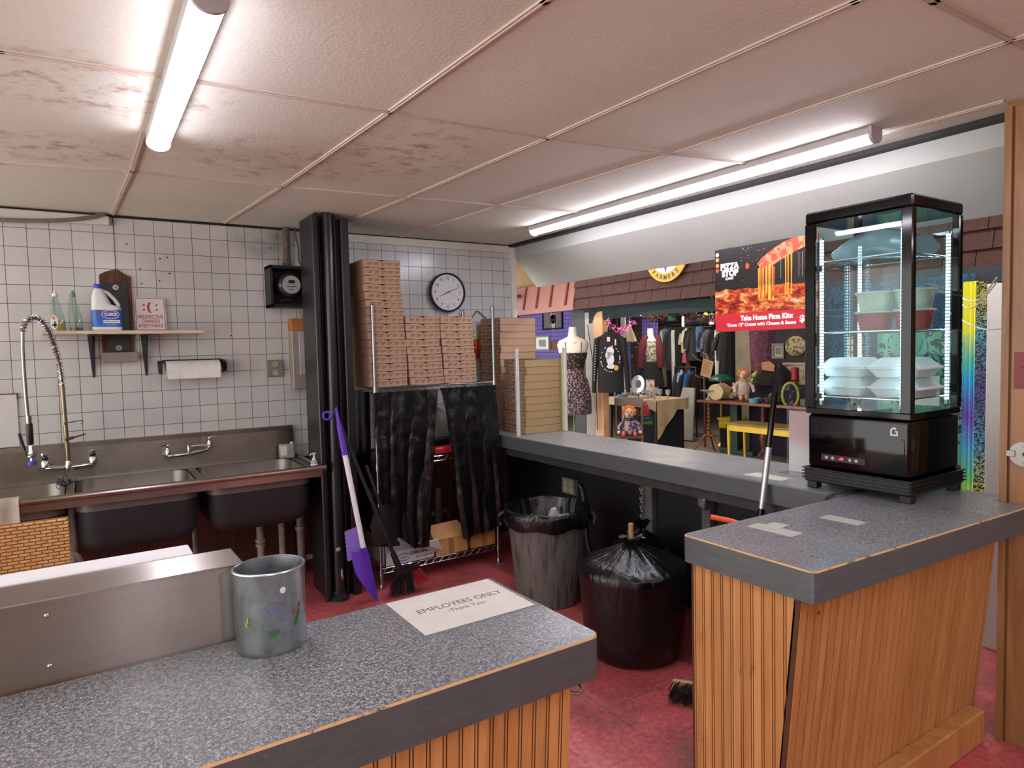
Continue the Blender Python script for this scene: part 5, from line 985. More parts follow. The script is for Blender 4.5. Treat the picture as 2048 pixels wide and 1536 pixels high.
b = B(); b.box((6.1, 7.4, 2.5), (8.0, 12.8, 2.58)); 
for i in range(9): b.box((5.98, 7.45+.4*i, 2.52), (6.1, 7.50+.4*i, 3.05))
b.done('shop_roof', M('raw_timber', '#7f6848', .8), label='raw timber roof edge above the red metal awning', cat='roof')
b = B(); b.box((5.97, 7.37, 2.50), (6.0, 12.8, 3.05)); b.done('timber_board', M('raw_timber2', '#75603f', .8, vs=3, var=.25), label='timber boards rising behind the red metal awning to the hall ceiling', cat='boards')
# round market sign
t = thing('market_sign', 'round yellow farmers market sign on the brown shingles, half hidden by the header', 'sign', (5.8, 5.56, 2.31))
c = Vector((5.815, 5.565, 2.64)); m4 = frame(c, (0, -1, 0), (0, 0, 1)); n = 48
def disc(b, r, z, m=0, th=.004): b.loft([[(r*math.cos(2*PI*i/n), r*math.sin(2*PI*i/n), z) for i in range(n)], [(r*math.cos(2*PI*i/n), r*math.sin(2*PI*i/n), z+th) for i in range(n)]], m)
b = B().xf(m4); disc(b, .335, 0, 0, .02); b.done('yellow_ring', M('sign_yellow', '#b98f2c', .6), t); b = B().xf(m4); disc(b, .235, .021, 0); b.done('white_field', M('sign_field', '#c9c3ba', .6), t)
b = B().xf(m4)
for k in range(8):
    a = k*PI/4+PI/2; d = Vector((math.cos(a), math.sin(a), 0)); q = Vector((-d.y, d.x, 0)); z = Vector((0, 0, .026)); b.prism([z, d*.13+q*.03+z, d*.225+z, d*.13-q*.03+z], (0, 0, .002), k % 2)
    if k % 2:
        b.loft([[(d.x*.16+.045*math.cos(j*PI/8), d.y*.16+.045*math.sin(j*PI/8), .0285) for j in range(16)], [(d.x*.16+.045*math.cos(j*PI/8), d.y*.16+.045*math.sin(j*PI/8), .03) for j in range(16)]], 1)
b.done('star', [M('sign_blue', '#31407e', .6), M('sign_red', '#8e2a2a', .6)], t)
b = B().xf(m4)
def ringtext(s_, a0, step, r, sz, flip=1):
    for i, ch in enumerate(s_):
        a = a0+step*i; 
        if ch != ' ': text(b, ch, sz, Matrix.Translation((r*math.cos(a), r*math.sin(a), .0215)) @ Matrix.Rotation(a+PI/2 if flip > 0 else a-PI/2, 4, 'Z'), 0, .003)
ringtext('QUAKERTOWN FARMERS MARKET', -PI/2-.235*14.2, .235, .283, .072)
b.done('lettering', M('sign_brown_letter', '#4a2a14', .6), t)
# canopy cloth
b = B(); b.hard = 60; b.sheet(lambda u, v: (5.99+.05*math.sin(u*9)*v, 7.22-2.9*u, 2.10-(.19-.06*u)*v*(1 if u > .03 else 1.1)+.02*math.sin(u*6)), 40, 6, .006); b.done('cloth_valance', M('dark_green_cloth', '#132024', .9), label='dark green cloth valance hanging under the shingles', cat='valance')
# posts
def post(a, c, name, mat, label, x0, x1, z1, z0=0):
    y0, y1 = sorted((at(a, 800, x0).y, at(c, 800, x0).y)); b = B(); b.box((x0, y0, z0), (x1, y1, z1), .004); b.done(name, mat, label=label, cat='post')
post(1146, 1171, 'dark_post', M('dark_grey_post', '#34343a', .7), 'wide dark grey shop front post behind the dress form', 6.0, 6.12, 2.1)
post(1172, 1190, 'grey_post', M('weathered_grey_post', '#8b8683', .8, vs=3), 'weathered light grey post left of the orange timber post', 6.0, 6.1, 2.05)
post(1190, 1207, 'timber_post', M('orange_timber', '#b98a66', .7, vs=3, var=.2), 'orange-tinted timber post behind the hanging black sweater', 6.0, 6.1, 2.05)
post(1471, 1502, 'pale_post', M('pale_rough_post', '#857a6b', .8, vs=3, var=.2), 'pale rough post in the middle of the antiques shop', 8.35, 8.6, 3.1)
post(1243, 1251, 'thin_post', M('thin_grey_post', '#8f8b84', .7), 'thin grey post behind the glassware table', 7.9, 7.94, 2.2)
b = B(); b.tube([at(1175, 650, 5.97), at(1185, 720, 5.97), at(1192, 770, 5.97), at(1195, 860, 5.97)], .006, 6); b.done('twisted_cord', BLKINK, label='dark twisted cord hanging down the pale shop posts', cat='cord')

# purple grid walls with things on them
GR = mk_grid('black_grid_on_purple', '#6f62b4', '#14121c', .075, .007)
for y0, y1, x, lab in ((9.55, 11.4, 7.6, 'black wire grid over a purple backing at the far left'), (8.75, 9.75, 8.9, 'black wire grid over purple behind the cream skirt')):
    b = B(); b.box((x, y0, .7), (x+.03, y1, 2.45)); b.done('grid_panel', GR, label=lab, cat='display panel')
def picture(a, p, q, x, fc, mc, label, art=None, fw_=.03, name='framed_picture'):
    A, C = at(a[0], a[1], x), at(p, q, x); y0, y1, z0, z1 = C.y, A.y, C.z, A.z; t = thing(name, label, 'picture', (x, (y0+y1)/2, z0))
    b = B()
    for u, v in (((y0, z0), (y1, z0+fw_)), ((y0, z1-fw_), (y1, z1)), ((y0, z0+fw_), (y0+fw_, z1-fw_)), ((y1-fw_, z0+fw_), (y1, z1-fw_))): b.box((x-.03, u[0], u[1]), (x, v[0], v[1]))
    b.done('frame', fc, t); b = B(); b.box((x-.012, y0+fw_, z0+fw_), (x-.004, y1-fw_, z1-fw_)); b.done('mat', mc, t)
    if art is not None:
        b = B(); k = .27; b.box((x-.014, y0+(y1-y0)*k, z0+(z1-z0)*k), (x-.0125, y1-(y1-y0)*k, z1-(z1-z0)*k)); b.done('print', art, t)
    return t
t = picture((1086, 612), 1127, 658, 7.6, BLKP, M('grey_picture_ground', '#63606b', .5), 'dark framed oval portrait of a figure hanging on the purple grid')
b = B(); c = at(1106, 636, 7.582)
b.tube([c+Vector((-.002, .17*math.cos(k), .23*math.sin(k))) for k in [2*PI*i/32 for i in range(33)]], .006, 5); b.done('oval_line', M('pale_rose', '#b59a9c', .6), t)
b = B(); 
for yy, zz, r, s_, m in ((0, .14, .05, .06, 0), (.01, .05, .07, .07, 0), (0, -.02, .09, .09, 1), (-.01, -.13, .06, .07, 0)): b.loft([[(c.x-.001-e, c.y+yy+r*math.cos(k), c.z+zz+s_*math.sin(k)) for k in [2*PI*i/14 for i in range(14)]] for e in (0, .003)], m)
b.done('figure', [M('pale_skin_print', '#b5a59d', .7), BLKINK], t)
picture((1071, 672), 1101, 701, 7.6, M('silver_frame', '#8f8f88', .4), PAPER, 'small silver-framed print with white mat on the purple grid', M('small_print', '#8b8d95', .6, vs=30, var=.5))
picture((1103, 683), 1118, 700, 7.6, M('brown_frame', '#7a4a33', .5), M('brown_art', '#6e5348', .6), 'small brown-framed picture beside the dress form')
SKIN = M('mannequin_cream', '#c9beb4', .4, var=.03)
# dress form
p = at(1146, 700, 5.6); t = thing('dress_form', 'cream mannequin torso in a black lace top and dark flowered skirt', 'mannequin', (p.x, p.y, .0)); X, Y = p.x, p.y
b = B(); b.loft([E_(X, Y, z, a, c, FACE) for z, a, c in ((1.22, .13, .10), (1.30, .14, .115), (1.42, .175, .13), (1.52, .195, .12), (1.60, .215, .10), (1.655, .19, .085), (1.69, .11, .07), (1.715, .065, .058), (1.78, .055, .052), (1.835, .052, .05), (1.84, .03, .03))]); b.done('torso', SKIN, t)
b = B(); b.loft([E_(X, Y, z, a, c, FACE, rip=.01) for z, a, c in ((1.24, .135, .11), (1.32, .15, .125), (1.42, .182, .138), (1.49, .196, .132))], cap=False)
for s_ in (-.10, .10): b.tube([(X+s_*math.cos(FACE)+.12*math.sin(FACE), Y+s_*math.sin(FACE)-.12*math.cos(FACE), 1.48), (X+s_*1.1*math.cos(FACE)+.09*math.sin(FACE), Y+s_*1.1*math.sin(FACE)-.09*math.cos(FACE), 1.62), (X+s_*1.0*math.cos(FACE), Y+s_*1.0*math.sin(FACE), 1.69)], .006, 6)
b.done('lace_top', mk_speck('black_lace', '#100e10', '#8a5f4c', '#3a2a28', 32, .6), t)
b = B(); b.loft([E_(X, Y, z, a, c, FACE, 36, .03, 9) for z, a, c in ((.66, .24, .2), (.9, .235, .19), (1.1, .20, .16), (1.2, .15, .13), (1.27, .135, .115))]); b.done('flowered_skirt', mk_speck('dark_flower_print', '#1a1519', '#9d7480', '#6d5a63', 48, .55), t)
b = B(); b.tube([(X+.07*math.cos(FACE+a), Y+.07*math.sin(FACE+a)-.03, 1.71-.09*max(0, -math.sin(a))) for a in [2*PI*i/16 for i in range(17)]], .003, 5); b.done('necklace', BLKINK, t)
b = B(); b.cyl((X, Y, 0), (X, Y, .7), .015); b.cyl((X, Y, 0), (X, Y, .02), .16, n=24); b.done('stand', M('olive_stand', '#5f6440', .5), t)
# big black printed sweater
def shirt(X, Y, zt, zb, w, d, phi, col, label, name, sleeves=True, slen=.9, group=None, extra=None, cat='clothing'):
    t = thing(name, label, cat, (X, Y, zb), group); H = zt-zb
    b = B(); b.hard = 60; b.loft([E_(X, Y, z, a, c, phi, 24, .03, 6, X*9) for z, a, c in ((zb, w*.9, d), (zb+.05*H, w*.93, d), (zb+H*.6, w*.9, d*.95), (zb+H*.86, w*.98, d*.8), (zb+H*.95, w*.6, d*.6), (zt, w*.26, d*.45))]); b.done('body', col, t)
    if sleeves:
        for s_ in (-1, 1):
            b = B(); ux, uy = math.cos(phi)*s_, math.sin(phi)*s_; sh = Vector((X+ux*w*.9, Y+uy*w*.9, zb+H*.88)); en = Vector((X+ux*w*1.22, Y+uy*w*1.22, zt-H*slen)); b.tube([sh-Vector((ux, uy, 0))*w*.2+Vector((0, 0, .01)), sh, (sh+en)/2+Vector((ux*.01, uy*.01, 0)), en], [d*.6, d*.75, d*.6, d*.5], 10); b.done('sleeve', col, t)
    b = B(); b.tube([(X-math.cos(phi)*w*.5, Y-math.sin(phi)*w*.5, zt-.02), (X, Y, zt+.035), (X+math.cos(phi)*w*.5, Y+math.sin(phi)*w*.5, zt-.02)], .004, 5); b.tube([(X, Y, zt+.03), (X, Y, zt+.08), (X+.015, Y, zt+.10), (X+.03, Y, zt+.085)], .003, 5, smooth=1); b.done('hanger', BLKP, t); return t
p = at(1221, 725, 5.9); BLKC = M('black_knit', '#0f0d12', .9)
t = shirt(p.x, p.y, 1.76, .95, .185, .06, -.75, BLKC, 'large black sweater with white cat-like print and dots hanging at the shop front', 'sweater', slen=1.0)
mf = frame((p.x, p.y, 1.4), (math.cos(-.75), math.sin(-.75), 0), (0, 0, 1)); b = B().xf(mf)
for u, v, r, s_, m in ((0, .10, .05, .06, 0), (.0, .0, .05, .09, 0), (-.03, .05, .035, .05, 0), (.01, -.10, .06, .03, 0), (.075, -.12, .03, .035, 1)): b.loft([[(u+r*math.cos(k), v+s_*math.sin(k), z) for k in [2*PI*i/14 for i in range(14)]] for z in (.058, .066)], m)
rnd = random.Random(31)
for i in range(34):
    a = rnd.uniform(0, 2*PI); u, v = .125*math.cos(a), .17*math.sin(a); b.ball((u, v, .056), (.009, .009, .006), 6, rnd.choice((0, 0, 2)))
for i in range(14): b.ball((-.19-.002*i, .18-.035*i, .045), (.008, .008, .006), 6, 0)
b.box((-.04, .23, .05), (.0, .29, .06), m=3); b.box((.06, .18, .055), (.08, .26, .06), m=3)
b.done('print', [M('cat_white', '#b9bac2', .8), M('gold_print', '#b98a2a', .7), M('pink_dot', '#a5687a', .7), M('tag_pink', '#d2a89a', .8)], t)
# tinsel and small hung things
b = B(); rnd = random.Random(41)
for i in range(90):
    u = rnd.random(); c = at(1213+55*u, 640+22*math.sin(PI*u)+rnd.uniform(-5, 5), 5.95+rnd.uniform(-.05, .05)); b.tube([c, c+Vector((rnd.uniform(-.03, .03), rnd.uniform(-.06, .06), rnd.uniform(-.05, .05)))], .006, 3, m=rnd.choice((0, 0, 1)))
b.done('pink_tinsel', [M('magenta_tinsel', '#c8409a', .3, .3), M('pale_tinsel', '#c9a0a8', .3, .3)], label='shiny pink tinsel garland hanging under the green valance', cat='garland')
b = B(); rnd = random.Random(42)
for i in range(240):
    u = rnd.random(); c = at(1285+145*u, 630+8*math.sin(u*9)+rnd.uniform(-6, 6), 7.2+rnd.uniform(-.05, .05)); b.tube([c, c+Vector((rnd.uniform(-.05, .05), rnd.uniform(-.07, .07), rnd.uniform(-.04, .04)))], .012, 3, m=rnd.choice((0, 1, 1)))

for px in (1290, 1355, 1425): c = at(px, 630, 7.2); b.cyl(c, (c.x, c.y, 3.1), .003, n=5)
b.done('leaf_garland', [M('russet_leaf', '#8a5a44', .8), M('brown_leaf', '#4f3a33', .8)], label='long brown autumn leaf garland across the shop ceiling', cat='garland')
p = at(1259, 668, 7.4); b = B(); b.hard = 60; b.loft([E_(p.x, p.y, p.z+z, a, a*.8, 0, 24, .08, 8) for z, a in ((-.12, .12), (-.05, .10), (.04, .06), (.10, .035), (.15, .03), (.17, .015))]); b.cyl((p.x, p.y, p.z+.165), (p.x, p.y, 3.1), .003, n=5); b.done('cream_ruffle_dress', M('cream_cloth', '#c2b199', .9), label='small cream ruffled doll dress hanging left of the maroon jacket', cat='doll dress')
p = at(1235, 690, 7.0); b = B(); rnd = random.Random(43)
for i in range(60): c = p+Vector((rnd.gauss(0, .05), rnd.gauss(0, .10), rnd.gauss(0, .16))); b.tube([c, c+Vector((rnd.uniform(-.03, .03), rnd.uniform(-.03, .03), rnd.uniform(-.09, -.02)))], .006, 4)
b.cyl(p, (p.x, p.y, 3.1), .003, n=5); b.done('beaded_necklaces', M('wine_beads', '#5e1f36', .4), label='bunch of wine-red bead strings behind the black sweater', cat='necklaces')

# glassware table
def cl(z, k): return None
p0 = at(1212, 800, 7.0); t = thing('display_table', 'table under a cream cloth carrying glassware in the shop', 'table', (7.3, 7.5, 0))
b = B(); b.box((7.02, 6.95, .72), (7.65, 8.05, .745)); 
for x, y in ((7.06, 7.0), (7.6, 7.0), (7.06, 8.0), (7.6, 8.0)): b.box((x-.02, y-.02, 0), (x+.02, y+.02, .72))
b.done('table_frame', M('dark_table_frame', '#2c2822', .6), t)
b = B(); b.box((7.12, 6.98, 0), (7.6, 7.7, .719), .01); b.done('skirt', M('navy_skirt', '#10111f', .9), t)
b = B(); b.hard = 50; b.sheet(lambda u, v: (7.0-.01*math.sin(v*20) if u < .5 else 7.0+(u-.5)*1.34, 8.07-1.14*v, (.755-(.5-u)*(.22+.5*max(0, v-.8)) if u < .5 else .755)), 16, 24, -.006); tc = b.done('tablecloth', M('cream_tablecloth', '#b59c80', .9), label='cream cloth over the glassware table, its right corner hanging', cat='tablecloth')
b = B(); b.hard = 50; b.sheet(lambda u, v: (7.0+.66*u, 6.92-.012*math.sin(u*16)*v, .758-v*(.16+.42*max(0, 1-u*1.6))), 14, 12, .005); b.done('tablecloth_corner', M('cream_tablecloth', '#b59c80', .9), tc)
rnd = random.Random(51); CRY = M('cut_glass_white', '#b4b8bc', .15, .3, var=.3, vs=60); k = 0
def goblet(x, y, z, s_, mat, label, name='glass_goblet', group='glassware on the cream cloth table'):
    b = B(); b.lathe([(.03*s_, 0), (.03*s_, .004), (.006*s_, .012*s_), (.006*s_, .05*s_), (.03*s_, .07*s_), (.035*s_, .13*s_), (.033*s_, .13*s_), (.0, .075*s_)], (x, y, z), 14, cap=False); b.done(name, mat, label=label, cat='glass', group=group)
for i in range(12): goblet(7.1+.09*(i % 3)+rnd.uniform(0, .02), 7.95-.088*i, .7555, rnd.uniform(.8, 1.3), CRY, 'small clear cut glass standing on the cream cloth table')
c = at(1277, 768, 7.1); t = thing('cut_glass_plate', 'large oval cut glass plate standing upright on the cream cloth table', 'plate', (c.x, c.y, .7555))
b = B(); m4 = frame(c, (.3, -1, 0), (.12, 0, 1)); b.xf(m4); b.loft([[(a*math.cos(k), a*1.2*math.sin(k), z) for k in [2*PI*i/32 for i in range(32)]] for a, z in ((.06, 0), (.11, .012), (.112, .018), (.06, .006))], cap=True); b.done('plate', CRY, t)
b = B().xf(m4); b.loft([[(.045*math.cos(k), .06*math.sin(k), z) for k in [2*PI*i/20 for i in range(20)]] for z in (.004, .012)]); b.done('centre', M('dark_plate_centre', '#3c3c40', .3), t)  # centre of the plate is one even dark grey
c = at(1245, 793, 7.05); b = B(); b.lathe([(.07, 0), (.085, .05), (.086, .055), (.08, .055), (.06, .008)], (c.x, c.y, .7555), 20); b.done('blue_dish', M('blue_ceramic', '#5b7fa5', .3), label='small pale blue dish at the front of the glassware table', cat='dish')
c = at(1300, 762, 7.45); b = B(); b.box((c.x, c.y-.09, .7555), (c.x+.01, c.y+.09, 1.03)); b.done('magazine', mk_speck('pink_magazine', '#c9b9ae', '#b0404a', '#7a8a58', 12, .52), label='white magazine with pink food cover standing on the glassware table', cat='magazine')
c = at(1264, 760, 7.5); t = thing('nail_polish_rack', 'small black rack of dark bottles on the glassware table', 'rack', (c.x, c.y, .7555)); b = B(); b.box((c.x, c.y-.13, .7555), (c.x+.06, c.y+.13, .80)); b.box((c.x+.05, c.y-.13, .80), (c.x+.06, c.y+.13, 1.02)); b.done('rack', BLKP, t)
for i in range(6): b = B(); b.lathe([(.014, .80), (.014, .86), (.006, .87), (.006, .93)], (c.x+.02, c.y-.11+.044*i, 0), 8); b.done('bottle', M('ruby_bottle', '#5a1a26', .2), t)
# clown doll on wooden chair
def clown(X, Y, Z, s_, phi, hair, suit, suit2, label, sit=True, ctype='doll'):
    t = thing('clown_doll', label, ctype, (X, Y, Z)); R = Matrix.Translation((X, Y, Z)) @ Matrix.Rotation(phi, 4, 'Z') @ Matrix.Scale(s_, 4)
    WH = M('doll_face', '#c9aa98', .6); 
    b = B().xf(R); b.loft([E_(0, 0, z, a, c, n=20) for z, a, c in ((0, .11, .09), (.08, .13, .10), (.18, .11, .085), (.26, .07, .06), (.28, .04, .04))]); b.done('body', suit, t)
    b = B().xf(R); b.ball((0, -.01, .365), (.078, .07, .088), 18); b.done('head', WH, t)
    b = B().xf(R)
    for x, y, z, r in ((-.075, .0, .40, .045), (.075, .0, .40, .045), (0, .03, .44, .06), (-.05, .01, .44, .045), (.05, .01, .44, .045), (.08, .0, .36, .035), (-.08, .0, .36, .035)): b.ball((x, y, z), r, 10)
    b.done('hair', hair, t)
    b = B().xf(R); b.ball((0, -.085, .36), .016, 8, 0); b.ball((0, -.072, .325), (.032, .012, .013), 8, 0)
    for x in (-.028, .028): b.ball((x, -.074, .388), (.010, .007, .013), 8, 1)
    b.done('face_paint', [M('clown_red', '#b01f2a', .5), BLKINK], t)
    for q in (-1, 1):
        b = B().xf(R); b.tube([(q*.08, 0, .23), (q*.16, -.03, .15), (q*.17, -.09, .08)], [.03, .035, .03], 10, m=0); b.ball((q*.17, -.10, .065), .03, 8, 1); b.done('arm', [suit, SKIN], t)
        b = B().xf(R); b.tube([(q*.05, -.02, .05), (q*.08, -.14, .05), (q*.09, -.2, .045)] if sit else [(q*.04, 0, .05), (q*.05, -.02, -.02), (q*.05, -.03, -.08)], .036, 10, m=0); f = (q*.09, -.235, .055) if sit else (q*.055, -.05, -.10); b.ball(f, (.035, .03, .045) if sit else (.035, .055, .025), 10, 1); b.done('leg', [suit2, M('shoe_red_white', '#b5484a', .6, vs=60, var=.6)], t)
    b = B().xf(R); b.loft([E_(0, 0, z, a, a*.8, n=24, rip=.08, k=8) for z, a in ((.25, .09), (.27, .10), (.29, .04))]); b.done('ruffle', suit2, t); return t
c = at(1253, 868, 6.3); t = thing('wooden_chair', 'dark wooden chair with woven back holding the seated clown doll', 'chair', (c.x+.05, c.y, 0)); X, Y = c.x+.05, c.y; m4 = Matrix.Translation((X, Y, 0)) @ Matrix.Rotation(-.75, 4, 'Z')
b = B().xf(m4); b.box((-.2, -.18, .30), (.2, .18, .325), .008); b.done('seat', TABLEWOOD, t)
for x, y, z in ((-.18, -.16, .30), (.18, -.16, .30), (-.18, .165, .80), (.18, .165, .80)): b = B().xf(m4); b.cyl((x, y, 0), (x, y, z), .014, n=10); b.done('leg', TABLEWOOD if y < 0 else M('light_chair_wood', '#8b7264', .6), t)
b = B().xf(m4); b.box((-.2, .155, .72), (.2, .18, .84), .01); b.done('back_rail', mk_speck('grey_woven', '#8f7f74', '#6b5c54', '#a39488', 60, .5), t)
for i in range(5): b = B().xf(m4); b.cyl((-.12+.06*i, .168, .325), (-.12+.06*i, .168, .73), .007, n=8); b.done('spindle', TABLEWOOD, t)
clown(X-.02, Y-.03, .326, .85, -.75, M('orange_hair', '#c8742c', .9), mk_speck('purple_patch_cloth', '#3b2f70', '#b08a3a', '#8a8398', 22, .5), mk_speck('dark_patch_cloth', '#1c1830', '#7a5a3a', '#553a6a', 30, .55), 'clown doll in a purple suit sitting on the dark wooden chair')
c = at(1290, 850, 6.7)
t = thing('price_card', 'dark card lettered SHORTS in green beside the clown doll chair', 'sign', tuple(c)); b = B().xf(frame(c, (.7, -.7, 0), (0, 0, 1))); b.box((-.11, .0, 0), (.11, .13, .006)); b.done('card', M('sign_navy', '#14202e', .6), t); b = B(); b.cyl((c.x, c.y, 0), (c.x, c.y, c.z+.01), .008, n=8); b.done('stick', BLKP, t)
b = B().xf(frame(c, (.7, -.7, 0), (0, 0, 1))); text(b, 'SHORTS', .05, Matrix.Translation((0, .03, .0075)), 0, .002, width=.2); text(b, 'ANY', .05, Matrix.Translation((.0, .095, .0075)), 1, .002, width=.13); b.done('lettering', [M('green_letter', '#3f9a4a', .6), M('blue_letter', '#3a6a9a', .6)], t)
c = at(1290, 822, 6.8); b = B(); b.hard = 60; b.loft([E_(c.x, c.y, c.z+z, a, a*.5, -.7, 20, .1, 5) for z, a in ((-.14, .06), (-.05, .075), (.06, .05), (.13, .02))]); b.done('red_cloth', mk_speck('red_blue_cloth', '#a02a38', '#3a4a8a', '#c86a4a', 20, .6), label='red patterned cloth hanging beside the chair with the clown doll', cat='cloth')
b = B(); b.tube([at(1276, 795, 6.75), at(1279, 786, 6.75), at(1283, 795, 6.75), at(1300, 797, 6.75), at(1304, 788, 6.75), at(1310, 800, 6.75)], .006, 6, smooth=2); b.done('bent_wire', DULL, label='curved wire handles in front of the cream tablecloth', cat='wire')

# clothes rack row, 9 m away
t = thing('clothes_rail', 'long black clothes rail across the back of the shop', 'clothes rail', (9, 8.2, 0))
A, C = at(1318, 655, 9), at(1472, 650, 9)
b = B(); b.cyl((9, A.y, 1.93), (9, C.y, 1.93), .016); b.done('rail', BLKP, t)
for y in (A.y, C.y): b = B(); b.cyl((9, y, 0), (9, y, 1.95), .018); b.done('upright', BLKP, t)
def hangcloth(px, w, z1, z0, col, label, kind='pants', x=9.0, zr=1.93, group=None):
    y = at(px, 700, x).y; w *= .62; t = thing({'pants': 'trousers', 'shirt': 'shirt', 'skirt': 'skirt', 'jeans': 'jeans', 'jacket': 'jacket'}[kind], label, 'clothing', (x, y, z0), group); rr_ = random.Random(px); b = B(); b.hard = 60; ph = -.72+rr_.uniform(-.15, .15); d = .035
    if kind in ('pants', 'jeans'):
        b.loft([E_(x, y, z, a, d*k, ph, 20, .06, 3, px) for z, a, k in ((z0, w*.8, 1.3), (z0+(z1-z0)*.5, w*.85, 1.2), (z1-.08, w*.95, 1.1), (z1, w*.8, .9))])
    elif kind == 'skirt': b.loft([E_(x, y, z, a, d*k, ph, 32, .10, 9, px) for z, a, k in ((z0, w*1.1, 2.2), ((z0+z1)/2, w*.9, 1.6), (z1, w*.55, 1))])
    else:
        b.loft([E_(x, y, z, a, d*k, ph, 20, .05, 5, px) for z, a, k in ((z0, w*.85, 1.6), (z0+(z1-z0)*.7, w*.9, 1.5), (z1-.05, w*.75, 1.1), (z1, w*.25, .8))])
        for s_ in (-1, 1): ux, uy = s_*math.cos(ph), s_*math.sin(ph); b.tube([(x+ux*w*.6, y+uy*w*.6, z1-.06), (x+ux*w*1.05, y+uy*w*1.05, z1-.22), (x+ux*w*1.15, y+uy*w*1.15, z0+(z1-z0)*.35)], [.04, .045, .035], 8)
    b.done('cloth', col, t); b = B(); b.tube([(x, y-.01, z1-.01), (x, y, z1+.03), (x, y, zr-.016), (x+.012, y, zr+.022), (x+.022, y, zr)], .004, 5); b.tube([(x-w*.5*math.cos(ph), y-w*.5*math.sin(ph), z1-.01), (x, y, z1+.03), (x+w*.5*math.cos(ph), y+w*.5*math.sin(ph), z1-.01)], .004, 5); b.done('hanger', BLKP, t); return t
DEN = [M('light_denim', '#7e95a8', .9, vs=30, var=.2), M('mid_denim', '#46637f', .9, vs=30, var=.2), M('dark_denim', '#1d2536', .9), M('black_cloth', '#0f1013', .9), M('white_cloth', '#b9bab6', .9), M('pink_cloth', '#a5506a', .9), M('wine_cloth', '#4a1428', .9), M('charcoal_cloth', '#24262b', .9), M('navy_cloth', '#16203a', .9), mk_speck('camo_cloth', '#55543c', '#77775a', '#2e2f24', 20, .5), mk_speck('grey_print_cloth', '#34343e', '#7a7a88', '#1c1c22', 45, .5), M('cream_rag', '#a89a80', .9)]
G = [(1318, .13, 1.84, 1.40, 0, 'jeans', 'light blue denim jeans hanging at the left end of the clothes rail'), (1325, .10, 1.84, 1.42, 4, 'shirt', 'pale grey-white shirt between the light jeans on the rail'), (1321, .20, 1.36, .72, 8, 'jeans', 'long navy jeans hanging low at the left end of the rail'), (1334, .15, 1.86, 1.42, 1, 'jeans', 'faded mid-blue denim shorts on the clothes rail'), (1329, .09, 1.38, .80, 9, 'pants', 'camouflage trouser leg hanging low between navy jeans'), (1341, .14, 1.85, 1.1, 7, 'shirt', 'charcoal shirt left of the long white trousers'), (1349, .10, 1.83, .84, 4, 'pants', 'long white trousers hanging on the clothes rail'), (1358, .14, 1.84, .9, 3, 'pants', 'long black trousers right of the long white ones'), (1368, .09, 1.82, 1.42, 11, 'shirt', 'cream narrow top on the clothes rail'), (1373, .08, 1.86, 1.46, 4, 'shirt', 'white shirt in the middle of the clothes rail'), (1369, .06, 1.50, 1.24, 5, 'skirt', 'pink scarf hanging in the middle of the rail'), (1379, .10, 1.86, 1.3, 3, 'jacket', 'black jacket beside the white shirt on the rail'), (1376, .09, 1.33, 1.0, 6, 'skirt', 'wine-red skirt hanging low in the middle of the rail'), (1388, .17, 1.84, 1.28, 7, 'jacket', 'dark charcoal jacket left of the ripped denim'), (1401, .14, 1.87, 1.43, 1, 'jeans', 'ripped mid-blue denim jeans on the right part of the rail'), (1409, .14, 1.82, 1.35, 8, 'shirt', 'navy shirt right of the ripped denim'), (1417, .15, 1.82, 1.30, 10, 'shirt', 'dark grey printed shirt on the rail'), (1427, .15, 1.80, 1.2, 3, 'jacket', 'black jacket above the hanging paper note'), (1436, .10, 1.80, 1.0, 4, 'pants', 'white trouser leg behind the black skirt'), (1450, .26, 1.78, 1.28, 7, 'shirt', 'wide dark grey sleeved top at the right end of the rail'), (1460, .30, 1.76, .75, 3, 'skirt', 'long black pleated skirt at the right end of the rail')]
for px, w_, z1, z0, ci, kd, lab in G: hangcloth(px, w_, z1, z0, DEN[ci], lab, kd)
# lower short rack
t = thing('clothes_rail', 'short low clothes rail standing before the long rail', 'clothes rail', (8.6, 8, 0)); y0, y1 = at(1392, 750, 8.6).y, at(1350, 750, 8.6).y
b = B(); b.cyl((8.6, y0, 1.18), (8.6, y1, 1.18), .012); b.done('rail', BLKP, t)
for y in (y0, y1): b = B(); b.cyl((8.6, y, 0), (8.6, y, 1.19), .014); b.done('upright', BLKP, t)
for px, w_, z1, z0, ci, kd, lab in ((1358, .12, 1.12, .46, 7, 'shirt', 'dark grey shirt on the low rail, left end'), (1363, .07, 1.14, .8, 0, 'shirt', 'pale blue shirt on the low rail'), (1369, .12, 1.10, .4, 3, 'shirt', 'black shirt on the low rail beside the blue towel'), (1379, .10, 1.13, .1, 1, 'shirt', 'long bright blue shirt on the low rail'), (1388, .14, 1.12, .35, 3, 'jacket', 'black jacket at the right end of the low rail')):
    hangcloth(px, w_, z1, z0, DEN[ci] if ci != 1 else M('royal_blue_cloth', '#1f4690', .9), lab, kd, 8.6, 1.18)
c = at(1352, 845, 8.15); b = B(); b.prism([(c.x, c.y+.14, .02), (c.x, c.y-.34, .02), (c.x+.22, c.y-.20, .85), (c.x+.22, c.y+.05, .85)], (.03, 0, 0)); b.done('leaning_board', M('cream_board', '#9b958a', .7), label='cream board leaning below the low clothes rail', cat='board')
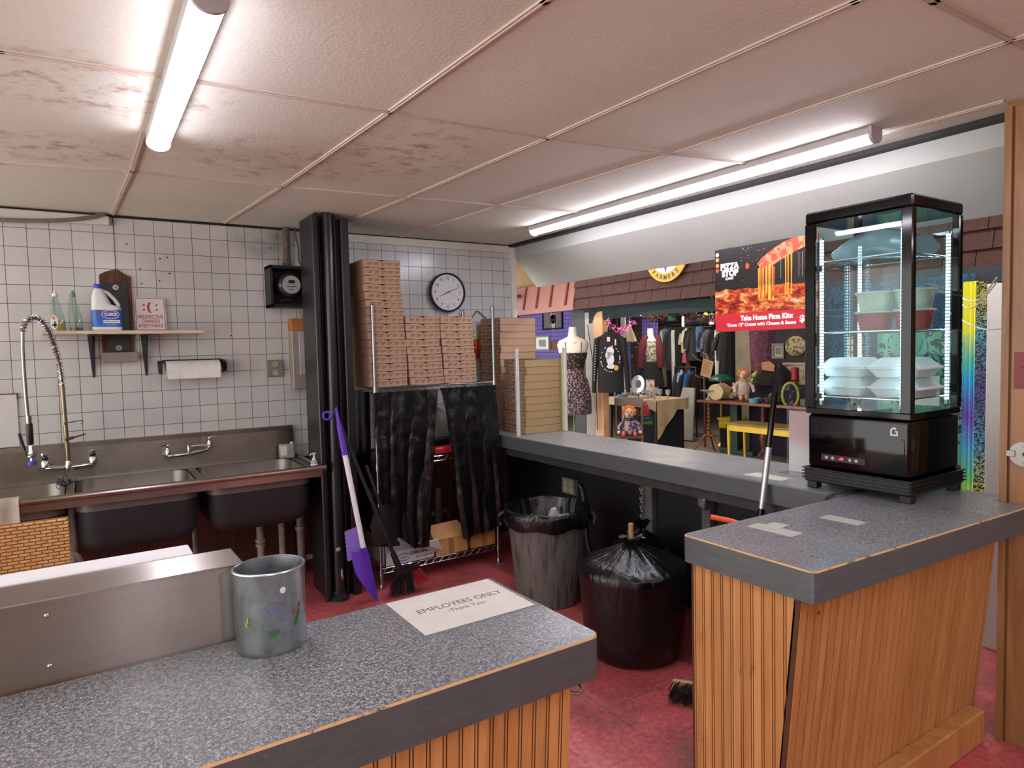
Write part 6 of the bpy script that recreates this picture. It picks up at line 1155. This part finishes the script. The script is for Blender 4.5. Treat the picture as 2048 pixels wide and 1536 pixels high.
# mannequin in maroon
p = at(1301, 690, 8.4); X, Y = p.x, p.y; t = thing('mannequin', 'mannequin in a maroon jacket over a striped top, black skirt', 'mannequin', (X, Y, 0))
b = B(); b.loft([E_(X, Y, z, a, c, FACE) for z, a, c in ((1.25, .12, .1), (1.5, .15, .11), (1.66, .17, .09), (1.72, .06, .05), (1.86, .05, .05))]); b.done('torso', SKIN, t)
b = B(); b.loft([E_(X, Y, z, a, c, FACE) for z, a, c in ((1.3, .135, .12), (1.5, .158, .12), (1.64, .165, .1))], cap=False); b.done('striped_top', mk_speck('striped_top', '#a89f8c', '#3a4a40', '#6a6450', 25, .52), t)
for s_ in (-1, 1): b = B(); b.tube([(X+s_*.10*math.cos(FACE), Y+s_*.10*math.sin(FACE)-.02, 1.72), (X+s_*.16*math.cos(FACE)-.06, Y+s_*.16*math.sin(FACE)-.06, 1.5), (X+s_*.17*math.cos(FACE)-.04, Y+s_*.17*math.sin(FACE)-.04, 1.18)], [.06, .075, .075], 12); b.done('jacket_side', M('maroon_cloth', '#4e1626', .9), t)
b = B(); b.loft([E_(X, Y, z, a, c, FACE, 24, .03) for z, a, c in ((.85, .24, .2), (1.05, .21, .16), (1.28, .15, .12))]); b.done('black_skirt', DEN[3], t); b = B(); b.cyl((X, Y, 0), (X, Y, .86), .02); b.cyl((X, Y, 0), (X, Y, .02), .17); b.done('stand', BLKP, t)
b = B(); c = at(1271, 700, 8.86); b.box((c.x, c.y-.14, .9), (c.x+.04, c.y+.14, 2.1), .01); b.done('earring_board', mk_speck('brown_trinket_board', '#2d1a16', '#8a7a70', '#a08a7a', 25, .66), label='dark brown trinket board on the purple grid', cat='board')
b = B(); c = at(1279, 690, 8.88); b.box((c.x, c.y-.018, 1.42), (c.x+.02, c.y+.018, 1.78)); b.done('lavender_strip', M('lavender_strip', '#8478b8', .6), label='narrow lavender strip left of the maroon mannequin', cat='strip')
for a_, c_, w_, lab, nm, ci in ((1366, 643, .06, 'narrow white price tag hanging above the long rail', 'price_tag', '#b5a9a6'), (1423, 638, .10, 'square white price card above the right end of the long rail', 'price_tag', '#b9adb5')):
    c = at(a_, c_, 8.7); b = B(); b.box((c.x, c.y-w_/2, c.z-.09), (c.x+.004, c.y+w_/2, c.z+.09)); b.cyl((c.x+.002, c.y, c.z+.088), (c.x+.002, c.y, 3.1), .002, n=5); b.done(nm, M('tag'+ci, ci, .7), label=lab, cat='tag')
c = at(1412, 631, 8.7); b = B(); b.cyl((c.x, c.y, c.z), (c.x-.01, c.y, c.z), .055, n=20); b.cyl((c.x-.005, c.y, c.z+.054), (c.x-.005, c.y, 3.1), .002, n=5); b.done('yellow_disc', M('yellow_green_disc', '#a8a234', .6), label='round yellow-green tag above the clothes rail', cat='tag')
for i, (px, py, cc, lab) in enumerate(((1345, 637, '#3a6a6a', 'teal hat on the shelf above the rail'), (1380, 640, '#4a3a5a', 'dull violet hat on the shelf above the rail'), (1398, 638, '#2c3a6a', 'blue hat on the shelf above the rail'), (1322, 642, '#5a2040', 'plum hat on the shelf above the rail'))):
    c = at(px, py, 9.1); b = B(); b.lathe([(.13, 0), (.13, .01), (.085, .02), (.08, .09), (.05, .12), (.0, .125)], (c.x, c.y, c.z-.05), 18); b.done('hat', M('hat%d' % i, cc, .9), label=lab, cat='hat')
b = B(); c0, c1 = at(1312, 652, 9.1), at(1432, 650, 9.1); b.box((9.0, c1.y, c1.z-.03), (9.3, c0.y, c1.z-.01)); b.done('hat_shelf', BLKM, label='dark shelf above the clothes rail holding hats', cat='shelf')

# brown table with antiques
t = thing('antique_table', 'long red-brown table of antiques on a turned tripod leg', 'table', (7.6, 5.7, 0))
y1, y0 = at(1393, 812, 7.4).y, at(1625, 815, 7.4).y; TZ = .765
b = B(); b.box((7.4, y0, TZ-.035), (8.0, y1, TZ), .006); b.done('tabletop', TABLEWOOD, t)
X, Y = 7.5, at(1418, 870, 7.5).y
b = B(); b.lathe([(.035, .28), (.04, .30)]+[(.018+.012*(i % 2), .32+.028*i) for i in range(14)]+[(.03, .73)], (X, Y, 0), 16); b.lathe([(.045, .22), (.05, .27), (.03, .30)], (X, Y, 0), 14); b.done('pedestal', TABLEWOOD, t)
for a in (2.5, 4.6, .4): b = B(); d = Vector((math.cos(a), math.sin(a), 0)); b.tube([Vector((X, Y, .27)), Vector((X, Y, .25))+d*.07, Vector((X, Y, .13))+d*.15, Vector((X, Y, .03))+d*.22, Vector((X, Y, .012))+d*.28], [.018, .016, .013, .012, .011], 8, smooth=0); b.done('leg', TABLEWOOD, t)
X, Y = 7.9, at(1527, 880, 7.9).y
b = B(); b.lathe([(.10, 0), (.04, .05), (.03, .1), (.06, .22), (.045, .33), (.025, .36), (.04, .42), (.03, .73)], (X, Y, 0), 16); b.done('pedestal', TABLEWOOD, t)
X, Y = 7.75, at(1472, 870, 7.75).y; b = B(); b.box((X-.05, Y-.06, .05), (X+.05, Y+.06, TZ-.036)); b.box((X-.06, Y-.32, 0), (X+.06, Y+.25, .06), .01); b.done('trestle', DGRN, t)
t = thing('bench', 'yellow painted wooden bench under the brown antique table', 'bench', (7.2, 5.4, 0)); x0 = 7.05; ya, yb = at(1452, 850, x0).y, at(1612, 850, x0).y; zt = at(1460, 846, x0).z
b = B(); b.box((x0-.02, yb, zt-.02), (x0+.38, ya+.02, zt), .005); b.done('seat', M('olive_brown_top', '#6d5a22', .5), t); b = B(); b.box((x0, yb+.02, zt-.10), (x0+.02, ya, zt-.02)); b.box((x0+.34, yb+.02, zt-.10), (x0+.36, ya, zt-.02)); b.box((x0, ya-.02, zt-.10), (x0+.36, ya, zt-.02)); b.done('apron', YEL, t)
for x, y in ((x0+.02, ya-.03), (x0+.34, ya-.03), (x0+.02, yb+.05), (x0+.34, yb+.05)): b = B(); b.lathe([(.016, 0), (.02, .03), (.014, .05), (.022, .28), (.026, zt-.10), (.026, zt-.02)], (x, y, 0), 12); b.done('leg', YEL, t)
c = at(1454, 843, 8.0); b = B(); b.box((c.x, c.y-.12, .30), (c.x+.25, c.y+.16, .42), .01); b.box((c.x-.01, c.y-.14, .42), (c.x+.26, c.y+.18, .45), .005); b.box((c.x+.02, c.y-.1, 0), (c.x+.23, c.y+.14, .3), m=1); b.done('yellow_bin', [M('bright_yellow', '#d0aa10', .5), BLKM], label='bright yellow bin with dark base behind the tripod leg', cat='bin')
# plates in a rack
c = at(1432, 790, 7.55); t0 = None
for i in range(7):
    X, Y = c.x+.036*i, c.y+.007*i; nm = 'cream ringed dinner plate standing in the wire rack on the brown table'
    b = B(); m4 = frame((0, 0, .115), (.2, -.98, 0), (0, 0, 1)); b.xf(m4); b.loft([[(a*math.cos(k), a*math.sin(k), z) for k in [2*PI*j/32 for j in range(32)]] for a, z in ((.07, 0), (.099, .007))], cap=True); b.loft([[(a*math.cos(k), a*math.sin(k), z) for k in [2*PI*j/32 for j in range(32)]] for a, z in ((.099, .007), (.105, .0085))], 1, cap=False); b.loft([[(a*math.cos(k), a*math.sin(k), z) for k in [2*PI*j/32 for j in range(32)]] for a, z in ((.105, .0085), (.112, .010))], cap=False); b.loft([[(a*math.cos(k), a*math.sin(k), z) for k in [2*PI*j/32 for j in range(32)]] for a, z in ((.112, .010), (.114, .014))], 1, cap=False); b.loft([[(a*math.cos(k), a*math.sin(k), z) for k in [2*PI*j/32 for j in range(32)]] for a, z in ((.114, .014), (.072, .006))])
    if t0 is None: t0 = b.done('dinner_plate', [M('cream_plate', '#c9ad84', .35, var=.04), M('plate_gold_rim', '#8f754c', .4)], origin=(0, 0, 0), label='frontmost of the cream dinner plates standing in the wire rack', cat='plate', group='cream dinner plates in the wire rack'); t0.location = (X, Y, TZ+.001)
    else:
        b.bm.free(); o = t0.copy(); COL.objects.link(o); o.location = (X, Y, TZ+.001); o['label'] = nm
b = B(); 
for dy in (-.05, .05): b.tube([(c.x-.025, c.y+dy, TZ+.06), (c.x-.025, c.y+dy, TZ+.004), (c.x+.26, c.y+dy+.055, TZ+.004), (c.x+.26, c.y+dy+.055, TZ+.06)], .003, 5)
b.tube([(c.x-.025, c.y-.05, TZ+.004), (c.x-.025, c.y+.05, TZ+.004)], .003, 5); b.done('plate_rack', DULL, label='small wire rack holding the cream dinner plates', cat='rack')
c = at(1487, 800, 7.55); clown(c.x, c.y, TZ+.105, .72, -.75, M('bright_orange_hair', '#c9702c', .9), mk_speck('pastel_suit', '#b39a9a', '#c9b06a', '#8a90b0', 12, .5), mk_speck('yellow_pink_suit', '#c0a040', '#c08a90', '#c9b06a', 14, .5), 'standing clown figurine in a pastel suit on the brown table', sit=False, ctype='figurine')
c = at(1508, 808, 7.5); b = B(); b.lathe([(.055, 0), (.07, .05), (.072, .06), (.065, .06), (.045, .01)], (c.x, c.y, TZ), 20, sx=1.1); b.done('blue_dish', M('aqua_ceramic', '#5a9ab5', .3), label='small aqua dish in front of the clown figurine', cat='dish')
c = at(1417, 800, 7.55); b = B(); b.lathe([(.05, 0), (.045, .01), (.012, .03), (.012, .08), (.04, .10), (.12, .13), (.125, .14), (.115, .14), (.03, .105)], (c.x, c.y, TZ), 24); b.done('glass_compote', CRY, label='footed clear glass bowl at the left end of the brown table', cat='bowl')
c = at(1555, 805, 7.6); b = B(); b.hard = 50; b.loft([E_(c.x, c.y, TZ+z, a, a*.8, 0, 24, .12, 6) for z, a in ((0, .07), (.03, .12), (.09, .13), (.14, .09), (.16, .03))]); b.done('green_bowl', M('dark_green_ceramic', '#24382c', .3, var=.3, vs=20), label='dark green lobed ceramic dish behind the black pole', cat='dish')
t = thing('oval_mirror', 'oval dark plate with yellow rim standing on the brown table', 'plate', (7.55, 5.3, TZ)); c = at(1581, 790, 7.55); m4 = frame(c, (.45, -.9, 0), (0, 0, 1))
b = B().xf(m4); b.tube([(.095*math.cos(k), .155*math.sin(k), 0) for k in [2*PI*i/28 for i in range(29)]], .018, 8); b.done('rim', M('olive_yellow_rim', '#8e8a34', .4, var=.3, vs=30), t)
b = B().xf(m4); b.loft([[(.09*math.cos(k), .15*math.sin(k), z) for k in [2*PI*i/24 for i in range(24)]] for z in (-.004, .004)]); b.done('face', mk_speck('dark_floral_plate', '#14131f', '#3a5a6a', '#6a3a5a', 20, .6), t)
b = B(); rnd = random.Random(61)
for i in range(160): p = at(rnd.uniform(1510, 1560), 800, 7.7+rnd.uniform(-.1, .1)); b.ball((p.x, p.y, TZ+.012+rnd.uniform(0, .04)), rnd.uniform(.008, .016), 5, rnd.choice((0, 1, 2)))
b.done('jewellery_heap', [M('bead_brown', '#6a4a44', .4), M('bead_pink', '#a5808a', .4), M('bead_dark', '#2c2430', .4)], label='glittering heap of costume jewellery in the middle of the brown table', cat='jewellery', kind='stuff')
b = B(); 
for i in range(26): p = at(rnd.uniform(1455, 1480), 790, 7.8); q = at(0, 0, 1); b.ball((p.x+rnd.uniform(-.1, .1), p.y+rnd.uniform(-.05, .05), TZ+.02+rnd.uniform(0, .22)), rnd.uniform(.02, .04), 7)
b.done('shell_ornament', M('cream_shells', '#a8906c', .6), label='cream shell ornament behind the row of plates', cat='ornament')
c = at(1628, 800, 7.5); b = B(); b.box((c.x, at(1610, 800, 7.5).y-.10, TZ), (c.x+.1, at(1600, 800, 7.5).y, TZ+.09), .004); b.done('green_box', DGRN, label='small dark green box beside the glass case end of the brown table', cat='box')
# dark chest behind with things on top
t = thing('draped_table', 'dark purple draped table behind the brown antique table', 'table', (8.4, 6, 0)); ya, yb = at(1497, 790, 8.0).y, at(1640, 790, 8.0).y
b = B(); b.box((8.0, yb, 0), (8.7, ya, .97), .01); b.done('drape', M('aubergine_drape', '#1c1226', .9), t)
c = at(1513, 765, 8.1); t = thing('teapot', 'stack of small yellow teapots on the dark draped table', 'teapot', (c.x, c.y, .971))
b = B(); b.lathe([(.05, .971), (.085, 1.0), (.085, 1.03), (.05, 1.06), (.04, 1.065), (.07, 1.085), (.07, 1.11), (.03, 1.15), (.01, 1.17)], (c.x, c.y, 0), 20); b.tube([(c.x, c.y-.08, 1.02), (c.x, c.y-.12, 1.04), (c.x, c.y-.13, 1.06)], .01, 6); b.tube([(c.x, c.y+.06, 1.05), (c.x, c.y+.11, 1.04), (c.x, c.y+.08, 1.0)], .008, 6, smooth=1); b.done('pot', M('mustard_glaze', '#98901c', .3), t)
c = at(1549, 750, 8.15); t = thing('fur_wrap', 'dark fur wrap with a round crown hat shape on the draped table', 'fur', (c.x, c.y, .971)); b = B(); b.hard = 60; b.loft([E_(c.x, c.y, z, a, a*.6, -.7, 26, .1, 9) for z, a in ((.971, .28), (1.06, .27), (1.16, .2), (1.24, .12), (1.29, .05))]); b.done('pelt', M('dark_brown_fur', '#2a201e', 1, bump=1, bs=40, var=.4, vs=30), t)
c = at(1539, 733, 8.0); b = B(); m4 = frame(c, (.6, -.75, -.25), (.1, 0, 1)); b.xf(m4); b.prism([(-.12, .03, 0), (-.02, .07, 0), (.12, .01, 0), (.13, -.04, 0), (.02, -.06, 0), (-.08, -.07, 0)], (0, 0, .01)); b.done('lace_fan', M('peach_lace', '#c98a66', .8, var=.3, vs=40), label='peach-coloured lace fan leaning on the dark fur wrap', cat='fan')
c = at(1590, 750, 8.12); t = thing('red_candle', 'thick red pillar candle on a wooden stand before a framed picture', 'candle', (c.x, c.y, 1.05))
b = B(); b.cyl((c.x, c.y, 1.05), (c.x, c.y, 1.22), .05, n=20); b.cyl((c.x, c.y, 1.22), (c.x, c.y, 1.235), .003, n=6, m=1); b.done('candle', [M('candle_red', '#8f1522', .5), BLKINK], t); b = B(); b.lathe([(.05, .971), (.03, 1.0), (.03, 1.03), (.075, 1.05)], (c.x, c.y, 0), 18); b.done('candle_stand', TABLEWOOD, t)
picture((1546, 687), 1570, 717, 8.404, M('grey_frame', '#6f6d70', .5), M('cream_mat', '#a9a48c', .7), 'small grey-framed picture hanging left of the gold tray', M('grey_print', '#6a6a68', .7, vs=20, var=.3))
picture((1568, 725), 1625, 776, 8.38, M('cream_frame', '#a5947c', .5), M('cream_sketch', '#a99f84', .7, vs=18, var=.2), 'large cream-framed drawing standing behind the red candle', mk_speck('tan_sketch', '#a3967a', '#7a4a44', '#9a8a70', 14, .55))
y0, y1 = at(1640, 700, 8.32).y, at(1543, 700, 8.32).y; b = B(); b.box((8.405, y0, .972), (8.44, y1, 2.15)); b.done('backing_panel', BLKM, label='black upright panel behind the gold tray and small framed pictures', cat='panel')
c = at(1592, 692, 8.385); b = B(); m4 = frame(c, (0, -1, 0), (0, 0, 1)); b.xf(m4); b.loft([[(a*math.cos(k)*1.0, a*.85*math.sin(k), z) for k in [2*PI*i/32 for i in range(32)]] for a, z in ((.165, 0), (.165, .012), (.15, .02))]); b.done('gold_tray', mk_speck('worn_gold_pattern', '#5c4e30', '#b5a070', '#8a7648', 22, .5, .35), label='large round gold patterned tray hanging above the drawing', cat='tray')
b = B(); c = at(1527, 690, 8.5); b.hard = 60; b.loft([E_(c.x, c.y, z, a, a*.4, -.7, 28, .08, 8) for z, a in ((1.15, .17), (1.4, .19), (1.7, .2), (1.9, .2), (2.0, .1))]); b.done('pink_woolly_robe', mk_speck('dusty_pink_wool', '#6a3a4c', '#9a6a80', '#4a2636', 30, .5, 1, .8), label='long dusty pink woolly robe hanging right of the pale post', cat='clothing')
b = B(); c = at(1513, 720, 8.78); b.hard = 60; b.loft([E_(c.x, c.y+.05, z, a, a*.5, -.7, 20, .08, 6) for z, a in ((.98, .16), (1.4, .17), (1.7, .15), (1.85, .05))]); b.cyl((c.x, c.y+.05, 1.84), (c.x, c.y+.05, 3.1), .003, n=5); b.done('dark_flowered_dress', mk_speck('dark_blue_flowers', '#10131e', '#2a3a52', '#4a3a52', 35, .55), label='dark flowered dress hanging left of the pink woolly robe', cat='clothing')
b = B(); c = at(1560, 670, 8.7); b.box((c.x, c.y-.12, c.z-.2), (c.x+.06, c.y+.17, c.z+.15), .03); b.done('red_jacket', M('rusty_red_cloth', '#7e241f', .9), label='rusty red garment hanging above the small grey-framed picture', cat='clothing')
for i, px in enumerate((1459, 1474, 1489)):
    c = at(px, 760, 7.95); b = B(); b.cyl((c.x, c.y, TZ), (c.x, c.y, TZ+.42), .008, .004, 10); b.lathe([(.05, TZ), (.03, TZ+.01), (.012, TZ+.02)], (c.x, c.y, 0), 12); b.done('taper_candle', M('black_wax', '#101012', .4), label=['left', 'middle', 'right'][i]+' of the three thin black taper candles behind the clown figurine', cat='candle')
# coat tree with a note
t = thing('branch_stand', 'dark branching wooden stand behind the left end of the brown table', 'stand', (7.9, 6.9, 0)); X, Y = 7.9, at(1409, 780, 7.9).y
b = B(); b.cyl((X, Y, 0), (X, Y, 1.45), .018); b.done('trunk', TABLEWOOD, t)
for dy, dz, z in ((.2, .12, 1.3), (-.22, .10, 1.28), (-.18, .02, 1.1), (.15, .05, 1.05)): b = B(); b.tube([(X, Y, z), (X-.03, Y+dy*.6, z+dz*.3), (X-.04, Y+dy, z+dz)], .01, 6, smooth=1); b.done('branch', TABLEWOOD, t)
c = at(1414, 737, 7.8); t = thing('paper_note', 'tan paper note written on and tied to the dark branching stand', 'note', tuple(c)); m4 = frame(c, (0, -1, -.25), (0, -.25, 1)); b = B().xf(m4); b.box((-.10, -.13, 0), (.10, .13, .003)); b.done('sheet', M('tan_note', '#a8895c', .8), t)
b = B(); b.tube([m4 @ Vector((0, .125, 0)), (c.x, c.y, c.z+.2), (7.87, Y, c.z+.24), (7.9, Y, c.z+.22)], .004, 5); b.done('string', M('cream_rag', '#a89a80', .9), t)
b = B().xf(m4)
for i in range(6): b.box((-.075, .09-.032*i, .0032), (.075-.02*(i % 3), .096-.032*i, .004))
b.done('writing', INK, t)
t = thing('lamp', 'dark green glass shade lamp beside the row of plates', 'lamp', (8.2, 7, 0)); c = at(1442, 765, 8.2); b = B(); b.lathe([(.19, 1.0), (.19, 1.03), (.10, 1.09), (.03, 1.10)], (c.x, c.y, 0), 24); b.done('shade', M('green_glass_shade', '#1f5a44', .25), t); b = B(); b.cyl((c.x, c.y, .6), (c.x, c.y, 1.08), .015); b.lathe([(.09, 0), (.03, .05), (.02, .6)], (c.x, c.y, 0), 12); b.done('base', M('brass', '#a98743', .35, .9), t)

# cloths behind the display case
SCR = mk_scroll('scroll_print_teal', '#2f7f96', '#4f9a58', '#151d20', 5.5); SCR2 = mk_scroll('fine_dark_print', '#14283e', '#27557a', '#0d1722', 16, .5)
b = B(); b.hard = 60; b.sheet(lambda u, v: (5.52+.02*math.sin(u*30), 2.95-.75*u, 1.62-1.3*v), 30, 8, .004); b.done('scroll_print_cloth', SCR, label='teal and green cloth with black scrolls seen through the display case', cat='wall cloth')
b = B(); b.hard = 60; b.sheet(lambda u, v: (5.60+.01*math.sin(u*20), 3.42-1.15*u, 2.05-1.25*v), 20, 8, .004); b.done('dark_blue_cloth', SCR2, label='dark blue patterned cloth hanging behind the display case', cat='wall cloth')
b = B(); b.hard = 60; b.sheet(lambda u, v: (5.50+.01*math.sin(u*20), 2.31-.095*u, 1.98-1.75*v), 10, 8, .004); b.done('tie_dye_cloth', TIE, label='yellow, blue and purple tie-dyed cloth right of the display case', cat='wall cloth')
b = B(); b.sheet(lambda u, v: (5.49, 2.225-.075*u, 1.97-1.75*v), 6, 4, .004)
def mk_band():
    t_ = NT('patterned_border_band'); v = t_.obj(); sx = t_.n('SeparateXYZ'); t_.put(sx.inputs[0], v); f = t_.math('MULTIPLY', sx.outputs[2], .62)
    c = t_.ramp(f, [(.1, hx('#b3ab2c')), (.35, hx('#357a9a')), (.6, hx('#43307c')), (.85, hx('#3a7a8a')), (1.0, hx('#8f8a2c'))]); m = t_.ramp(t_.noise(v, 62, 1, .3, 1.5), [(.47, BW(0)), (.5, BW(1))]); t_.bsdf(t_.mix(m, c, hx('#0b0c10')), .85); return t_.m
b.done('patterned_band', mk_band(), label='vertical black-patterned border band beside the tie-dyed cloth', cat='wall cloth')
b = B(); b.box((5.56, -1, .0), (5.6, 4.1, .42)); b.done('shop_counter', M('dark_shop_base', '#2a2625', .8), label='low dark base below the hanging cloths across the aisle', cat='base')
b = B(); b.box((5.7, -1, .0), (5.75, 3.55, 2.1)); b.done('shop_wall', M('dark_shop_wall', '#2b3039', .9), label='dark partition behind the hanging cloths', cat='partition')
c = at(1706, 742, 5.583); b = B(); b.box((c.x, c.y-.09, 1.30), (c.x+.01, c.y+.05, 1.60)); b.done('small_calendar', mk_grid('cream_window_grid', '#a59a80', '#3a3a34', .06, .012), label='small cream grid card seen through the left of the display case', cat='card')
c = at(1862, 770, 5.495); b = B(); b.box((c.x, c.y-.06, 1.02), (c.x+.01, c.y+.12, 1.28)); b.done('leaflet', M('white_leaflet', '#a9a49c', .6, var=.2, vs=12), label='pale leaflet on the scroll cloth behind the foam boxes', cat='leaflet')

# hall lights: unseen tubes added to brighten the hall, then the two visible ones
def added_hall_lamp(x, y0, y1, z, label, top): return lamp(x-.05, x+.05, y0, y1, z, label, mat=HALLM, top=top)
added_hall_lamp(4.6, 1.2, 4.2, 3.02, 'added unseen hall tube light over the near part of the aisle', 3.1)
added_hall_lamp(4.6, 5.2, 8.2, 3.02, 'added unseen hall tube light over the far part of the aisle', 3.1)
added_hall_lamp(6.7, 5.2, 8.2, 3.02, 'added unseen hall tube light over the front of the antiques shop', 3.1)
added_hall_lamp(6.9, 8.6, 11.0, 3.02, 'added unseen hall tube light over the purple grid shop', 3.1)
for px, py, x, wd, lab in ((1318, 627, 8.2, .9, 'left lit tube visible under the leaf garland'), (1380, 619, 8.2, .5, 'right lit tube visible under the leaf garland')):
    c = at(px, py, x); t = lamp(c.x-.04, c.x+.04, c.y-wd/2, c.y+wd/2, c.z-.01, lab, n='tube_light', mat=HALLM, top=c.z+.06)
    for s_ in (-.4, .4): b = B(); b.cyl((c.x, c.y+s_*wd, c.z+.058), (c.x, c.y+s_*wd, 3.1), .004, n=6); b.done('hanger_rod', DULL, t)
